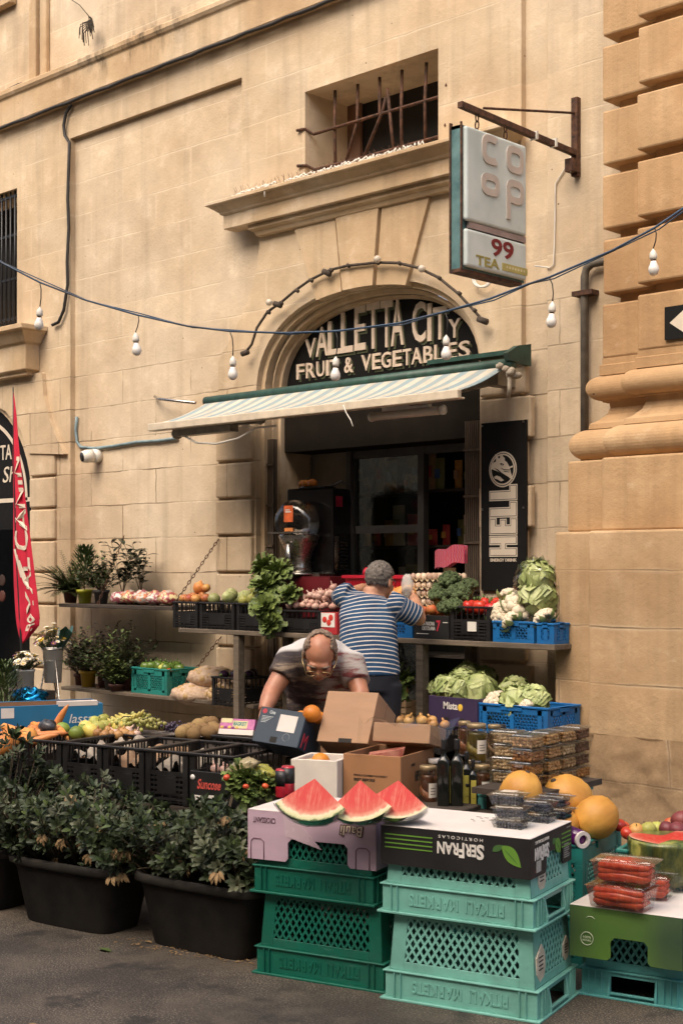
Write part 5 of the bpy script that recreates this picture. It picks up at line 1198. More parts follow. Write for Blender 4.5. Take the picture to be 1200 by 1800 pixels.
w = MB(); put_text(w, 'Bauli', .135, .126, .09, .037, -.2035, .0008, flipud=True, slant=.15, bold=.0); w.build('logo', plain('cream_ink', (.66,.54,.42)), lt_)
w = MB(); w.prism([(-.12,.19),(-.08,.185),(.05,.06),(-.11,.10)], -.2014, -.2003); w.build('packing_tape', mat('clear_tape', (.55,.42,.48), .25, .08), lt_)
for u in (.195,-.265):
    w = MB(); w.tube([(u,-.2008,.0),(u,-.2008,.07),(u+.012,-.2008,.082),(u+.045,-.2008,.082),(u+.058,-.2008,.07),(u+.058,-.2008,.0)], .0022, 4); w.build('crease', plain('crease_ink', (.20,.10,.14)), lt_)
# black carton lid with fruit growers' print
M_BLKC = mat('black_card', (.012,.011,.011), .55, .3, 6, .1, 90); M_LGRN = plain('leaf_print', (.12,.27,.03)); M_LGRN2 = plain('leaf_print_dark', (.05,.13,.03))
sm0 = TM((m2 @ Vector((-.004,-.005,.308)))-Vector((0,0,.142)), Y15-.01)
sl_ = lid('black fruit carton lid with white and green print upside down', sm0, .596, .41, .142, M_BLKC, M_WTOP, [], side_cut=[(-.05,.11,.07)])
def serfran(par, ang, hw, off, W_, leafx, linex0, linex1, tx):
    T_ = Matrix.Rotation(ang, 4, 'Z'); w = MB()
    put_text(w, 'S', tx+W_*.84, .052, W_*.16, .055, -off-.001, .001, T=T_, flipud=True, bold=.03); put_text(w, 'ER', tx+W_*.60, .060, W_*.235, .044, -off-.001, .001, T=T_, flipud=True, bold=.03)
    put_text(w, 'F', tx+W_*.47, .052, W_*.115, .055, -off-.001, .001, T=T_, flipud=True, bold=.03); put_text(w, 'RAN', tx, .060, W_*.46, .044, -off-.001, .001, T=T_, flipud=True, bold=.03)
    put_text(w, 'H O R T I C O L A S', tx+.005, .117, W_*.95, .011, -off-.001, .001, T=T_, flipud=True); w.build('lettering', M_WPRT, par)
    w = MB()
    for k in range(4): w.box((linex0,-off-.0015,.062+.016*k),(linex1,-off+.001,.0665+.016*k), T_)
    w.build('print_line', M_LGRN, par)
    def lf(cx, cz, L, B, ang_): 
        pts = []
        for i in range(20):
            t = i/19; pts.append((L*(t-.5), B*math.sin(PI*t**.8)))
        for i in range(19, -1, -1):
            t = i/19; pts.append((L*(t-.5), -B*.75*math.sin(PI*t)))
        c, s = math.cos(ang_), math.sin(ang_); return [(cx+x*c-z*s, cz+x*s+z*c) for x, z in pts[:20]+pts[21:39]]
    w = MB(); w.prism(lf(leafx, .075, .105*W_/.19, .028, -.75), -off-.0018, -off+.001, T=T_); w.prism(lf(leafx+.0, .075, .08*W_/.19, .0016, -.75), -off-.0026, -off-.0015, T=T_, mi=1); w.prism(lf(leafx-.052*W_/.19, .10, .05*W_/.19, .013, .55), -off-.0018, -off+.001, T=T_, mi=1); w.build('leaf_print', [M_LGRN, M_LGRN2], par)
serfran(sl_, 0, 0, .205, .185, .225, -.28, -.085, -.065)
serfran(sl_, PI/2, 0, .298, .135, .06, .10, .195, -.165)
w = MB(); w.box((.2979,-.15,.015),(.2992,-.115,.055)); w.box((.2979,-.113,.015),(.2992,-.106,.058)); w.build('barcode_label', plain('pale_label', (.4,.38,.34)), sl_)
w = MB()
for k in range(7): w.box((.2979,.125,.02+.008*k),(.2991,.125+RND.uniform(.04,.06),.024+.008*k))
w.box((.2979,.15,.128),(.2991,.19,.131)); w.build('small_print', plain('dim_print', (.25,.24,.22)), sl_)
w = MB()
for k in range(12): x, y = RND.uniform(-.05,.08), RND.uniform(.0,.12); w.cbox((x,y,.1468),(RND.uniform(.004,.018),.004,.001), sm0 @ TM((0,0,0),0))
tag(w.build('debris', M_WOODD), 'dark crumbs on the white top of the black carton', 'crumbs', None, 'stuff')
# aqua crate with green carton lid at the right
am = corner(1012, 1748, 0, math.radians(13), .432, .632); am_r = am @ Matrix.Rotation(-PI/2, 4, 'Z'); market_crate('aqua market crate under the green carton, handle end to the street', am_r, C_AQUA, text=False, group=gm)
m, nt, b = _nt('green_gradient_card'); tc = nd(nt, 'ShaderNodeTexCoord'); sp_ = nd(nt, 'ShaderNodeSeparateXYZ'); nt.links.new(tc.outputs['Object'], sp_.inputs[0])
fx = ramp(nt, mth(nt, 'MULTIPLY_ADD', sp_.outputs[0], 2.2, .5), [(.02,(.035,.05,.03)),(.3,(.07,.15,.025)),(.62,(.07,.14,.03)),(.82,(.025,.04,.04)),(1,(.02,.03,.04))]).outputs[0]
fz = ramp(nt, mth(nt, 'MULTIPLY', sp_.outputs[2], 6), [(.0,(.10,.2,.03)),(.6,(.06,.13,.03)),(1,(.11,.2,.05))]).outputs[0]
nt.links.new(mixc(nt, .35, fx, fz), b.inputs[0]); b.inputs['Roughness'].default_value = .4; M_GRNC = m
gw = .425
gl_m = corner(1001, 1589, .36, math.radians(13), gw, .58); gl_m.translation.z = .36-.19
gl_ = lid('glossy green carton lid holding half a watermelon', gl_m, gw, .58, .186, M_GRNC, M_WTOP, [(-.055,.085,.085)])
w = MB(); w.tube([(-.145+.024*math.cos(2*PI*i/24),-.2915,.07+.024*math.sin(2*PI*i/24)) for i in range(24)], .0016, 5, closed=True); put_text(w, '100%', -.160, .071, .030, .008, -.2905, .001); put_text(w, 'NATURAL', -.162, .060, .034, .007, -.2905, .001)
w.tube([(-.15+.012*q,-.2915,.145+.008*math.sin(q*PI/3)) for q in range(4)], .0014, 4); w.build('print_mark', plain('pale_green_print', (.45,.5,.36)), gl_)
# crate with the yellow melons, support crates behind
ym = corner(1022, 1485, .50, Y15, 0, .0) @ Matrix.Translation((-.29,.26,0)); ym.translation.z = .215
crate('teal crate of yellow melons behind the black carton', ym, .58, .50, .285, C_TEAL, 'lattice')
ym2 = ym.copy(); ym2.translation.z = .0; crate('teal crate standing on the ground under the yellow melon crate', ym2, .58, .50, .21, C_TEAL, 'lattice')
for px, py, d, s, rot, l in ((915,1396,5.85,1.03,(.3,.2,1),'yellow melon behind the berry punnets'),(997,1411,6.02,1.2,(.5,-.45,.4),'large upright yellow melon with a red blush in the middle'),(1048,1437,5.84,1.06,(1.25,.3,2.9),'round yellow melon at the crate edge with its blossom end out'),(985,1455,5.80,.85,(.5,.5,2),'small yellow melon half hidden behind the punnets')):
    put('yellow_melon', PD(px, py, d), l, 'melon', s=s, rot=rot)
# watermelon slices
m, nt, b = _nt('watermelon_flesh'); tc = nd(nt, 'ShaderNodeTexCoord'); P = tc.outputs['Object']
ln = nd(nt, 'ShaderNodeVectorMath', operation='LENGTH'); nt.links.new(P, ln.inputs[0])
nz = noise_(nt, mapping(nt, P, (1,1,1)), 28, 5, .7); rr = mth(nt, 'ADD', mth(nt, 'MULTIPLY', ln.outputs['Value'], 5.7), mth(nt, 'MULTIPLY_ADD', nz, .16, -.08))
fib = noise_(nt, mapping(nt, P, (60,60,9)), 1.0, 4, .7)
c = ramp(nt, rr, [(.0,(.50,.018,.016)),(.55,(.50,.030,.022)),(.74,(.52,.085,.055)),(.835,(.60,.28,.18)),(.87,(.66,.58,.38)),(.955,(.52,.50,.26)),(.985,(.05,.09,.025))]).outputs[0]
c = mixc(nt, mth(nt, 'MULTIPLY', ramp(nt, fib, [(.48,(0,0,0)),(.68,(.7,.7,.7))]).outputs[0], mth(nt, 'LESS_THAN', rr, .88)), c, (.58,.19,.13))
c = mixc(nt, mth(nt, 'MULTIPLY', mth(nt, 'LESS_THAN', rr, .86), mth(nt, 'MULTIPLY', ramp(nt, noise_(nt, P, 16, 2), [(.55,(0,0,0)),(.68,(1,1,1))]).outputs[0], .6)), c, (.50,.018,.02))
nt.links.new(c, b.inputs[0]); b.inputs['Roughness'].default_value = .45; b.inputs['Specular IOR Level'].default_value = .2; bump(nt, b, fib, .4, .004); M_FLESH = m
m, nt, b = _nt('watermelon_rind'); tc = nd(nt, 'ShaderNodeTexCoord'); P = tc.outputs['Object']
c = ramp(nt, noise_(nt, mapping(nt, P, (1,1,.4)), 16, 5, .65), [(.35,(.012,.025,.010)),(.52,(.05,.085,.02)),(.7,(.20,.22,.05))]).outputs[0]; nt.links.new(c, b.inputs[0]); b.inputs['Roughness'].default_value = .3; M_RIND = m
m, nt, b = _nt('watermelon_rind_pale'); tc = nd(nt, 'ShaderNodeTexCoord'); P = tc.outputs['Object']
c = ramp(nt, noise_(nt, mapping(nt, P, (1,1,.5)), 13, 6, .7), [(.33,(.02,.035,.012)),(.48,(.10,.13,.03)),(.62,(.30,.29,.07)),(.75,(.45,.38,.11))]).outputs[0]; nt.links.new(c, b.inputs[0]); b.inputs['Roughness'].default_value = .3; M_RINDP = m
M_CLING = clear_mat('cling_film', k=.6, base=.05)
def slice_(label, loc, yaw, tilt, roll, R_, half, depth):
    t = thing('watermelon_slice', label, 'watermelon', TM(loc) @ Matrix.Rotation(yaw, 4, 'Z') @ Matrix.Rotation(tilt, 4, 'X') @ Matrix.Rotation(roll, 4, 'Y'), 'wrapped watermelon slices')
    def sp_(th, ph): return Vector((math.sin(th)*math.cos(ph)*R_, math.sin(ph)*R_, -math.cos(th)*math.cos(ph)*R_))
    w = MB(); n = 18
    w.surf(lambda u, v: sp_(-half+2*half*u, 0)*v, n, 8, smooth=False)
    w.surf(lambda u, v: sp_(-half, depth*u)*v, n, 8, flip=True); w.surf(lambda u, v: sp_(half, depth*u)*v, n, 8); w.surf(lambda u, v: sp_(-half+2*half*u, depth)*v, n, 8, flip=True)
    w.build('flesh', M_FLESH, t); w = MB(); w.surf(lambda u, v: sp_(-half+2*half*u, depth*v)*1.002, n, 12); w.build('rind', M_RIND, t)
    w = MB(); w.surf(lambda u, v: sp_((-half+2*half*u)*1.02, -.06+(depth+.06)*v)*(1.03+.02*noise.noise(Vector((u*9,v*9,R_*50)))), n*2, 20); w.build('wrap', M_CLING, t)
    return t
zt_ = .648
for i, (px, py, yaw, tl, rl, R_, half, dep, l) in enumerate(((553,1369,.62,-.62,.06,.175,.86,.95,'leftmost and largest red watermelon slice with rind'),(633,1372,.50,-.60,-.12,.168,.80,.95,'middle red watermelon slice overlapping its neighbours'),(700,1372,.60,-.66,.05,.160,.86,.9,'smallest red watermelon slice next to the olive jar'))):
    apex = PZ(px, py, zt_+.158+(.0 if i else .005)); slice_(l, apex, yaw, tl, rl, R_, half, dep)
# half watermelon
hw_ = PD(1172, 1566, 5.55); hw_.z = .366
t = thing('half_watermelon', 'half watermelon with flat red top on the green carton', 'watermelon', TM(hw_, .4) @ Matrix.Diagonal((1,1,.88,1)))
w = MB(); w.lathe([(.06,0),(.10,.012),(.13,.05),(.145,.10),(.149,.15),(.149,.185),(.147,.21)], 36, wob=lambda th, z: 1+.02*math.sin(2*th)+(.015*math.sin(5*th+1) if z > .2 else 0)); w.build('rind', M_RINDP, t)
m2_ = M_FLESH.copy(); m2_.name = 'watermelon_top'
w = MB(); k = 48
def topz(th, r): return .206+.012*math.sin(2*th+.5)+.006*math.sin(5*th)
w.surf(lambda u, v: (.147*(1+.02*math.sin(4*PI*u)+.015*math.sin(10*PI*u+1))*v*math.cos(2*PI*u), .147*(1+.02*math.sin(4*PI*u)+.015*math.sin(10*PI*u+1))*v*math.sin(2*PI*u), .0+.006*v*math.sin(4*PI*u+.5)), k, 10, T=None); o = w.build('flesh', m2_, t, Matrix.Translation((0,0,.212)) @ Matrix.Scale(1.0, 4))
w = MB(); w.surf(lambda u, v: (.152*(1+.01*math.sin(12*PI*u))*math.cos(2*PI*u)*(1 if v > .15 else .8), .152*(1+.01*math.sin(12*PI*u))*math.sin(2*PI*u)*(1 if v > .15 else .8), .005+.20*v), k, 8); w.build('wrap', M_CLING, t)
# punnets
M_PUN = clear_mat('punnet_clear', k=.5, base=.03); M_BERRY = mat('blueberry', (.010,.011,.02), .5, .4, 30, col2=(.05,.055,.09), rnd=.1)
def punnet(label, M, w_, d, h, fill, group, cat='punnet'):
    t = thing('punnet', label, cat, M, group); a, b = w_/2, d/2
    k = MB(); k.loft(-a+.012, a-.012, -b+.012, b-.012, [(0,0),(.010,h-.006)]) if False else None
    vs = [(-a+.012,-b+.012,0),(a-.012,-b+.012,0),(a-.012,b-.012,0),(-a+.012,b-.012,0),(-a,-b,h),(a,-b,h),(a,b,h),(-a,b,h)]
    k.add(vs, [(0,1,5,4),(1,2,6,5),(2,3,7,6),(3,0,4,7),(3,2,1,0)])
    for q in range(1, 9):
        u = -a+.012+(w_-.024)*q/9; k.bar((u,-b+.011,0),(u*1.08,-b-.001,h), .002, .002, up=(0,1,0))
    for q in range(1, 6):
        u = -b+.012+(d-.024)*q/6; k.bar((a-.011,u,0),(a+.001,u*1.08,h), .002, .002, up=(1,0,0))
    k.build('tub', M_PUN, t)
    l = MB(); l.box((-a-.006,-b-.006,h),(a+.006,b+.006,h+.003)); l.loft(-a+.008, a-.008, -b+.008, b-.008, [(0,h+.003),(-.004,h+.010)]); l.build('lid', M_PUN, t, bevel=.002)
    f = MB()
    if fill == 'berry':
        for i in range(7):
            for j in range(5):
                for L in range(2): f.ball((-a+.02+(w_-.04)*i/6+RND.uniform(-.003,.003), -b+.02+(d-.04)*j/4, .010+L*.016), .0085, nu=7, nv=5)
        f.build('blueberry_filling', M_BERRY, t)
    elif fill == 'red':
        for L in range(3):
            for j in range(4):
                y = -b+.030+(d-.06)*j/3; z = .020+L*(h-.03)/2.4; x = RND.uniform(-.012,.012); r = .0185
                f.tube([(-a+.016,y,z),(-a+.03,y,z+.002),(x,y+RND.uniform(-.008,.008),z+.004),(a-.035,y,z),(a-.018,y,z)], [.006,r,r*1.05,r*.9,.004], 9)
        f.build('red_pepper_filling', mat('punnet_pepper', (.55,.04,.025), .25, .2, 20, col2=(.68,.12,.05)), t)
    return t
bl = [('lowest berry punnet at the front of the stack',888,1462,0,0),('middle berry punnet at the front of the stack',888,1462,0,1),('topmost berry punnet with a label on its lid',884,1462,-.006,2),('lower berry punnet at the rear of the stack',936,1451,.0,0),('upper berry punnet at the rear of the stack',934,1451,.0,1),('berry punnet behind the stack with green leaves',966,1441,0,0),('topmost berry punnet at the rear beside the melons',964,1441,0,1)]
for l, px, py, dx, k in bl:
    c = PZ(px, py, .6385); punnet(l, TM(c+Vector((dx,.04,k*.0475)), Y15+RND.uniform(-.12,.12)), .125, .10, .036, 'berry', 'berry punnets on the black carton')
c = PZ(884, 1462, .6385); w = MB(); w.box((-.025,-.02,.0),(.03,.025,.001), TM(c+Vector((-.006,.04,2*.0475+.047)), Y15)); tag(w.build('paper_label', M_PAPER), 'paper label on the topmost berry punnet lid', 'paper label')
for l, px, py, z, dz, yw in (('red pepper punnet lowest at the front edge of green carton',1062,1600,.366,0,-.05),('red pepper punnet on top of the front one',1070,1600,.366,.092,.06),('red pepper punnet tucked behind the front two',1100,1580,.366,0,.1)):
    c = PZ(px, py, z); punnet(l, TM(c+Vector((.02,.085,dz)), math.radians(13)+yw), .225, .13, .078, 'red', 'red pepper punnets')
# film roll
c = PD(1022, 1476, 5.45); ax = Vector((-.72,.30,.06)).normalized(); t = thing('film_roll', 'purple roll of plastic film with a white card core', 'roll', TM(c))
w = MB(); w.tube([Vector((0,0,0)), ax*.20], .033, 20); w.build('film', mat('purple_film', (.09,.008,.10), .22, .2, 10), t)
w = MB(); n_ = 20
u = ax.orthogonal().normalized(); v = ax.cross(u)
for r0, r1, x0, x1 in ((.0305,.0305,-.001,.018),):
    w.tube([-ax*.012, ax*.01], .0325, 20, caps=False)
ring_ = lambda r, o: [ax*o+u*r*math.cos(2*PI*i/n_)+v*r*math.sin(2*PI*i/n_) for i in range(n_)]
A_, B2 = ring_(.0325,-.012), ring_(.019,-.012); C2 = ring_(.019,.03); w.add(A_+B2+C2, [(i, (i+1) % n_, n_+(i+1) % n_, n_+i) for i in range(n_)]+[(n_+i, n_+(i+1) % n_, 2*n_+(i+1) % n_, 2*n_+i) for i in range(n_)]); w.build('core', M_WTOP, t)
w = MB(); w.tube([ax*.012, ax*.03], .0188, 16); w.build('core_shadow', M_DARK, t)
# fruit tray at the right edge
fm_ = corner(1085, 1492, .50, Y15, .62, .36); tr_ = crate('teal fruit crate at the right edge behind the half watermelon', TM((fm_.translation.x, fm_.translation.y, .30), Y15), .62, .36, .20, C_TEAL, 'lattice')
w = crate('teal crate on the ground under the right hand fruit crate', TM((fm_.translation.x, fm_.translation.y, .0), Y15), .60, .36, .295, C_TEAL, 'lattice')
for px, py, d, k, l, s in ((1103,1462,5.75,'tomato','red tomato at the corner of the right hand fruit crate',.9),(1118,1458,5.75,'apple','red apple next to the corner tomato',.85),(1138,1456,5.75,'green_apple','pale yellow apple left of its twin',.85),(1155,1454,5.78,'green_apple','pale yellow apple beside the dark plum',.85),(1172,1455,5.75,'plum','dark purple plum beside the yellow apple',1.05),(1190,1456,5.72,'plum','reddish plum second from the crate end',1.05),(1178,1446,5.95,'peach','blushed peach behind the dark plum',.9),(1197,1440,5.85,'plum','large dark plum on top at the picture edge',1.25),(1088,1448,5.9,'tomato','red tomato behind the teal crate rim',.9),(1096,1450,6.0,'tomato','second red tomato behind the teal crate rim',.8)):
    put(k, PD(px, py+3, d), l, k.split('_')[-1], s=s)
heap('plum', 8, TM((fm_.translation.x, fm_.translation.y, .42), Y15), .5, .26, 0, .1, .02, 'plum lying deeper in the right hand fruit crate', 'plum', 'plums in the right hand fruit crate')
# trestle under jars, cartons and boxes
def slab(name, label, cat, pxy, z, w_, d, h, yaw, m): 
    M_ = corner(pxy[0], pxy[1], z, yaw, w_, d); M_.translation.z = 0
    t = thing(name, label, cat, M_); bx('board', (-w_/2,-d/2,z-h), (w_/2,d/2,z), m, t, bevel=.004)
    for sx in (-1,1):
        for sy in (-1,1): bx('leg', (sx*(w_/2-.04)-.02,sy*(d/2-.04)-.02,0), (sx*(w_/2-.04)+.02,sy*(d/2-.04)+.02,z-h-.0005), m, t)
    return t
slab('bench', 'dark low bench under the jars and oil bottles', 'bench', (738,1433), .58, .36, .27, .025, Y15, M_WOODD)
slab('bench', 'dark bench under the brown cartons and white box', 'bench', (505,1412), .60, .72, .40, .03, math.radians(12), M_WOODD)
# nuts stand
nb0 = PZ(950, 1396, .68); nb1 = PZ(1058, 1369, .68); dv_ = (nb1-nb0).normalized(); sv = Vector((dv_.y, -dv_.x, 0))*-1; ny = math.atan2(dv_.y, dv_.x)
t = thing('bench', 'dark board on upturned aqua crates under the nut boxes', 'bench', TM((nb0.x, nb0.y, 0), ny)); LN = (nb1-nb0).length
bx('board', (-.02,0,.655), (LN,.32,.68), M_WOODD, t)
for x in (.05, LN-.08): bx('leg', (x,.05,0), (x+.04,.09,.654), M_WOODD, t); bx('leg', (x,.25,0), (x+.04,.29,.654), M_WOODD, t)
cm = TM((nb1.x, nb1.y, 0) , ny) @ Matrix.Translation((-.25,.19,.33)); upc = crate('aqua crate showing under the far end of nut board', cm, .46, .30, .315, C_AQUA, 'lattice')
M_NBL = clear_mat('nut_lid_clear', k=.6, base=.16, rough=.2)
M_NB = clear_mat('nut_box_clear', k=.5, base=.03); NUT = [mat('nut_'+k, c, .7, .25, 30, col2=c2, rnd=.1) for k, c, c2 in (('cashew',(.62,.40,.20),(.72,.54,.33)),('almond',(.34,.14,.05),(.48,.24,.10)),('walnut',(.45,.25,.11),(.60,.38,.19)),('mixed',(.52,.24,.07),(.62,.40,.2)),('date',(.12,.045,.025),(.20,.085,.045)),('apricot',(.60,.22,.04),(.68,.32,.09)))]
NB_PRO = {}
def nut_box(label, M, k, sz=(.125,.10,.052)):
    t = thing('nut_box', label, 'box', M, 'clear boxes of nuts'); a, b, h = sz[0]/2, sz[1]/2, sz[2]
    key = (k, sz)
    if key not in NB_PRO:
        w = MB(); vs = [(-a+.006,-b+.006,0),(a-.006,-b+.006,0),(a-.006,b-.006,0),(-a+.006,b-.006,0),(-a,-b,h),(a,-b,h),(a,b,h),(-a,b,h)]; w.add(vs, [(0,1,5,4),(1,2,6,5),(2,3,7,6),(3,0,4,7),(3,2,1,0)])
        o1 = w.build('tub', M_NB); w = MB(); w.box((-a-.006,-b-.006,h-.005),(a+.006,b+.006,h-.001)); w.loft(-a+.004,a-.004,-b+.004,b-.004,[(0,h-.001),(-.003,h+.003)]); w.box((-.022,-b-.0066,h-.018),(.018,-b-.0058,h-.002)) if k % 2 else None; o2 = w.build('lid', M_NBL)
        w = MB(); n1, n2, n3 = int(sz[0]/.0155), int(sz[1]/.017), int(h/.0135)
        for i in range(n1):
            for j in range(n2):
                for q in range(n3):
                    if 0 < j < n2-1 and 0 < i < n1-1 and q < n3-1: continue
                    p = Vector((-a+.013+(sz[0]-.026)*i/(n1-1)+RND.uniform(-.003,.003), -b+.013+(sz[1]-.026)*j/(n2-1)+RND.uniform(-.003,.003), .009+q*.0125+RND.uniform(-.002,.002)))
                    an = RND.uniform(0,6); el = RND.uniform(-.5,.5); dd = Vector((math.cos(an)*math.cos(el), math.sin(an)*math.cos(el), math.sin(el)))*.007
                    w.tube([p-dd*1.1, p-dd*.6, p+dd*.3+Vector((0,0,.002)), p+dd*1.1], [.003,.0078,.0082,.003], 7)
        w.box((-a+.016,-b+.016,.003),(a-.016,b-.016,h-.014)); o3 = w.build('nut_filling', NUT[k]); NB_PRO[key] = [o1.data, o2.data, o3.data]
        for o in (o1, o2, o3): bpy.data.objects.remove(o)
    for nm, me in zip(('tub','lid','nut_filling'), NB_PRO[key]):
        o = bpy.data.objects.new(nm, me); COL.objects.link(o); o.parent = t
    return t
ordn = ['lowest','second from below','third from below','fourth from below','topmost']
cols_ = [((912,1377),.68,4,[0,0,0,0],'pale cashew','front column', .07),((955,1388),.68,4,[4,1,1,2],'dark nut','second column', .0),((985,1380),.68,4,[3,3,3,3],'walnut','third column',.0),((1012,1374),.68,4,[2,2,0,3],'almond','fourth column',.0),((1036,1368),.68,4,[5,4,4,4],'dried fruit','end column by the pier',.0)]
for (px, py), z, n, ks, kind, cn, off in cols_:
    c = PZ(px, py, z)+(Vector((-dv_.y, dv_.x, 0))*(.075 if off == 0 else .05))
    for q in range(n): nut_box('clear %s box, %s in the %s' % (kind, ordn[q] if q < n-1 else 'topmost', cn), TM(c+Vector((RND.uniform(-.004,.004),RND.uniform(-.004,.004),.001+q*.0565)), ny-PI/2+RND.uniform(-.07,.07) if off == 0 else Y15+RND.uniform(-.06,.06)), ks[q], (.125,.10,.052) if off else (.105,.12,.052))
c = PZ(912, 1377, .68); slb = slab('block', 'dark box raising the front column of nut boxes', 'box', (884,1388), .679, .16, .14, .05, Y15, M_WOODD)
# jars and bottles
M_JAR = clear_mat('jar_glass', (.93,.95,.93), .04, .5, .03); M_LID = mat('gold_lid', (.40,.30,.17), .35, .15, 12, metal=.6); M_JLAB = mat('jar_label', (.68,.62,.54), .6, .05, 8)
def jar(label, M, r, h, cont, lab=True, lidm=None):
    t = thing('glass_jar', label, 'jar', M, 'preserve jars'); w = MB(); w.lathe([(r*.92,0),(r,.008),(r,h*.76),(r*.93,h*.84),(r*.82,h*.88),(r*.82,h*.90)], 22); w.build('glass', M_JAR, t)
    w = MB(); w.lathe([(r*.88,h*.885),(r*.92,h*.89),(r*.92,h*.985),(r*.86,h)], 22); w.build('lid', lidm or M_LID, t)
    w = MB(); rr = .016 if cont[2] == 'big' else .009
    w.lathe([(r*.7,.006),(r*.72,.012),(r*.72,h*.7),(r*.66,h*.78)], 18, mi=1)
    for i in range(60):
        a = i*2.4; z = .014+(h*.72-.02)*((i*.618) % 1); w.ball((math.cos(a)*(r-rr-.002), math.sin(a)*(r-rr-.002), z), rr, (1,1,1.15), 8, 6)
    w.build('contents', [mat('preserve_'+cont[0], cont[1], .4, .35, 30, rnd=.05), mat('brine_'+cont[0], tuple(c*.35 for c in cont[1]), .3, .3, 20)], t)
    if lab:
        w = MB(); a0 = -PI/2+.55; w.surf(lambda u, v: (r*1.012*math.cos(a0-.5+1.1*u), r*1.012*math.sin(a0-.5+1.1*u), h*(.22+.36*v)), 10, 2); w.build('label', M_JLAB if lab is True else lab, t)
        w = MB()
        for q in range(3): w.surf(lambda u, v: (r*1.02*math.cos(a0-.3+.6*u), r*1.02*math.sin(a0-.3+.6*u), h*(.30+.07*q+.015*v)), 6, 1)
        w.build('label_print', M_INK, t)
OLV = ('olive', (.20,.13,.04), 'big'); CHY = ('brown_fruit', (.33,.13,.06), 'big'); PKL = ('pickle', (.30,.22,.05), 'big'); CAP = ('caper', (.30,.17,.08), 'small')
zb_ = .581
def jp(px, py, z=zb_): return TM(PZ(px, py, z), RND.uniform(.3,.7)+.2)
jar('jar of brown preserved fruit beside the watermelon slices', jp(752,1416), .040, .172, CHY)
jar('jar with cream lid half hidden behind the first oil bottle', TM(PZ(764,1403,zb_), .6), .034, .175, CHY, False, M_WTOP)
jar('lower jar of dark preserves with white label right of bottles', jp(847,1412), .037, .168, CHY)
jar('small lower jar with a pink label near the melons', jp(873,1406), .027, .145, CAP, plain('pink_label', (.5,.32,.24)))
jar('jar supporting the small labelled jar from behind', jp(829,1400), .034, .165, OLV)
up1 = PZ(847,1412,zb_); up2 = PZ(829,1400,zb_); z2 = zb_+.176
jar('big upper jar of yellow pickles with a gold lid', TM(PZ(837,1338,z2), .7), .046, .165, PKL)
jar('upper jar with a tan label behind the nut boxes', TM(PZ(868,1336,z2-.02), .7), .031, .16, CAP, plain('tan_label', (.52,.36,.22)))
jar('upper jar mostly hidden behind the pickle jar', TM(PZ(816,1328,z2), .7), .03, .155, CHY, False)
for px, py, h_, l in ((879,1338,.165,'tall dark slim jar next to the cashew boxes'),(884,1395,.13,'short dark jar below the cashew boxes')):
    t = thing('dark_jar', l, 'jar', TM(PZ(px, py, zb_ if py > 1350 else z2-.03))); w = MB(); w.lathe([(.024,0),(.026,.005),(.026,h_*.8),(.022,h_*.85)], 18); w.build('body', mat('dark_contents', (.02,.012,.01), .25), t); w = MB(); w.lathe([(.025,h_*.85),(.025,h_)], 18); w.build('lid', M_BLACK, t); w = MB(); w.surf(lambda u, v: (.0264*math.cos(-2+1.6*u), .0264*math.sin(-2+1.6*u), h_*(.3+.25*v)), 8, 1); w.build('label', plain('pinkish_label', (.4,.22,.17)), t)
M_BOT = mat('dark_bottle', (.008,.009,.007), .08, .2, 5); M_YLB = plain('yellow_label', (.50,.43,.07))
def bottle(label, M, w_, h, lab):
    t = thing('oil_bottle', label, 'bottle', M, 'dark oil bottles'); w = MB(); a = w_/2
    def sq(s, z, e_=6, k=24): return [(math.copysign(abs(math.cos(2*PI*i/k))**(2/e_), math.cos(2*PI*i/k))*s, math.copysign(abs(math.sin(2*PI*i/k))**(2/e_), math.sin(2*PI*i/k))*s, z) for i in range(k)]
    rs = [sq(a*.95,0),sq(a,.006),sq(a,h*.66),sq(a*.96,h*.69,4),sq(a*.70,h*.73,3),sq(a*.42,h*.77,2),sq(a*.36,h*.80,2),sq(a*.36,h*.86,2)]; k = 24
    w.add([p for r in rs for p in r], [(i*k+j, i*k+(j+1) % k, (i+1)*k+(j+1) % k, (i+1)*k+j) for i in range(len(rs)-1) for j in range(k)], 0, True); w.add(rs[0], [tuple(range(k))[::-1]]); w.build('glass', M_BOT, t)
    w = MB(); w.lathe([(a*.42,h*.85),(a*.46,h*.86),(a*.46,h*.985),(a*.42,h)], 16); w.build('cap', M_BLACK, t)
    if lab:
        w = MB(); w.box((-a*.62,-a-.0012,h*.06),(a*.62,-a+.0005,h*.58)); w.build('label', M_YLB, t); w = MB(); w.lathe([(.001,-.0008),(.008,-.0008),(.008,.0008),(.001,.0008)], 14, TM((0,-a-.0012,h*.40), 0, PI/2)); w.box((-a*.3,-a-.0022,h*.2),(a*.3,-a-.0012,h*.205)); w.build('label_print', M_INK, t)
    else:
        w = MB(); w.box((a-.0005,-a*.2,h*.1),(a+.001,a*.4,h*.62)); w.build('label', M_YLB, t)
by = .75
bottle('first dark oil bottle from the left showing a thin yellow strip', TM(PZ(780,1424,zb_), .55), .052, .30, False)
bottle('tall dark oil bottle second from left with a thin label edge', TM(PZ(803,1424,zb_), .62), .052, .30, False)
bottle('shorter dark oil bottle with a wide yellow label', TM(PZ(820,1418,zb_), by), .046, .235, True)
bottle('shortest dark oil bottle with yellow label next to the jars', TM(PZ(831,1420,zb_), by+.05), .036, .205, True)
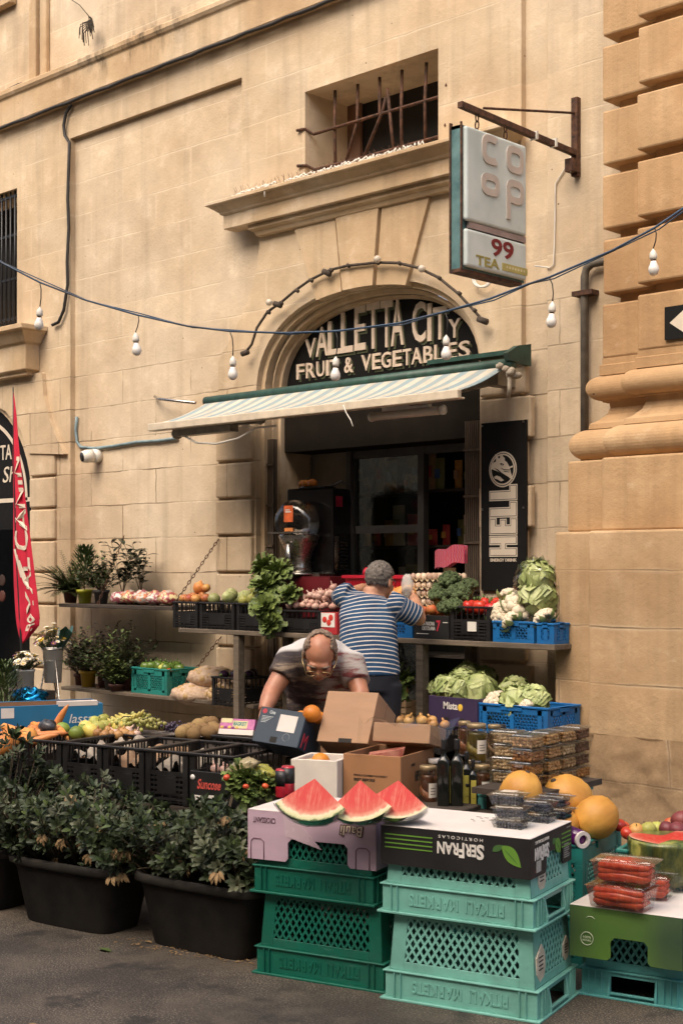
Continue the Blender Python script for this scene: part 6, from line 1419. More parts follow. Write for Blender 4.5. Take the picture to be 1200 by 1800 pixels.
# ---- cartons, boxes behind the slices
kz = .601
pm = corner(603, 1403, kz, math.radians(17), .275, .36)
pj = carton('open brown jelly carton with black print and torn edges', pm, .275, .36, .195, mat('kraft_reddish', (.33,.16,.07), .8, .1, 6, .1, 70), M_KRAFTD)
w = MB(); put_text(w, 'PEACHES & STRAWBERRY FLAVOUR JELLY', -.085, .098, .16, .011, -.181, .0006); put_text(w, 'BEST BEFORE: XX/XXXX', -.085, .080, .10, .012, -.181, .0006, bold=.02) if False else put_text(w, 'BEST BEFORE', -.085, .080, .10, .012, -.181, .0006, bold=.02); put_text(w, 'UNITS', -.07, .14, .04, .012, -.1385, .0006, T=Matrix.Rotation(PI/2,4,'Z')); put_text(w, 'NEW', -.03, .07, .06, .045, -.1385, .0006, T=Matrix.Rotation(PI/2,4,'Z'), bold=.03); w.build('lettering', M_INK, pj)
w = MB(); w.prism([(-.1,.0),(.02,.002),(.06,.02),(.07,.06),(-.03,.04),(-.09,.03)], -.05, .05, T=pm @ TM((0,0,.15),.4)); tag(w.build('sweet_bag', mat('red_sweet_wrap', (.62,.05,.04), .3, .5, 14, col2=(.7,.35,.25))), 'shiny red sweet packets filling the jelly carton', 'packet')
wm = corner(511, 1402, kz, math.radians(24), .215, .24)
wb = carton('white polystyrene box with worn rounded corner', wm, .215, .24, .168, mat('polystyrene', (.66,.60,.52), .7, .08, 10, .15, 120), M_WTOP, th=.018)
put('orange', PZ(563,1340,.745), 'orange resting on the white box below the red print', 'orange', s=1.05); put('potato', PZ(545,1341,.752), 'small pale potato on the white box edge', 'potato', s=.5)
m, nt, b = _nt('navy_card'); tc = nd(nt, 'ShaderNodeTexCoord'); nt.links.new(ramp(nt, noise_(nt, tc.outputs['Object'], 4, 3), [(.3,(.018,.032,.052)),(.7,(.035,.055,.08))]).outputs[0], b.inputs[0]); b.inputs['Roughness'].default_value = .5; M_NAVY = m
M_NIN = M_KRAFT
nc_ = PZ(444, 1303, .80)
nM = Matrix.Translation(nc_) @ Matrix.Rotation(math.radians(17), 4, 'Z') @ Matrix.Rotation(math.radians(-24), 4, 'X') @ Matrix.Rotation(math.radians(5), 4, 'Y') @ Matrix.Translation((.12,.09,.0))
nb_ = carton('navy blue fruit carton tilted back with a white sticker', nM, .245, .19, .17, M_NAVY, M_NIN)
w = MB(); w.box((-.01,-.0965,.065),(.085,-.0951,.145)); w.build('sticker', M_WTOP, nb_)
w = MB(); put_text(w, 'One', -.07, .140, .03, .018, -.0955, .0008, bold=.03)
for k in range(5): w.box((-.105,-.0962,.125-.007*k),(-.105+(.06-.008*k),-.0951,.1275-.007*k))
w.tube([(.05+.018*math.cos(2*PI*i/20),-.0955,.04+.018*math.sin(2*PI*i/20)) for i in range(20)], .0006, 4, closed=True); w.build('lettering', plain('pale_blue_print', (.45,.48,.48)), nb_)
w = MB(); w.prism([(-.098+.012*math.cos(2*PI*i/14), .150+.012*math.sin(2*PI*i/14)) for i in range(14)], -.0963, -.095); w.build('red_mark', plain('mark_red', (.45,.03,.05)), nb_)
w = MB(); w.box((-.03,-.0962,.008),(.005,-.0951,.035)); w.build('hand_hole', M_DARK, nb_); 
w = MB(); put_text(w, 'M', -.07, .01, .045, .07, -.1235, .001, T=Matrix.Rotation(PI/2,4,'Z'), bold=.0); w.build('red_lettering', plain('mark_red', (.45,.03,.05)), nb_)
for i, (px, py, d, l) in enumerate(((548,1255,6.55,'large orange on top of the navy carton'),(560,1262,6.6,'orange tucked behind the top one in navy carton'),(530,1262,6.65,'orange deeper in the navy carton'))): put('orange', PD(px, py, d), l, 'orange', s=(1.05,.8,.9)[i])
w = crate('black crate propping up the navy carton', TM(PZ(490,1330,.62)-Vector((0,-.06,.0)), YAW), .42, .26, .155, C_BLACK)
bM = PZ(557, 1303, .81); BM = Matrix.Translation(bM) @ Matrix.Rotation(math.radians(20), 4, 'Z') @ Matrix.Rotation(math.radians(-30), 4, 'X') @ Matrix.Translation((.125,.125,0))
def closed_box(label, M, w_, d, h, m, holes=()):
    t = thing('cardboard_box', label, 'box', M); q = MB(); q.box((-w_/2,-d/2,0),(w_/2,d/2,h)); q.build('body', m, t, bevel=.003, seg=2)
    q = MB(); q.box((-w_/2+.004,-.004,h),(w_/2-.004,.0,h+.0008)); q.box((w_/2,-.003,.01),(w_/2+.0008,.003,h)); q.build('seam', M_KRAFTD, t); return t
b1 = closed_box('large brown cardboard box leaning back behind the slices', BM, .255, .25, .255, M_KRAFT)
w = MB(); w.box((-.02,-.1265,.0),(.045,-.1245,.02)); w.build('hand_hole', M_DARK, b1)
sM = PZ(655, 1303, .83); SM = Matrix.Translation(sM) @ Matrix.Rotation(math.radians(20), 4, 'Z') @ Matrix.Rotation(math.radians(-12), 4, 'X') @ Matrix.Translation((.135,.10,0))
b2_ = closed_box('smaller brown cardboard box lid propped over the jelly carton', SM, .27, .21, .085, M_KRAFT)
w = MB(); c = PD(700, 1268, 6.1); w.surf(lambda u, v: (c.x-.16+.36*u, c.y+.12*u-.05+.1*v, c.z-.0+.035*math.sin(11*u+3*v)*.5-.09*abs(u-.3)*(1-v)), 24, 8); w.surf(lambda u, v: (c.x-.16-.02*u, c.y-.05-.03*v, c.z-.01-.15*v+.01*math.sin(9*v)+.02*u), 4, 10)
tag(w.build('plastic_sheet', M_CLING), 'crumpled clear plastic sheet over the smaller brown box', 'sheet')
prop = thing('carton_stack', 'stacked flat cartons supporting the leaning brown box', 'boxes', TM(PZ(600,1345,.65)+Vector((-.02,.22,0)), .6)); bx('flat_carton', (-.22,-.14,0), (.25,.14,.10), M_KRAFTD, prop); bx('flat_carton', (-.2,-.12,.101), (.24,.13,.155), M_KRAFT, prop)
# pink sweet box on the black crates
pc = PZ(383, 1290, .75); PM = Matrix.Translation(pc) @ Matrix.Rotation(math.radians(20), 4, 'Z') @ Matrix.Rotation(math.radians(-24), 4, 'X') @ Matrix.Translation((.10,.06,0))
pb_ = thing('sweet_box', 'pink and yellow sweet box tilted beside the kiwis', 'box', PM)
w = MB(); w.box((-.10,-.06,0),(.10,.06,.028)); w.build('tray', M_WTOP, pb_); w = MB(); w.box((-.10,-.06,.0285),(.10,.06,.085)); w.build('body', mat('pink_card', (.52,.12,.34), .5, .3, 14, col2=(.6,.2,.42)), pb_, bevel=.002)
w = MB(); w.box((-.095,-.0615,.062),(-.03,-.0603,.085)); w.box((-.025,-.0612,.034),(.06,-.0602,.074)); w.build('panel', plain('pale_yellow_print', (.62,.55,.3)), pb_)
w = MB(); put_text(w, 'BASKET', -.02, .048, .075, .020, -.0612, .001, bold=.03); w.build('lettering', plain('teal_ink', (.03,.2,.22)), pb_)
w = MB()
for k in range(5): w.ball((-.085+.022*k,-.0605,.038), .011, (1,.1,.7), 8, 5, mi=k % 2)
w.build('fruit_print', [plain('print_gold', (.6,.4,.08)), plain('print_plum', (.25,.05,.2))], pb_)
w = crate('black crate under the pink sweet box', TM((pc.x+.12, pc.y+.12, .58), YAW), .32, .24, .165, C_BLACK)
# ---- front row of black crates and the produce behind
rz = .75; cw = .262; fy = math.radians(12)
r0 = PZ(180, 1310, rz); ad_ = Vector((math.cos(fy), math.sin(fy), 0)); pd_ = Vector((-math.sin(fy), math.cos(fy), 0))
fl_ = ['black fruit crate at the far left of the front row','second black fruit crate from the left of the front row','black fruit crate in front of the yellow pears','black fruit crate before the banana and grapes','black fruit crate before the kiwis','black fruit crate under the pink box at the row end']
for i in range(-3, 3):
    c = r0+ad_*(cw*(i+.5)+.0)+pd_*.21; t = crate(fl_[i+3], TM((c.x, c.y, rz-.25), fy), cw-.012, .42, .25, C_BLACK, group='front row of black crates')
    k = MB(); cm_ = TM((c.x, c.y, rz-.236), fy)
    lab_ = ('crumpled newspaper','folded cardboard','white paper bag','printed carton','crumpled paper','dark wrapping')[i+3]
    cc = ((.25,.2,.15),(.26,.15,.08),(.34,.29,.23),(.30,.19,.11),(.26,.22,.17),(.05,.045,.04))[i+3]
    k.surf(lambda u, v: ((u-.5)*.21, (v-.5)*.34, (.11,.05,.16,.15,.14,.06)[i+3]+.08*noise.noise(Vector((u*4+i*3, v*4, i)))+.04*v), 14, 18, T=cm_); tag(k.build('packing_paper', mat('paper_%d' % (i+3), cc, .8, .2, 20)), lab_+' lying inside the '+fl_[i+3].split(' ', 2)[2][6:], 'paper')
for i, (px, py) in enumerate(((225,1345),(236,1352),(245,1346))):
    c = PZ(px, py, .60)+pd_*.05; w = MB(); w.ball((0,0,0), .035, (1,1,.8), amp=.2); tag(w.build('packet', plain(('yellow_pack','red_pack','blue_pack')[i], ((.6,.4,.05),(.5,.05,.04),(.05,.15,.35))[i], .35), None, TM(c)), ('small yellow packet','small red packet','small blue packet')[i]+' inside the crate before the pears', 'packet')
bt = thing('trestle_table', 'dark trestle table behind the front crates carrying the fruit', 'table', TM(r0+pd_*.43-Vector((0,0,rz)), fy))
bx('top', (-1.2,0,.66), (.62,.60,.69), M_WOODD, bt)
for x in (-1.15,-.3,.55):
    for y in (.03,.53): bx('leg', (x,y,0), (x+.04,y+.04,.659), M_WOODD, bt)
ft_ = thing('trestle_table', 'low dark trestle under the front row of black crates', 'table', TM(r0-Vector((0,0,rz)), fy))
bx('top', (-1.0,.0,.465), (.85,.42,.495), M_WOODD, ft_)
for x in (-.95,-.1,.78):
    for y in (.03,.33): bx('leg', (x,y,0), (x+.04,y+.04,.464), M_WOODD, ft_)
def fr(px, py, z=.72): return PZ(px, py, z)
def scatter(key, spots, label, cat, group, z=.73, s=1.0, rot=None, **k):
    for (px, py) in spots: put(key, fr(px, py, z)+Vector((0,0,RND.uniform(-.004,.004))), label, cat, group, s, rot() if rot else None)
scatter('carrot', [(10,1290),(25,1283),(40,1290),(60,1282),(75,1288),(55,1293),(30,1297),(85,1293),(68,1277),(100,1284),(110,1289),(92,1279),(46,1300),(72,1300)], 'fat orange carrot in the heap by the blue carton', 'carrot', 'carrots by the blue carton', .74, 1.0, lambda: (RND.uniform(-.2,.2), RND.uniform(-.3,.3), RND.uniform(-.5,.9)))
scatter('squash', [(2,1275),(22,1300),(48,1296),(8,1308)], 'smooth orange squash among the carrots', 'squash', 'orange squashes among the carrots', .74, .85)
put('carrot', fr(103,1268,.78), 'single carrot sticking up beside the avocado net', 'carrot', s=1.0, rot=(0,-1.05,.75))
w = MB(); c = fr(84,1278,.77); w.ball((0,0,0), .05, (1.1,.8,.8), 14, 9, amp=.4, fr=6); tag(w.build('net_bag', mat('black_net', (.015,.015,.018), .3, .5, 40, col2=(.10,.10,.11)), None, TM(c)), 'shiny black netted bag beside the upright carrot', 'bag')
scatter('lime', [(110,1282),(134,1288),(146,1285)], 'green lime between the carrots and the pears', 'lime', 'limes by the pears', .75, 1.25)
scatter('green_apple', [(168,1270),(185,1276),(181,1264),(172,1280)], 'yellow green apple in the pear heap', 'apple', 'yellow green apples by the pears', .76, 1.05)
scatter('lemon', [(152,1280),(160,1286),(200,1278),(212,1280),(222,1272)], 'yellow lemon beside the garlic', 'lemon', 'lemons by the garlic', .75, 1.15)
scatter('onion', [(172,1290),(184,1292),(196,1290),(208,1292),(190,1285),(220,1290),(232,1292),(214,1286)], 'pinkish shallot in front of the lemons', 'shallot', 'shallots before the lemons', .745, .8)
scatter('garlic', [(203,1288),(226,1285),(240,1290)], 'garlic bulb among the shallots', 'garlic', 'garlic bulbs among the shallots', .75, .9)
put('banana_bunch', fr(222,1262,.79), 'small bunch of yellow green bananas on top', 'bananas', s=.95, rot=(.2,-.15,.25))
for i, (px, py) in enumerate(((218,1276),(245,1268),(262,1276))): put('grape_bunch', fr(px, py, .76), ('green grape bunch under the bananas','green grape bunch in the middle of the display','green grape bunch nearest to the black grapes')[i], 'grapes', s=1.0, rot=(0,0,RND.uniform(-.4,.4)))
for i, (px, py) in enumerate(((290,1278),(308,1282))): put('dark_grape_bunch', fr(px, py, .75), ('dark grape bunch beside the green grapes','dark grape bunch beside the kiwis')[i], 'grapes', s=.85, rot=(0,0,.2))
scatter('kiwi', [(326,1284),(336,1281),(346,1286),(350,1276),(358,1282),(366,1288),(375,1281),(363,1270),(381,1286),(340,1290),(320,1289),(372,1272),(389,1284)], 'brown kiwi on the paper lined tray', 'kiwi', 'kiwis on the paper tray', .75, 1.3, flatrot)
w = MB(); c = fr(345,1290,.715); w.surf(lambda u, v: (c.x+(u-.5)*.42, c.y+(u-.5)*.09+(v-.3)*.34, c.z+.012*math.sin(8*u)*math.sin(5*v)), 14, 10); tag(w.build('tray_paper', mat('grey_paper', (.42,.37,.32), .8, .1, 14)), 'grey paper sheet under the kiwis', 'paper')
# blue carton
bc = PZ(0, 1262, .84); BCm = corner(-18, 1292, .70, math.radians(66), .62, .30)
bcar = carton('bright blue fruit carton with white script behind the carrots', BCm, .62, .30, .15, mat('blue_card', (.015,.15,.30), .5, .12, 6), M_KRAFTD)
w = MB(); put_text(w, 'lassa', .12, .045, .13, .05, -.151, .001, slant=.25); w.box((-.25,-.1515,.085),(-.18,-.1502,.14)); w.build('lettering', M_WPRT, bcar)
w = MB(); w.box((.06,-.1515,.140),(.28,-.1,.165)); w.build('torn_flap', M_WTOP, bcar)
# printed black carton among the shrubs, bags and drink cans
km = corner(334, 1414, .52, math.radians(13), .30, .20); kc = carton('black carton with red script half buried in the shrub', km, .30, .20, .155, M_CBLK, M_DARK)
w = MB(); put_text(w, 'Suncose', -.11, .075, .13, .045, -.101, .001, slant=.2, bold=.02); w.build('lettering', plain('print_coral', (.55,.08,.06)), kc)
w = MB(); w.box((-.14,-.1012,.015),(-.08,-.1002,.045)); w.box((-.06,-.1012,.03),(.01,-.1002,.05)); w.lathe([(.001,-.0006),(.013,-.0006),(.013,.0006),(.001,.0006)], 14, TM((-.135,-.1008,.125),0,PI/2)); w.build('print_label', M_WPRT, kc)
for i in range(9): put('garlic', km @ Vector((-.11+.027*i, RND.uniform(-.03,.04), .15)), 'garlic bulb in the black script carton', 'garlic', 'garlic bulbs in the script carton', s=.8)
for i, (px, py, c_) in enumerate(((425,1350,(.34,.28,.16)),(452,1358,(.30,.28,.05)),(472,1376,(.34,.29,.22)))):
    c = PD(px, py, 6.15); w = MB(); w.ball((0,0,0), .062, (1.5,.7,.5), 18, 12, amp=.6, fr=8); tag(w.build('vegetable_bag', mat('bag_print_%d' % i, c_, .3, .3, 12, col2=tuple(min(1, q*1.4) for q in c_)), None, TM(c, .3, .3, .4*(i-1))), ('cream vegetable bag under the navy carton','yellow snack bag beside the cream vegetable bag','white bag lowest among the greens')[i], 'bag')
for i, (px, py) in enumerate(((420,1370),(440,1378),(462,1385),(430,1395))): put('lettuce', PD(px, py, 6.1), 'leafy green lying among the bags by the shrub', 'greens', 'leafy greens by the shrub', s=.38)
for i, (px, py) in enumerate(((398,1367),(466,1382),(432,1383))): put('tomato', PD(px, py, 5.98), ('red blossom at the script carton edge','red radish among the greens near the cans','dark red radish among the greens')[i], 'radish', s=.45, name='radish')
for i, (px, py) in enumerate(((506,1375),(496,1380))):
    t = thing('drink_can', ('red and black tin beside the white box','second red tin half hidden by leaves')[i], 'tin', TM(PD(px, py+22, 6.05))); w = MB(); w.lathe([(.026,0),(.029,.006),(.029,.115),(.025,.122)], 18); w.build('body', mat('can_red', (.42,.015,.03), .3, .3, 6), t); w = MB(); w.lathe([(.0295,.05),(.0295,.115)], 18); w.build('band', M_BLACK, t)
w = slab('bench', 'low dark bench under the bagged vegetables', 'bench', (400,1425), .50, .30, .25, .03, fy, M_WOODD)
# sweet bags on the upper wall shelf
for i in range(9):
    px = 208+i*11; c = Vector((XA(px,-.30), -.30+.05*(i % 2), SZ1+.055+.02*(i % 2)))
    w = MB(); w.ball((0,0,0), .075, (1.1,.8,.65), 14, 9, amp=.45, fr=8); m_ = mat('sweet_print_%d' % (i % 3), ((.50,.14,.18),(.66,.58,.50),(.45,.08,.10))[i % 3], .25, .3, 30, col2=((.68,.60,.52),(.55,.20,.10),(.66,.55,.30))[i % 3], pos=(.46,.54)); tag(w.build('sweet_bag', m_, None, TM(c, RND.uniform(0,3))), 'pink and white bag of sweets on the upper wall shelf', 'bag', 'bags of sweets on the upper shelf')
# ------------------------------------------------------------------ pots and plants
def lm(nm, c, c2, r=.5): return mat('leaf_'+nm, c, r, .25, 6, col2=c2, rnd=.1, spec=.35)
L_DARK = lm('dark', (.022,.036,.014), (.052,.072,.030)); L_MID = lm('mid', (.05,.085,.025), (.11,.15,.045)); L_LITE = lm('light', (.12,.17,.04), (.24,.28,.08)); L_DRY = lm('dry', (.20,.12,.05), (.36,.24,.12), .8)
L_GREY = lm('olive', (.075,.085,.05), (.14,.15,.09)); L_GLOSS = mat('leaf_rubber', (.010,.018,.010), .25, .3, 6, col2=(.025,.04,.02))
M_STEM = mat('stem_brown', (.09,.065,.035), .8, .3, 20); M_SOIL = mat('soil', (.03,.02,.014), .95, .3, 40, .5, 80)
def pot(parent, r0, r1, h, m, rim=.008):
    w = MB(); w.lathe([(r0,0),(r1-.004,h-.025),(r1+rim,h-.025),(r1+rim,h),(r1-.004,h),(r1-.006,h-.02),(.001,h-.022)], 20); w.build('pot', m, parent)
def pot_plant(label, loc, r0, r1, h, m, kind, size, cat='plant', name='potted_plant'):
    t = thing(name, label, cat, TM(loc)); pot(t, r0, r1, h, m)
    w = MB(); st = MB(); r = RND
    if kind == 'fern':
        for i in range(60):
            a = r.uniform(0, 2*PI); L = size*r.uniform(.6,1.1); el = r.uniform(.2,1.4); d = Vector((math.cos(a)*math.cos(el), math.sin(a)*math.cos(el), math.sin(el)))
            p = Vector((0,0,h-.02)); pts = [p]
            for k in range(9):
                d = (d+Vector((0,0,-.09))).normalized(); p = p+d*L/9; pts.append(p)
                sd = d.cross(Vector((0,0,1))).normalized()
                for s in (-1,1):
                    for q in (0,.5): w.leaf(p-d*L/9*q, sd*s+d*.5, (0,0,1), .06*size/.25*(1.1-k/10), .013, 0, .1)
            st.tube(pts, .0018, 4)
        mats = L_MID
    elif kind == 'conifer':
        for i in range(620):
            t_ = r.random()**.8; a = r.uniform(0, 2*PI); rad = size*.55*(1-t_*.75)*math.sqrt(r.random()); p = Vector((math.cos(a)*rad, math.sin(a)*rad, h+size*t_*.95)); d = Vector((math.cos(a)*.9, math.sin(a)*.9, 1.0)); w.leaf(p, d, (math.cos(a),math.sin(a),0), .05, .014, 0, .1)
        st.tube([(0,0,h-.02),(0,0,h+size*.8)], [.006,.002], 5); mats = L_MID
    elif kind == 'rubber':
        for k in range(7):
            a = r.uniform(0, 2*PI); tip = Vector((math.cos(a)*size*r.uniform(.15,.55), math.sin(a)*size*.3, h+size*r.uniform(.6,1.0))); b0 = Vector((0,0,h-.02)); pts = [b0.lerp(tip, q/5)+Vector((0,0,.03*math.sin(PI*q/5))) for q in range(6)]; st.tube(pts, .003, 4)
            for q in range(9):
                p = b0.lerp(tip, .3+.7*q/8); aa = q*2.4+k; d = Vector((math.cos(aa), math.sin(aa), r.uniform(-.1,.7))); w.leaf(p, d, (0,0,1), r.uniform(.08,.11), .052, 0, .3)
        mats = L_GLOSS
    elif kind in ('herb', 'herb_light', 'purple'):
        for k in range(48):
            a = r.uniform(0, 2*PI); el = r.uniform(.3,1.5); tip = Vector((0,0,h))+Vector((math.cos(a)*math.cos(el), math.sin(a)*math.cos(el), math.sin(el)))*size*r.uniform(.6,1.05); b0 = Vector((r.uniform(-.5,.5)*r0, r.uniform(-.5,.5)*r0, h-.02)); st.tube([b0, b0.lerp(tip,.5)+Vector((0,0,.02)), tip], .0018, 4)
            for q in range(11):
                p = b0.lerp(tip, .35+.65*q/10); aa = q*2.4+k; d = Vector((math.cos(aa), math.sin(aa), r.uniform(-.2,.8))); w.leaf(p, d, (0,0,1), r.uniform(.03,.055), .026, 1 if r.random() < .25 else 0, .25)
        mats = [L_MID, L_LITE] if kind == 'herb_light' else ([mat('leaf_purple', (.03,.018,.022), .5), L_DARK] if kind == 'purple' else [L_DARK, L_MID])
    w.build('foliage', mats, t); st.build('stem', M_STEM, t); return t
PZ1 = SZ1+.001
def sp(px, Y, z): return (XA(px, Y), Y, z)
P_BRN = plain('terracotta_brown', (.09,.035,.025)); P_LIME = plain('lime_plastic', (.42,.42,.03), .4); P_GREY = plain('grey_plastic', (.07,.068,.065), .5); P_YEL = plain('yellow_plastic', (.55,.36,.04), .4)
pot_plant('spreading fern in a brown pot at the shelf end', sp(124,-.25,PZ1), .05,.065,.11, P_BRN, 'fern', .36)
pot_plant('pointed conifer in a lime yellow pot', sp(149,-.26,PZ1), .05,.066,.12, P_LIME, 'conifer', .38)
pot_plant('small leafy plant in a dark grey pot', sp(178,-.26,PZ1), .05,.066,.12, P_GREY, 'herb', .32)
pot_plant('tall rubber plant with glossy dark leaves on the upper shelf', sp(215,-.2,PZ1), .05,.06,.10, P_GREY, 'rubber', .44)
pot_plant('second glossy rubber plant nearer the shelf chain', sp(248,-.2,PZ1), .05,.06,.10, P_BRN, 'rubber', .46)
LZ1 = SZ2+.001
pot_plant('purple leaved herb in a small brown pot on the lower shelf', sp(141,-.24,LZ1), .04,.05,.10, P_BRN, 'purple', .34)
pot_plant('green herb in a bright yellow pot on the lower shelf', sp(155,-.30,LZ1), .055,.07,.14, P_YEL, 'herb', .36)
pot_plant('bushy basil growing behind the yellow pot', sp(185,-.22,LZ1), .06,.07,.12, P_BRN, 'purple', .44)
pot_plant('large trailing herb in the middle of the lower shelf', sp(198,-.33,LZ1), .06,.075,.10, P_GREY, 'herb_light', .38)
pot_plant('dark green herb leaning toward the teal crate', sp(222,-.28,LZ1), .06,.075,.11, P_BRN, 'herb', .46)
pot_plant('low herb with yellow flecks next to the teal crate', sp(205,-.38,LZ1), .05,.06,.06, P_BRN, 'herb_light', .22)
# planters and their shrubs
def planter(label, c, yaw, L, W_, h):
    t = thing('planter', label, 'planter', TM(c, yaw), 'dark plastic planters along the kerb'); w = MB()
    def ring(l, d, z, k=36, e_=5.0):
        out = []
        for i in range(k):
            a = 2*PI*i/k; cc, s = math.cos(a), math.sin(a); out.append((math.copysign(abs(cc)**(2/e_), cc)*l/2, math.copysign(abs(s)**(2/e_), s)*d/2, z))
        return out
    def rings(mb, rs):
        k = len(rs[0]); mb.add([p for r in rs for p in r], [(i*k+j, i*k+(j+1) % k, (i+1)*k+(j+1) % k, (i+1)*k+j) for i in range(len(rs)-1) for j in range(k)], 0, True)
        mb.add(rs[0], [tuple(range(k))[::-1]])
    rings(w, [ring(L*.74, W_*.70, 0), ring(L*.76, W_*.72, .012), ring(L*.91, W_*.87, h*.80), ring(L*.92, W_*.88, h*.81), ring(L*.955, W_*.93, h-.04), ring(L*.92, W_*.9, h-.04), ring(L*.9, W_*.87, h-.06)])
    w.build('tub', M_TUB, t)
    w = MB(); rings(w, [ring(L*.955, W_*.93, h-.042), ring(L*1.0, W_*1.0, h-.035), ring(L*1.005, W_*1.01, h-.012), ring(L*.985, W_*.98, h), ring(L*.93, W_*.9, h-.002), ring(L*.92, W_*.89, h-.045)]); w.build('rim', mat('dusty_rim', (.014,.012,.010), .75, .35, 6, .3, 30, col2=(.05,.045,.038), spec=.25), t)
    w = MB(); w.add(ring(L*.925, W_*.895, h-.055), [tuple(range(36))]); w.build('soil', M_SOIL, t)
    return t
M_TUB = mat('dusty_tub', (.006,.005,.0045), .75, .35, 6, .3, 30, col2=(.020,.017,.014), spec=.25)
def shrub(label, c, yaw, L, W_, H_, n, seed, lean=0.0, clip=None):
    r = random.Random(seed); t = thing('shrub', label, 'shrub', TM(c, yaw), 'clipped shrubs in the planters'); w = MB(); st = MB(); dr = MB()
    for i in range(n):
        x = r.uniform(-.5,.5); y = r.uniform(-.5,.5); hh = r.random()**.55
        top = H_*(1-.5*(2*abs(x))**3)*(.74+.52*noise.noise(Vector((x*5, y*3, seed))))
        p = Vector((x*L, y*W_*(1.0+.35*hh), max(.02, hh*top)))
        q = Vector((x*L*.75, y*W_*.5, 0)); 
        if i % 3 == 0: st.tube([q, q.lerp(p,.5)+Vector((0,0,.03)), p], [.005,.004,.0025], 4)
        ax = Vector((x*.9+r.uniform(-.4,.4), y*1.6-.15+r.uniform(-.4,.4), .55+r.uniform(-.3,.5))).normalized()
        a = ax.orthogonal().normalized(); b_ = ax.cross(a); kk = r.randint(6,9); ph = r.random()*6; dead = r.random() < (.11 if hh < .45 else .02)
        pale = 1 if r.random() < .22 else 0
        for k in range(kk):
            an = ph+k*2.4; out = a*math.cos(an)+b_*math.sin(an); el = .25+.75*k/kk
            d = out*(1.1-el*.6)+ax*el*1.1
            if dead: d = d+Vector((0,0,-1.3)); w.leaf(p+out*.004, d, ax, r.uniform(.035,.055), .015, 3, .4)
            else: w.leaf(p+out*.004+ax*.01*k/kk, d, ax, r.uniform(.030,.052), r.uniform(.016,.022), 2 if (k > kk-3 and r.random() < .25) else pale, .2)
    w.build('foliage', [L_DARK, L_GREY, L_MID, L_DRY], t); st.build('stem', M_STEM, t); return t
PYW = math.radians(9)
A = PZ(106, 1632, 0); B_ = PZ(338, 1676, 0)
perp = Vector((-math.sin(PYW), math.cos(PYW), 0)); al = Vector((math.cos(PYW), math.sin(PYW), 0))
c2 = A+perp*.135; c3 = B_+perp*.135; c1 = c2-al*.76
planter('middle dark planter at the kerb', c2, PYW, .70, .36, .30); planter('dark planter beside the green crates', c3, PYW-.02, .70, .36, .305); planter('dark planter cut off at the far end of the row', c1, PYW+.03, .8, .36, .30)
shrub('dense dark leaved shrub in the middle planter', c2+Vector((0,.02,.26)), PYW, .78, .42, .42, 520, 3)
shrub('shrub with dry brown leaves beside the green crates', c3+Vector((-.03,.02,.26)), PYW, .74, .40, .38, 480, 5)
shrub('dark shrub in the planter at the far end', c1+Vector((0,.02,.26)), PYW, .84, .42, .62, 430, 9)
for px, py, s in ((172,1668,1),(255,1655,.5),(112,1612,.4),(50,1800,.6)):
    c = PZ(px, py, .006); w = MB(); w.leaf(c, (1,.2,0), (0,0,1), .075*s, .035*s, 0, .15); tag(w.build('fallen_leaf', L_MID if s == 1 else L_DRY), 'fallen leaf lying on the asphalt before the planters', 'leaf', 'fallen leaves on the asphalt')
w = MB()
for i in range(90):
    px = RND.uniform(200,455); py = 1645+(px-204)*.185+RND.uniform(0,14)
    c = PZ(px, py, .004); a = RND.uniform(0,6); w.leaf(c, (math.cos(a),math.sin(a),0), (0,0,1), RND.uniform(.008,.03), .008, 0, .2)
tag(w.build('leaf_litter', L_DRY), 'dry leaf litter gathered along the foot of the planters', 'litter', None, 'stuff')
# flowers
M_WB = mat('white_bucket', (.80,.77,.72), .4, .08, 8); PET = [mat('petal_'+k, c, .7, .15, 20) for k, c in (('white',(.72,.68,.58)),('cream',(.62,.52,.36)),('yellow',(.65,.45,.06)),('plum',(.14,.03,.09)),('pink',(.5,.22,.28)))]
def bouquet(parent, c, R_, n, cols, hgt, wrap=None):
    w = MB(); st = MB(); lf = MB()
    for i in range(n):
        a = RND.uniform(0, 2*PI); rr = R_*math.sqrt(RND.random()); p = Vector((math.cos(a)*rr, math.sin(a)*rr, hgt*(1-.55*(rr/R_)**2)*RND.uniform(.65,1.05))); base = Vector((p.x*.25, p.y*.25, 0)); st.tube([base, base.lerp(p,.6)+Vector((0,0,.01)), p], .002, 4)
        k = RND.choice(cols); q = RND.uniform(.020,.036); ax = (p-Vector((0,0,-.05))).normalized(); u = ax.orthogonal().normalized(); v = ax.cross(u)
        for j in range(9): an = 2*PI*j/9; w.leaf(p, u*math.cos(an)+v*math.sin(an)+ax*.5, ax, q, q*.5, k, .2)
        w.ball(p+ax*.003, q*.3, nu=6, nv=4, mi=2)
        for j in range(4):
            pp = base.lerp(p, RND.uniform(.3,.95)); an = RND.uniform(0,6); lf.leaf(pp, (math.cos(an),math.sin(an),.5), (0,0,1), .045, .015, 0, .2)
    b = w.build('blossom', PET, parent); st.build('stem', M_STEM, parent); lf.build('leaf', L_MID, parent)
    if wrap:
        w = MB(); w.surf(lambda u, v: (math.cos(PI*.8*u-.25)*(R_*.35+R_*.75*v)*(1+.08*math.sin(25*u)), math.sin(PI*.8*u-.25)*(R_*.35+R_*.75*v), .0+hgt*(.8+.12*math.sin(13*u))*v), 24, 5); w.build('wrapping', wrap, parent)
fs0 = Vector(sp(93,-.75,0)); fs0.y = -.75
zb = ZA(93,1200,-.75); zt2 = ZA(93,1140,-.75)
ft = thing('flower_stand', 'spindly steel flower stand holding a tall white bucket', 'stand', TM(fs0))
w = MB()
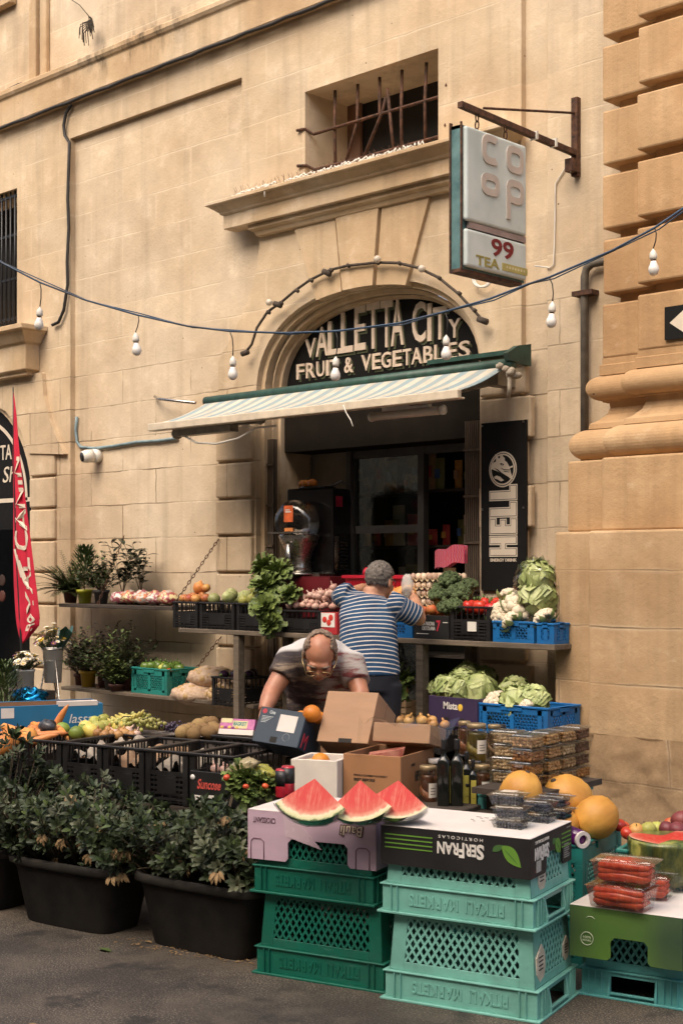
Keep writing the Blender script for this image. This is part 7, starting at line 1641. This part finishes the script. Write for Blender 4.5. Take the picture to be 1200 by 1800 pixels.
for a in (-.22, .22): w.tube([(a*.25,-.02,zt2-.02),(a*1.05,-.05,.1),(a*1.3,-.06,0)], .007, 6)
w.tube([(.02,.02,zb+.03),(.04,.12,0)], .007, 6); w.tube([(-.02,.02,zb+.03),(-.0,.16,0)], .007, 6); w.build('leg', M_STEEL, ft)
w = MB(); w.tube([(.075*math.cos(2*PI*i/20), .075*math.sin(2*PI*i/20), zt2-.10) for i in range(20)], .006, 6, closed=True); w.tube([(.09*math.cos(2*PI*i/20), .09*math.sin(2*PI*i/20), zt2-.005) for i in range(20)], .006, 6, closed=True); w.build('hoop', M_STEEL, ft)
bk = thing('flower_bucket', 'tall tapered white bucket in the steel stand', 'bucket', TM(fs0+Vector((0,0,zb))))
w = MB(); hh = zt2-zb; w.lathe([(.070,0),(.085,hh),(.09,hh),(.09,hh+.012),(.08,hh+.012),(.05,.01)], 22); w.build('bucket', M_WB, bk)
bq = thing('bouquet', 'mixed bouquet in green wrapping in the tall white bucket', 'flowers', TM(fs0+Vector((0,-.0,zt2-.06)))); bouquet(bq, 0, .15, 60, [0,0,1,2,3], .27, mat('green_wrap', (.02,.07,.05), .3, .3, 8))
p2 = PY(45,1212,-.95); b2 = thing('flower_bucket', 'short white bucket of daisies by the blue foil', 'bucket', TM(p2))
w = MB(); w.lathe([(.068,0),(.072,.15),(.078,.15),(.078,.165),(.068,.165),(.05,.02)], 22); w.build('bucket', M_WB, b2)
bq = thing('bouquet', 'white daisies and purple flowers in the short bucket', 'flowers', TM(p2+Vector((0,0,.14)))); bouquet(bq, 0, .13, 50, [0,0,0,1,3], .19)
p3 = PY(54,1226,-1.1); fo = MB(); fo.ball((0,0,0), .13, (1,.9,.55), 22, 12, amp=.7, fr=7); o = fo.build('foil_wrap', mat('blue_foil', (.01,.20,.42), .18, .5, 6, metal=.85), None, TM(p3)); tag(o, 'crumpled shiny blue foil around a small flowerpot', 'wrapping')
bs_ = pot_plant('grey green lavender bush at the left end of the stall', PY(8,1285,-1.3), .09,.11,.14, P_GREY, 'conifer', .42); bs_.children[1].data.materials[0] = L_GREY
tk = thing('plank_bench', 'rough bench carrying the flower buckets', 'bench', TM((p2.x-.15, -1.08, 0), .0)); hb = p2.z
bx('board', (-.5,-.35,hb-.14), (.45,.32,hb-.10), M_WOODD, tk)
for a in (-.45,.38): bx('leg', (a,-.05,0), (a+.05,.0,hb-.141), M_WOODD, tk)
bx('riser', (-.2,-.1,hb-.099), (.4,.25,hb-.002), M_WOODD, tk)
# feather flag
fl = thing('feather_flag', 'tall red feather flag with white lettering before the neighbouring shop', 'flag', TM((0,0,0)))
FY_ = -.55
def fp(px, py): return PY(px, py, FY_)
w = MB(); w.tube([fp(23,680), fp(24,760), fp(28,950), fp(40,1180), fp(52,1330)], [.006,.008,.010,.013,.014], 8); w.build('pole', M_BLACK, fl)
rows = [(690,22,24),(730,22,29),(780,22,33),(830,22,39),(880,23,47),(930,23,53),(980,24,58),(1030,26,63),(1085,30,68),(1100,32,66),(1131,37,41)]
def flag_pt(u, v):
    k = v*(len(rows)-1); i = min(int(k), len(rows)-2); t = k-i
    y = rows[i][0]+(rows[i+1][0]-rows[i][0])*t; a = rows[i][1]+(rows[i+1][1]-rows[i][1])*t; b = rows[i][2]+(rows[i+1][2]-rows[i][2])*t
    p = fp(a+(b-a)*u, y); p.y += (.012*math.sin(u*9+v*5)+.007*math.sin(u*17-v*3))*min(1, (b-a)/25); return p
w = MB(); w.surf(flag_pt, 22, 50, flip=True); o = w.build('cloth', mat('red_cloth', (.50,.008,.035), .75, .15, 5), fl); s_ = o.modifiers.new('t', 'SOLIDIFY'); s_.thickness = .002; s_.offset = -1
def flag_word(mb, s, v0, v1, u0, u1):
    vs, fs_ = text_mesh(s, .02); out = []
    for a, b, c in vs:
        v = v1+(v0-v1)*a; u = u1+(u0-u1)*b*1.0
        p = flag_pt(min(.98, max(.02, u)), v); p.y -= .004+.002*c; out.append(p)
    mb.add(out, fs_)
w = MB(); flag_word(w, 'CANIN', .245, .575, .12, .88); flag_word(w, 'ROYAL', .60, .93, .45, .88)
for k in range(3):
    w.surf(lambda u, v: flag_pt(.08+.10*k+.09*u+.25*v, .57+.10*v+.02*k)-Vector((0,.006,0)), 2, 8, flip=True)
w.build('lettering', M_PRINT, fl)
# ------------------------------------------------------------------ the two greengrocers
M_SKIN = mat('skin_tan', (.42,.20,.115), .5, .14, 14, .12, 220, col2=(.52,.27,.165), sss=.12); M_SKIN2 = mat('skin_red_tan', (.44,.18,.10), .42, .16, 12, .12, 220, col2=(.54,.255,.155), sss=.12)
CR, CF, CU = Vector((RX,RY,0)), Vector((FX,FY,0)), Vector((0,0,1))
def remesh(mb, vox, it=6):
    o = mb.build('tmp', M_SKIN); r = o.modifiers.new('r', 'REMESH'); r.mode = 'VOXEL'; r.voxel_size = vox; r.use_smooth_shade = True
    s = o.modifiers.new('s', 'SMOOTH'); s.factor = .5; s.iterations = it
    me = bpy.data.meshes.new_from_object(o.evaluated_get(bpy.context.evaluated_depsgraph_get()))
    out = MB(); out.add([v.co.copy() for v in me.vertices], [tuple(p.vertices) for p in me.polygons], 0, True)
    bpy.data.objects.remove(o); bpy.data.meshes.remove(me); return out
def loft_rings(mb, rings, k=20):
    """rings = [(centre, side axis * rx, front axis * ry)]"""
    vs = [c+a*math.cos(2*PI*i/k)+b*math.sin(2*PI*i/k) for c, a, b in rings for i in range(k)]
    fs = [(i*k+j, i*k+(j+1) % k, (i+1)*k+(j+1) % k, (i+1)*k+j) for i in range(len(rings)-1) for j in range(k)]+[tuple(range(k))[::-1], tuple((len(rings)-1)*k+j for j in range(k))]
    mb.add(vs, fs, 0, True)
def head_parts(mb, T):
    def B(c, r): mb.ball((0,0,0), 1, r, 18, 12, T=T @ Matrix.Translation(c))
    B((0,-.012,.028), (.076,.097,.092)); B((0,.022,-.035), (.062,.072,.078)); B((0,.046,-.088), (.040,.040,.032))
    mb.tube([(0,.088,.018),(0,.112,-.022),(0,.102,-.040)], [.010,.015,.013], 10, T=T); mb.tube([(-.048,.078,.020),(-.02,.092,.026),(.02,.092,.026),(.048,.078,.020)], .011, 8, T=T)
    for s in (-1,1):
        B((s*.038,.062,-.032), (.024,.026,.028)); B((s*.080,-.008,-.012), (.010,.020,.034)); B((s*.012,.098,-.040), (.011,.011,.009))
    mb.tube([(-.024,.086,-.070),(0,.098,-.066),(.024,.086,-.070)], .009, 8, T=T); mb.tube([(-.018,.086,-.078),(0,.094,-.078),(.018,.086,-.078)], .008, 8, T=T)
def hand(mb, wrist, d, nrm, side, curl=.5):
    """palm and five fingers appended to the continuous body; d = pointing direction, nrm = palm normal"""
    d = d.normalized(); x = d.cross(nrm).normalized()*side; n_ = x.cross(d).normalized()*side
    mb.ball((0,0,0), 1, (.040,.016,.050), 14, 10, T=Matrix.Translation(wrist+d*.045) @ Matrix((x, n_, d)).transposed().to_4x4())
    for k, (off, L) in enumerate(((-.030,.070),(-.010,.080),(.010,.076),(.029,.060))):
        p = wrist+d*.080+x*off; dd = d.copy(); pts = [p-d*.02, p]; c = curl*(.8+.12*k)
        for q in (.45,.32,.23):
            dd = (Matrix.Rotation(c*.75*side, 3, x) @ dd).normalized(); p = p+dd*L*q; pts.append(p)
        mb.tube(pts, [.0085,.0092,.0088,.0080,.0055], 9)
    p = wrist+d*.03-x*.036; dd = (d*.75-x*.65+n_*.15).normalized(); pts = [p+x*.012, p]
    for q in (.036,.028): p = p+dd*q; pts.append(p); dd = (dd+d*.35+n_*.2).normalized()
    mb.tube(pts, [.012,.0115,.0105,.007], 9)
def attr_build(mb, name, m, parent, fn):
    o = mb.build(name, m, parent); a = o.data.attributes.new('band', 'FLOAT', 'POINT'); a.data.foreach_set('value', [fn(v) for v in mb.v]); return o
def seg_par(v, a, b):
    ab = b-a; t = max(-.3, min(1.3, (v-a).dot(ab)/ab.dot(ab))); return t, (v-(a+ab*t)).length
# ---- man in the striped shirt, back to the street
D0 = 8.85
pt = lambda px, py, dd=0: PD(px, py, D0+dd)
hip, waist, chest, neck = pt(653,1187,-.10), pt(650,1150,-.08), pt(646,1088,.0), pt(654,1040,.12)
shL, shR = pt(606,1046,.10), pt(694,1062,-.02); elR, wrR = pt(737,1088,.05), pt(727,1050,.26); elL, wrL = pt(598,1052,.42), pt(640,1032,.62)
foot0 = Vector((hip.x, hip.y, 0))
pm1 = thing('person', 'grey haired man in blue and white striped shirt reaching over the stall', 'person', TM((0,0,0)))
sd = (shR-shL).normalized(); fr_ = CU.cross(sd).normalized()
if fr_.dot(CF) < 0: fr_ = -fr_
body = MB()
loft_rings(body, [(hip-CU*.06, CR*.15, CF*.115), (hip, CR*.165, CF*.125), (waist, CR*.155, CF*.12), (chest, sd*.165, fr_*.12), ((shL+shR)/2-CU*.03, sd*.165, fr_*.10), (neck-CU*.015, sd*.075, fr_*.065)])
for pts, rs in (([shL, shL.lerp(elL,.5), elL, elL.lerp(wrL,.5), wrL], [.058,.052,.043,.042,.030]), ([shR, shR.lerp(elR,.5), elR, elR.lerp(wrR,.45), wrR], [.060,.054,.046,.044,.031])): body.tube(pts, rs, 14)
for s in (-1,1):
    h_ = hip+CR*s*.085-CU*.03; kn = Vector((h_.x, h_.y, .50))+CF*.03; an = Vector((h_.x, h_.y, .08)); body.tube([h_, h_.lerp(kn,.5), kn, kn.lerp(an,.4), an], [.092,.082,.060,.058,.042], 14)
hc = pt(668,1022,.14); look = (CF*.80+CR*.55-CU*.18).normalized(); hx = look.cross(CU).normalized(); hz_ax = hx.cross(look)
HT = Matrix.Translation(hc) @ Matrix((hx, look, hz_ax)).transposed().to_4x4(); head_parts(body, HT); body.tube([neck-CU*.06-CF*.01, neck, hc-hz_ax*.05-look*.02], [.068,.060,.058], 14)
body = remesh(body, .0075, 3)
hand(body, wrR-(wrR-elR).normalized()*.02, (wrR-elR)+CF*.06-CR*.02, -CR, 1, .75); hand(body, wrL-(wrL-elL).normalized()*.02, wrL-elL, -CU, 1, .4)
body.build('body', M_SKIN, pm1)
sh_ = MB(); G = 1.0
loft_rings(sh_, [(hip+CU*.005, CR*.178, CF*.142), (hip+CU*.02, CR*.18, CF*.143), (waist, CR*.178, CF*.14), (waist.lerp(chest,.5), (CR+sd).normalized()*.182, (CF+fr_).normalized()*.138), (chest, sd*.186, fr_*.138), ((shL+shR)/2-CU*.035, sd*.185, fr_*.115), ((shL+shR)/2+CU*.022, sd*.13, fr_*.085), (neck-CU*.012, sd*.078, fr_*.072)])
slR, slL = shR.lerp(elR,.86), shL.lerp(elL,.75)
sh_.tube([shR-sd*.03, shR, shR.lerp(elR,.5), slR], [.08,.078,.074,.076], 16); sh_.tube([shL+sd*.03, shL, shL.lerp(elL,.5), slL], [.078,.076,.070,.070], 16)
sh_ = remesh(sh_, .010, 5)
for i, v in enumerate(sh_.v): sh_.v[i] = v+Vector((noise.noise(v*9), noise.noise(v*9+Vector((5,0,0))), noise.noise(v*9+Vector((0,7,0)))))*.009
ax_t = (neck-hip).normalized()
def band1(v):
    tR, dR = seg_par(v, shR, elR); tL, dL = seg_par(v, shL, elL); tt_, dT = seg_par(v, hip, chest)
    if tR > .12 and dR < .105 and (v-chest).dot(sd) > .13: return tR*(elR-shR).length+.011
    if tL > .25 and dL < .10: return tL*(elL-shL).length
    w_ = v-hip; return w_.dot(ax_t)-.10*((w_.dot(CR))**2)-.04*w_.dot(CR)
m, nt, b = _nt('striped_jersey'); at = nd(nt, 'ShaderNodeAttribute', attribute_name='band'); t_ = mth(nt, 'FRACT', mth(nt, 'MULTIPLY', at.outputs['Fac'], 1/.0272))
tc = nd(nt, 'ShaderNodeTexCoord'); bl_ = ramp(nt, noise_(nt, tc.outputs['Object'], 12, 4), [(.35,(.007,.033,.088)),(.6,(.013,.058,.13))]).outputs[0]
nt.links.new(mixc(nt, mth(nt, 'LESS_THAN', t_, .24), bl_, (.54,.49,.46)), b.inputs[0]); b.inputs['Roughness'].default_value = .85; bump(nt, b, noise_(nt, tc.outputs['Object'], 14, 3), .5, .02)
attr_build(sh_, 'shirt', m, pm1, band1)
M_TROU = mat('dark_trousers', (.012,.014,.022), .85, .25, 10)
tr = MB(); loft_rings(tr, [(hip-CU*.10, CR*.165, CF*.128), (hip, CR*.174, CF*.136), (hip+CU*.03, CR*.17, CF*.132)])
for s in (-1,1):
    h_ = hip+CR*s*.085-CU*.05; kn = Vector((h_.x, h_.y, .50))+CF*.03; an = Vector((h_.x, h_.y, .06)); tr.tube([h_, h_.lerp(kn,.5), kn, an], [.105,.096,.080,.072], 14)
remesh(tr, .012, 4).build('trousers', M_TROU, pm1)
for s in (-1,1):
    w = MB(); a = Vector((hip.x, hip.y, 0))+CR*s*.085; w.ball((0,0,0), 1, (.045,.12,.05), 14, 8, T=Matrix.Translation(a+CF*.05+CU*.045) @ Matrix((CR, CF, CU)).transposed().to_4x4()); w.build('shoe', M_BLACK, pm1)
M_GREYH = mat('grey_hair', (.10,.085,.07), .8, .3, 60, .9, 170, col2=(.22,.19,.165), stretch=(1,1,.5), dist=.006)
def hair(parent, T, keep, m, k=1.045, nu=72, nv=48, amp=.02, c=(0,-.012,.028), r=(.076,.097,.092)):
    w = MB(); vs = []; idx = {}; fs = []
    def pos(i, j):
        ph, th = PI*j/nv, 2*PI*i/nu; return Vector((math.sin(ph)*math.cos(th), math.sin(ph)*math.sin(th), math.cos(ph)))
    for j in range(nv):
        for i in range(nu):
            q = [(i,j),((i+1) % nu,j),((i+1) % nu,j+1),(i,j+1)]; cc = sum((pos(*p) for p in q), Vector())/4
            if keep(cc+Vector((noise.noise(cc*14), noise.noise(cc*14+Vector((3,0,0))), noise.noise(cc*14+Vector((0,5,0)))))*.10):
                f = []
                for p in q:
                    if p not in idx:
                        d = pos(*p); idx[p] = len(vs); vs.append(Vector((c[0]+d.x*r[0], c[1]+d.y*r[1], c[2]+d.z*r[2]))+d*((k-1)*.085+amp*.25*noise.noise(d*26)))
                    f.append(idx[p])
                fs.append(f[::-1])
    w.add(vs, fs, 0, True, T); o = w.build('hair', m, parent); s_ = o.modifiers.new('t', 'SOLIDIFY'); s_.thickness = .008; s_.offset = -1; return o
hair(pm1, HT, lambda d: d.z > .15-.2*(d.y < .1) or (d.y < .02 and d.z > -.62) if d.y < .62 else d.z > .62, M_GREYH, 1.10, amp=.05)
for s in (-1,1):
    w = MB(); w.ball((0,0,0), 1, (.013,.010,.010), 10, 6, T=HT @ Matrix.Translation((s*.032,.080,.002))); w.build('eye', plain('eye_dark', (.05,.03,.02), .3), pm1)
gl = MB(); gl.tube([HT @ Vector(p) for p in ((.066,.075,.008),(.088,.03,.012),(.09,-.01,.010))], .0028, 6); gl.tube([HT @ Vector((.035+.024*math.cos(t), .100-.010*math.cos(t), .002+.018*math.sin(t))) for t in [2*PI*i/16 for i in range(16)]], .0022, 5, closed=True); gl.build('glasses', M_BLACK, pm1)
w = MB(); c = pt(716,1030,.30); w.ball(c, .055, (.8,.6,1.3), 16, 12, amp=.5, fr=14); tag(w.build('produce_bag', mat('thin_bag', (.7,.68,.62), .3, .1, 10, alpha=.5)), 'small clear bag in the hand of the striped shirt man', 'bag')
# ---- balding man bending over the boxes
D0 = 7.25
pm2 = thing('person', 'balding man with glasses and patterned grey shirt bending over the boxes', 'person', TM((0,0,0)))
hip, belly, chest = pt(566,1205,.46), pt(562,1200,.26), pt(562,1176,.08); neck = pt(563,1148,-.10)
shL, shR = pt(514,1158,-.02), pt(614,1162,.0)
elL, wrL = pt(479,1213,-.10), pt(464,1250,-.20); elR, wrR = pt(634,1222,-.12), pt(612,1268,-.22)
sd = (shR-shL).normalized(); ax_ = (chest-hip).normalized(); up_ = sd.cross(ax_).normalized()
if up_.z < 0: up_ = -up_
def torso(mb, g):
    loft_rings(mb, [(hip-CU*.10+CF*.02, CR*(.16+g), CF*(.12+g)), (hip, CR*(.165+g), (up_+CF*.4).normalized()*(.13+g)), (belly, CR*(.17+g), up_*(.14+g)), (chest, sd*(.175+g), up_*(.13+g)), ((shL+shR)/2, sd*(.165+g), up_*(.105+g)), (neck+CU*.0, sd*(.08+g*.6), up_*(.07+g*.5))])
body = MB(); torso(body, 0)
for pts, rs in (([shL, shL.lerp(elL,.5), elL, elL.lerp(wrL,.5), wrL], [.060,.054,.047,.044,.031]), ([shR, shR.lerp(elR,.5), elR, elR.lerp(wrR,.5), wrR], [.060,.054,.046,.043,.031])): body.tube(pts, rs, 14)
for s in (-1,1):
    h_ = hip+CR*s*.085-CU*.06; kn = Vector((h_.x, h_.y, .50))-CF*.05; an = Vector((h_.x, h_.y, .08)); body.tube([h_, h_.lerp(kn,.5), kn, kn.lerp(an,.4), an], [.095,.084,.060,.058,.042], 14)
hc = pt(562,1152,-.20); look = (-CF*.66-CU*.72-CR*.06).normalized(); hx = (CR*-1+CU*.05).normalized(); hx = (hx-look*hx.dot(look)).normalized(); hz_ax = hx.cross(look)
if hz_ax.z < 0: hx = -hx; hz_ax = hx.cross(look)
HT = Matrix.Translation(hc) @ Matrix((hx, look, hz_ax)).transposed().to_4x4(); head_parts(body, HT); body.tube([neck+CF*.05, neck, hc-hz_ax*.06-look*.01], [.075,.064,.06], 14)
body = remesh(body, .0075, 3)
hand(body, wrL-(wrL-elL).normalized()*.02, (wrL-elL), CR, 1, .5); hand(body, wrR-(wrR-elR).normalized()*.02, (wrR-elR), -CR, -1, .5)
body.build('body', M_SKIN2, pm2)
sh_ = MB(); torso(sh_, .022)
loft_rings(sh_, [(belly-CU*.23-CF*.02, CR*.16, CF*.07), (belly-CU*.12-CF*.03, CR*.175, CF*.10), (belly-CU*.02, CR*.17, CF*.10)])
slL, slR = shL.lerp(elL,.62), shR.lerp(elR,.66)
sh_.tube([shL+sd*.03, shL, slL], [.082,.080,.076], 16); sh_.tube([shR-sd*.03, shR, slR], [.082,.080,.076], 16)
sh_ = remesh(sh_, .010, 5)
for i, v in enumerate(sh_.v): sh_.v[i] = v+Vector((noise.noise(v*8), noise.noise(v*8+Vector((5,0,0))), noise.noise(v*8+Vector((0,7,0)))))*.012
m, nt, b = _nt('printed_tee'); at = nd(nt, 'ShaderNodeAttribute', attribute_name='band'); tc = nd(nt, 'ShaderNodeTexCoord'); P = tc.outputs['Object']
nz = noise_(nt, mapping(nt, P, (1,1,1.6)), 7, 5, .65); nz2 = noise_(nt, mapping(nt, P, (3,3,14)), 2.2, 4, .6)
k = mth(nt, 'ADD', at.outputs['Fac'], mth(nt, 'MULTIPLY_ADD', nz, .5, -.25))
c1 = ramp(nt, nz2, [(.38,(.035,.027,.028)),(.52,(.075,.055,.05)),(.64,(.26,.20,.14))]).outputs[0]; c2 = ramp(nt, nz2, [(.4,(.15,.035,.035)),(.5,(.28,.24,.22)),(.66,(.36,.32,.29))]).outputs[0]
c = mixc(nt, ramp(nt, k, [(.44,(0,0,0)),(.56,(1,1,1))]).outputs[0], c1, c2); at2 = nd(nt, 'ShaderNodeAttribute', attribute_name='back')
c = mixc(nt, ramp(nt, at2.outputs['Fac'], [(.40,(0,0,0)),(.55,(1,1,1))]).outputs[0], c, (.52,.50,.48)); nt.links.new(c, b.inputs[0]); b.inputs['Roughness'].default_value = .85; bump(nt, b, nz, .5, .02)
o = attr_build(sh_, 'shirt', m, pm2, lambda v: .5+(v-chest).dot(CR)/.36)
a2 = o.data.attributes.new('back', 'FLOAT', 'POINT')
def backf(v):
    w_ = v-(shL+shR)/2; return .5+(w_.dot(CF)*.55+w_.dot(CU)*1.0-.015)*7
a2.data.foreach_set('value', [backf(v) for v in sh_.v])
tr = MB(); loft_rings(tr, [(hip-CU*.14+CF*.02, CR*.165, CF*.128), (hip+CF*.02, CR*.176, CF*.136)])
for s in (-1,1):
    h_ = hip+CR*s*.085-CU*.08; kn = Vector((h_.x, h_.y, .50))-CF*.05; an = Vector((h_.x, h_.y, .06)); tr.tube([h_, h_.lerp(kn,.5), kn, an], [.105,.096,.080,.072], 14)
remesh(tr, .012, 4).build('trousers', M_TROU, pm2)
for s in (-1,1):
    w = MB(); a = Vector((hip.x, hip.y, 0))+CR*s*.085; w.ball((0,0,0), 1, (.045,.12,.05), 14, 8, T=Matrix.Translation(a-CF*.05+CU*.045) @ Matrix((CR, CF, CU)).transposed().to_4x4()); w.build('shoe', M_BLACK, pm2)
M_THIN = mat('thin_grey_hair', (.17,.12,.085), .8, .3, 60, .9, 190, col2=(.33,.24,.175), dist=.005)
hair(pm2, HT, lambda d: (abs(d.x) > .62 and d.y < .30 and -.55 < d.z < .72) or (d.y < -.22 and d.z < .93 and d.z > -.6), M_THIN, 1.085, amp=.04)
for s in (-1,1):
    w = MB(); w.ball((0,0,0), 1, (.014,.009,.009), 10, 6, T=HT @ Matrix.Translation((s*.031,.078,.0))); w.build('eye', plain('eye_dark', (.05,.03,.02), .3), pm2)
    w = MB(); w.tube([(s*.010,.097,.022),(s*.03,.099,.027),(s*.052,.084,.020)], .0055, 6, T=HT); w.build('eyebrow', M_THIN, pm2)
gl = MB()
for s in (-1,1):
    gl.tube([HT @ Vector((s*.035+.026*math.cos(t), .112-.004*abs(math.cos(t)), -.012+.019*math.sin(t))) for t in [2*PI*i/20 for i in range(20)]], .0024, 6, closed=True); gl.tube([HT @ Vector(p) for p in ((s*.061,.108,-.006),(s*.083,.05,.004),(s*.088,-.01,.006))], .0020, 6)
gl.tube([HT @ Vector(p) for p in ((-.010,.113,-.008),(0,.117,-.004),(.010,.113,-.008))], .0022, 6); gl.build('glasses', mat('gold_wire', (.45,.33,.16), .3, .1, 10, metal=.8), pm2)
# ------------------------------------------------------------------ the other side of the street (behind the photographer) shades the low sky
ob_ = thing('opposite_building', 'plain limestone house front across the street with rows of windows', 'building', TM((0,0,0)))
holes = []
for x in range(-30, 24, 4):
    for z in (1.0, 5.2, 9.2): holes.append(rect(x, x+1.3, z, z+2.1))
w = MB(); w.prism([(-45,0),(30,0),(30,13),(-45,13)], -16, -15.6, holes, back=True); w.build('wall', M_TRIM, ob_)
w = MB(); w.box((-45,-16.4,0),(30,-16.05,12.9)); w.build('window_pane', mat('dim_window', (.03,.035,.04), .2), ob_)
# ------------------------------------------------------------------ camera and light
cam = bpy.data.cameras.new('camera'); co = bpy.data.objects.new('camera', cam); COL.objects.link(co)
co.location = (0, -CAM_D, EYE); co.rotation_euler = (PI/2, 0, math.atan2(-FX, FY))
cam.sensor_fit = 'HORIZONTAL'; cam.sensor_width = 36; cam.lens = 75; cam.clip_end = 400; cam.clip_start = .1
cam.shift_y = 100/1200
SC.camera = co
wd = bpy.data.worlds.new('World'); SC.world = wd; wd.use_nodes = True
nt = wd.node_tree; bg = nt.nodes['Background']
sky = nt.nodes.new('ShaderNodeTexSky'); sky.sky_type = 'NISHITA'; sky.sun_disc = False
SUN_EL, SUN_AZ = math.radians(52), math.radians(172)
sky.sun_elevation = SUN_EL; sky.sun_rotation = SUN_AZ; sky.air_density = .9; sky.dust_density = 6; sky.ozone_density = .3
nt.links.new(sky.outputs[0], bg.inputs[0]); bg.inputs[1].default_value = .15
sl = bpy.data.lights.new('sun', 'SUN'); so = bpy.data.objects.new('sun', sl); COL.objects.link(so)
sl.energy = 1.3; sl.angle = math.radians(60); sl.color = (1.0,.86,.68)
d = Vector((math.sin(SUN_AZ)*math.cos(SUN_EL), math.cos(SUN_AZ)*math.cos(SUN_EL), math.sin(SUN_EL)))
so.rotation_euler = d.to_track_quat('Z', 'Y').to_euler()
SC.view_settings.view_transform = 'Standard'; SC.view_settings.look = 'None'; SC.view_settings.exposure = 0.82; SC.view_settings.gamma = 1
SC.cycles.use_denoising = True
SC.cycles.max_bounces = 8; SC.cycles.transparent_max_bounces = 12
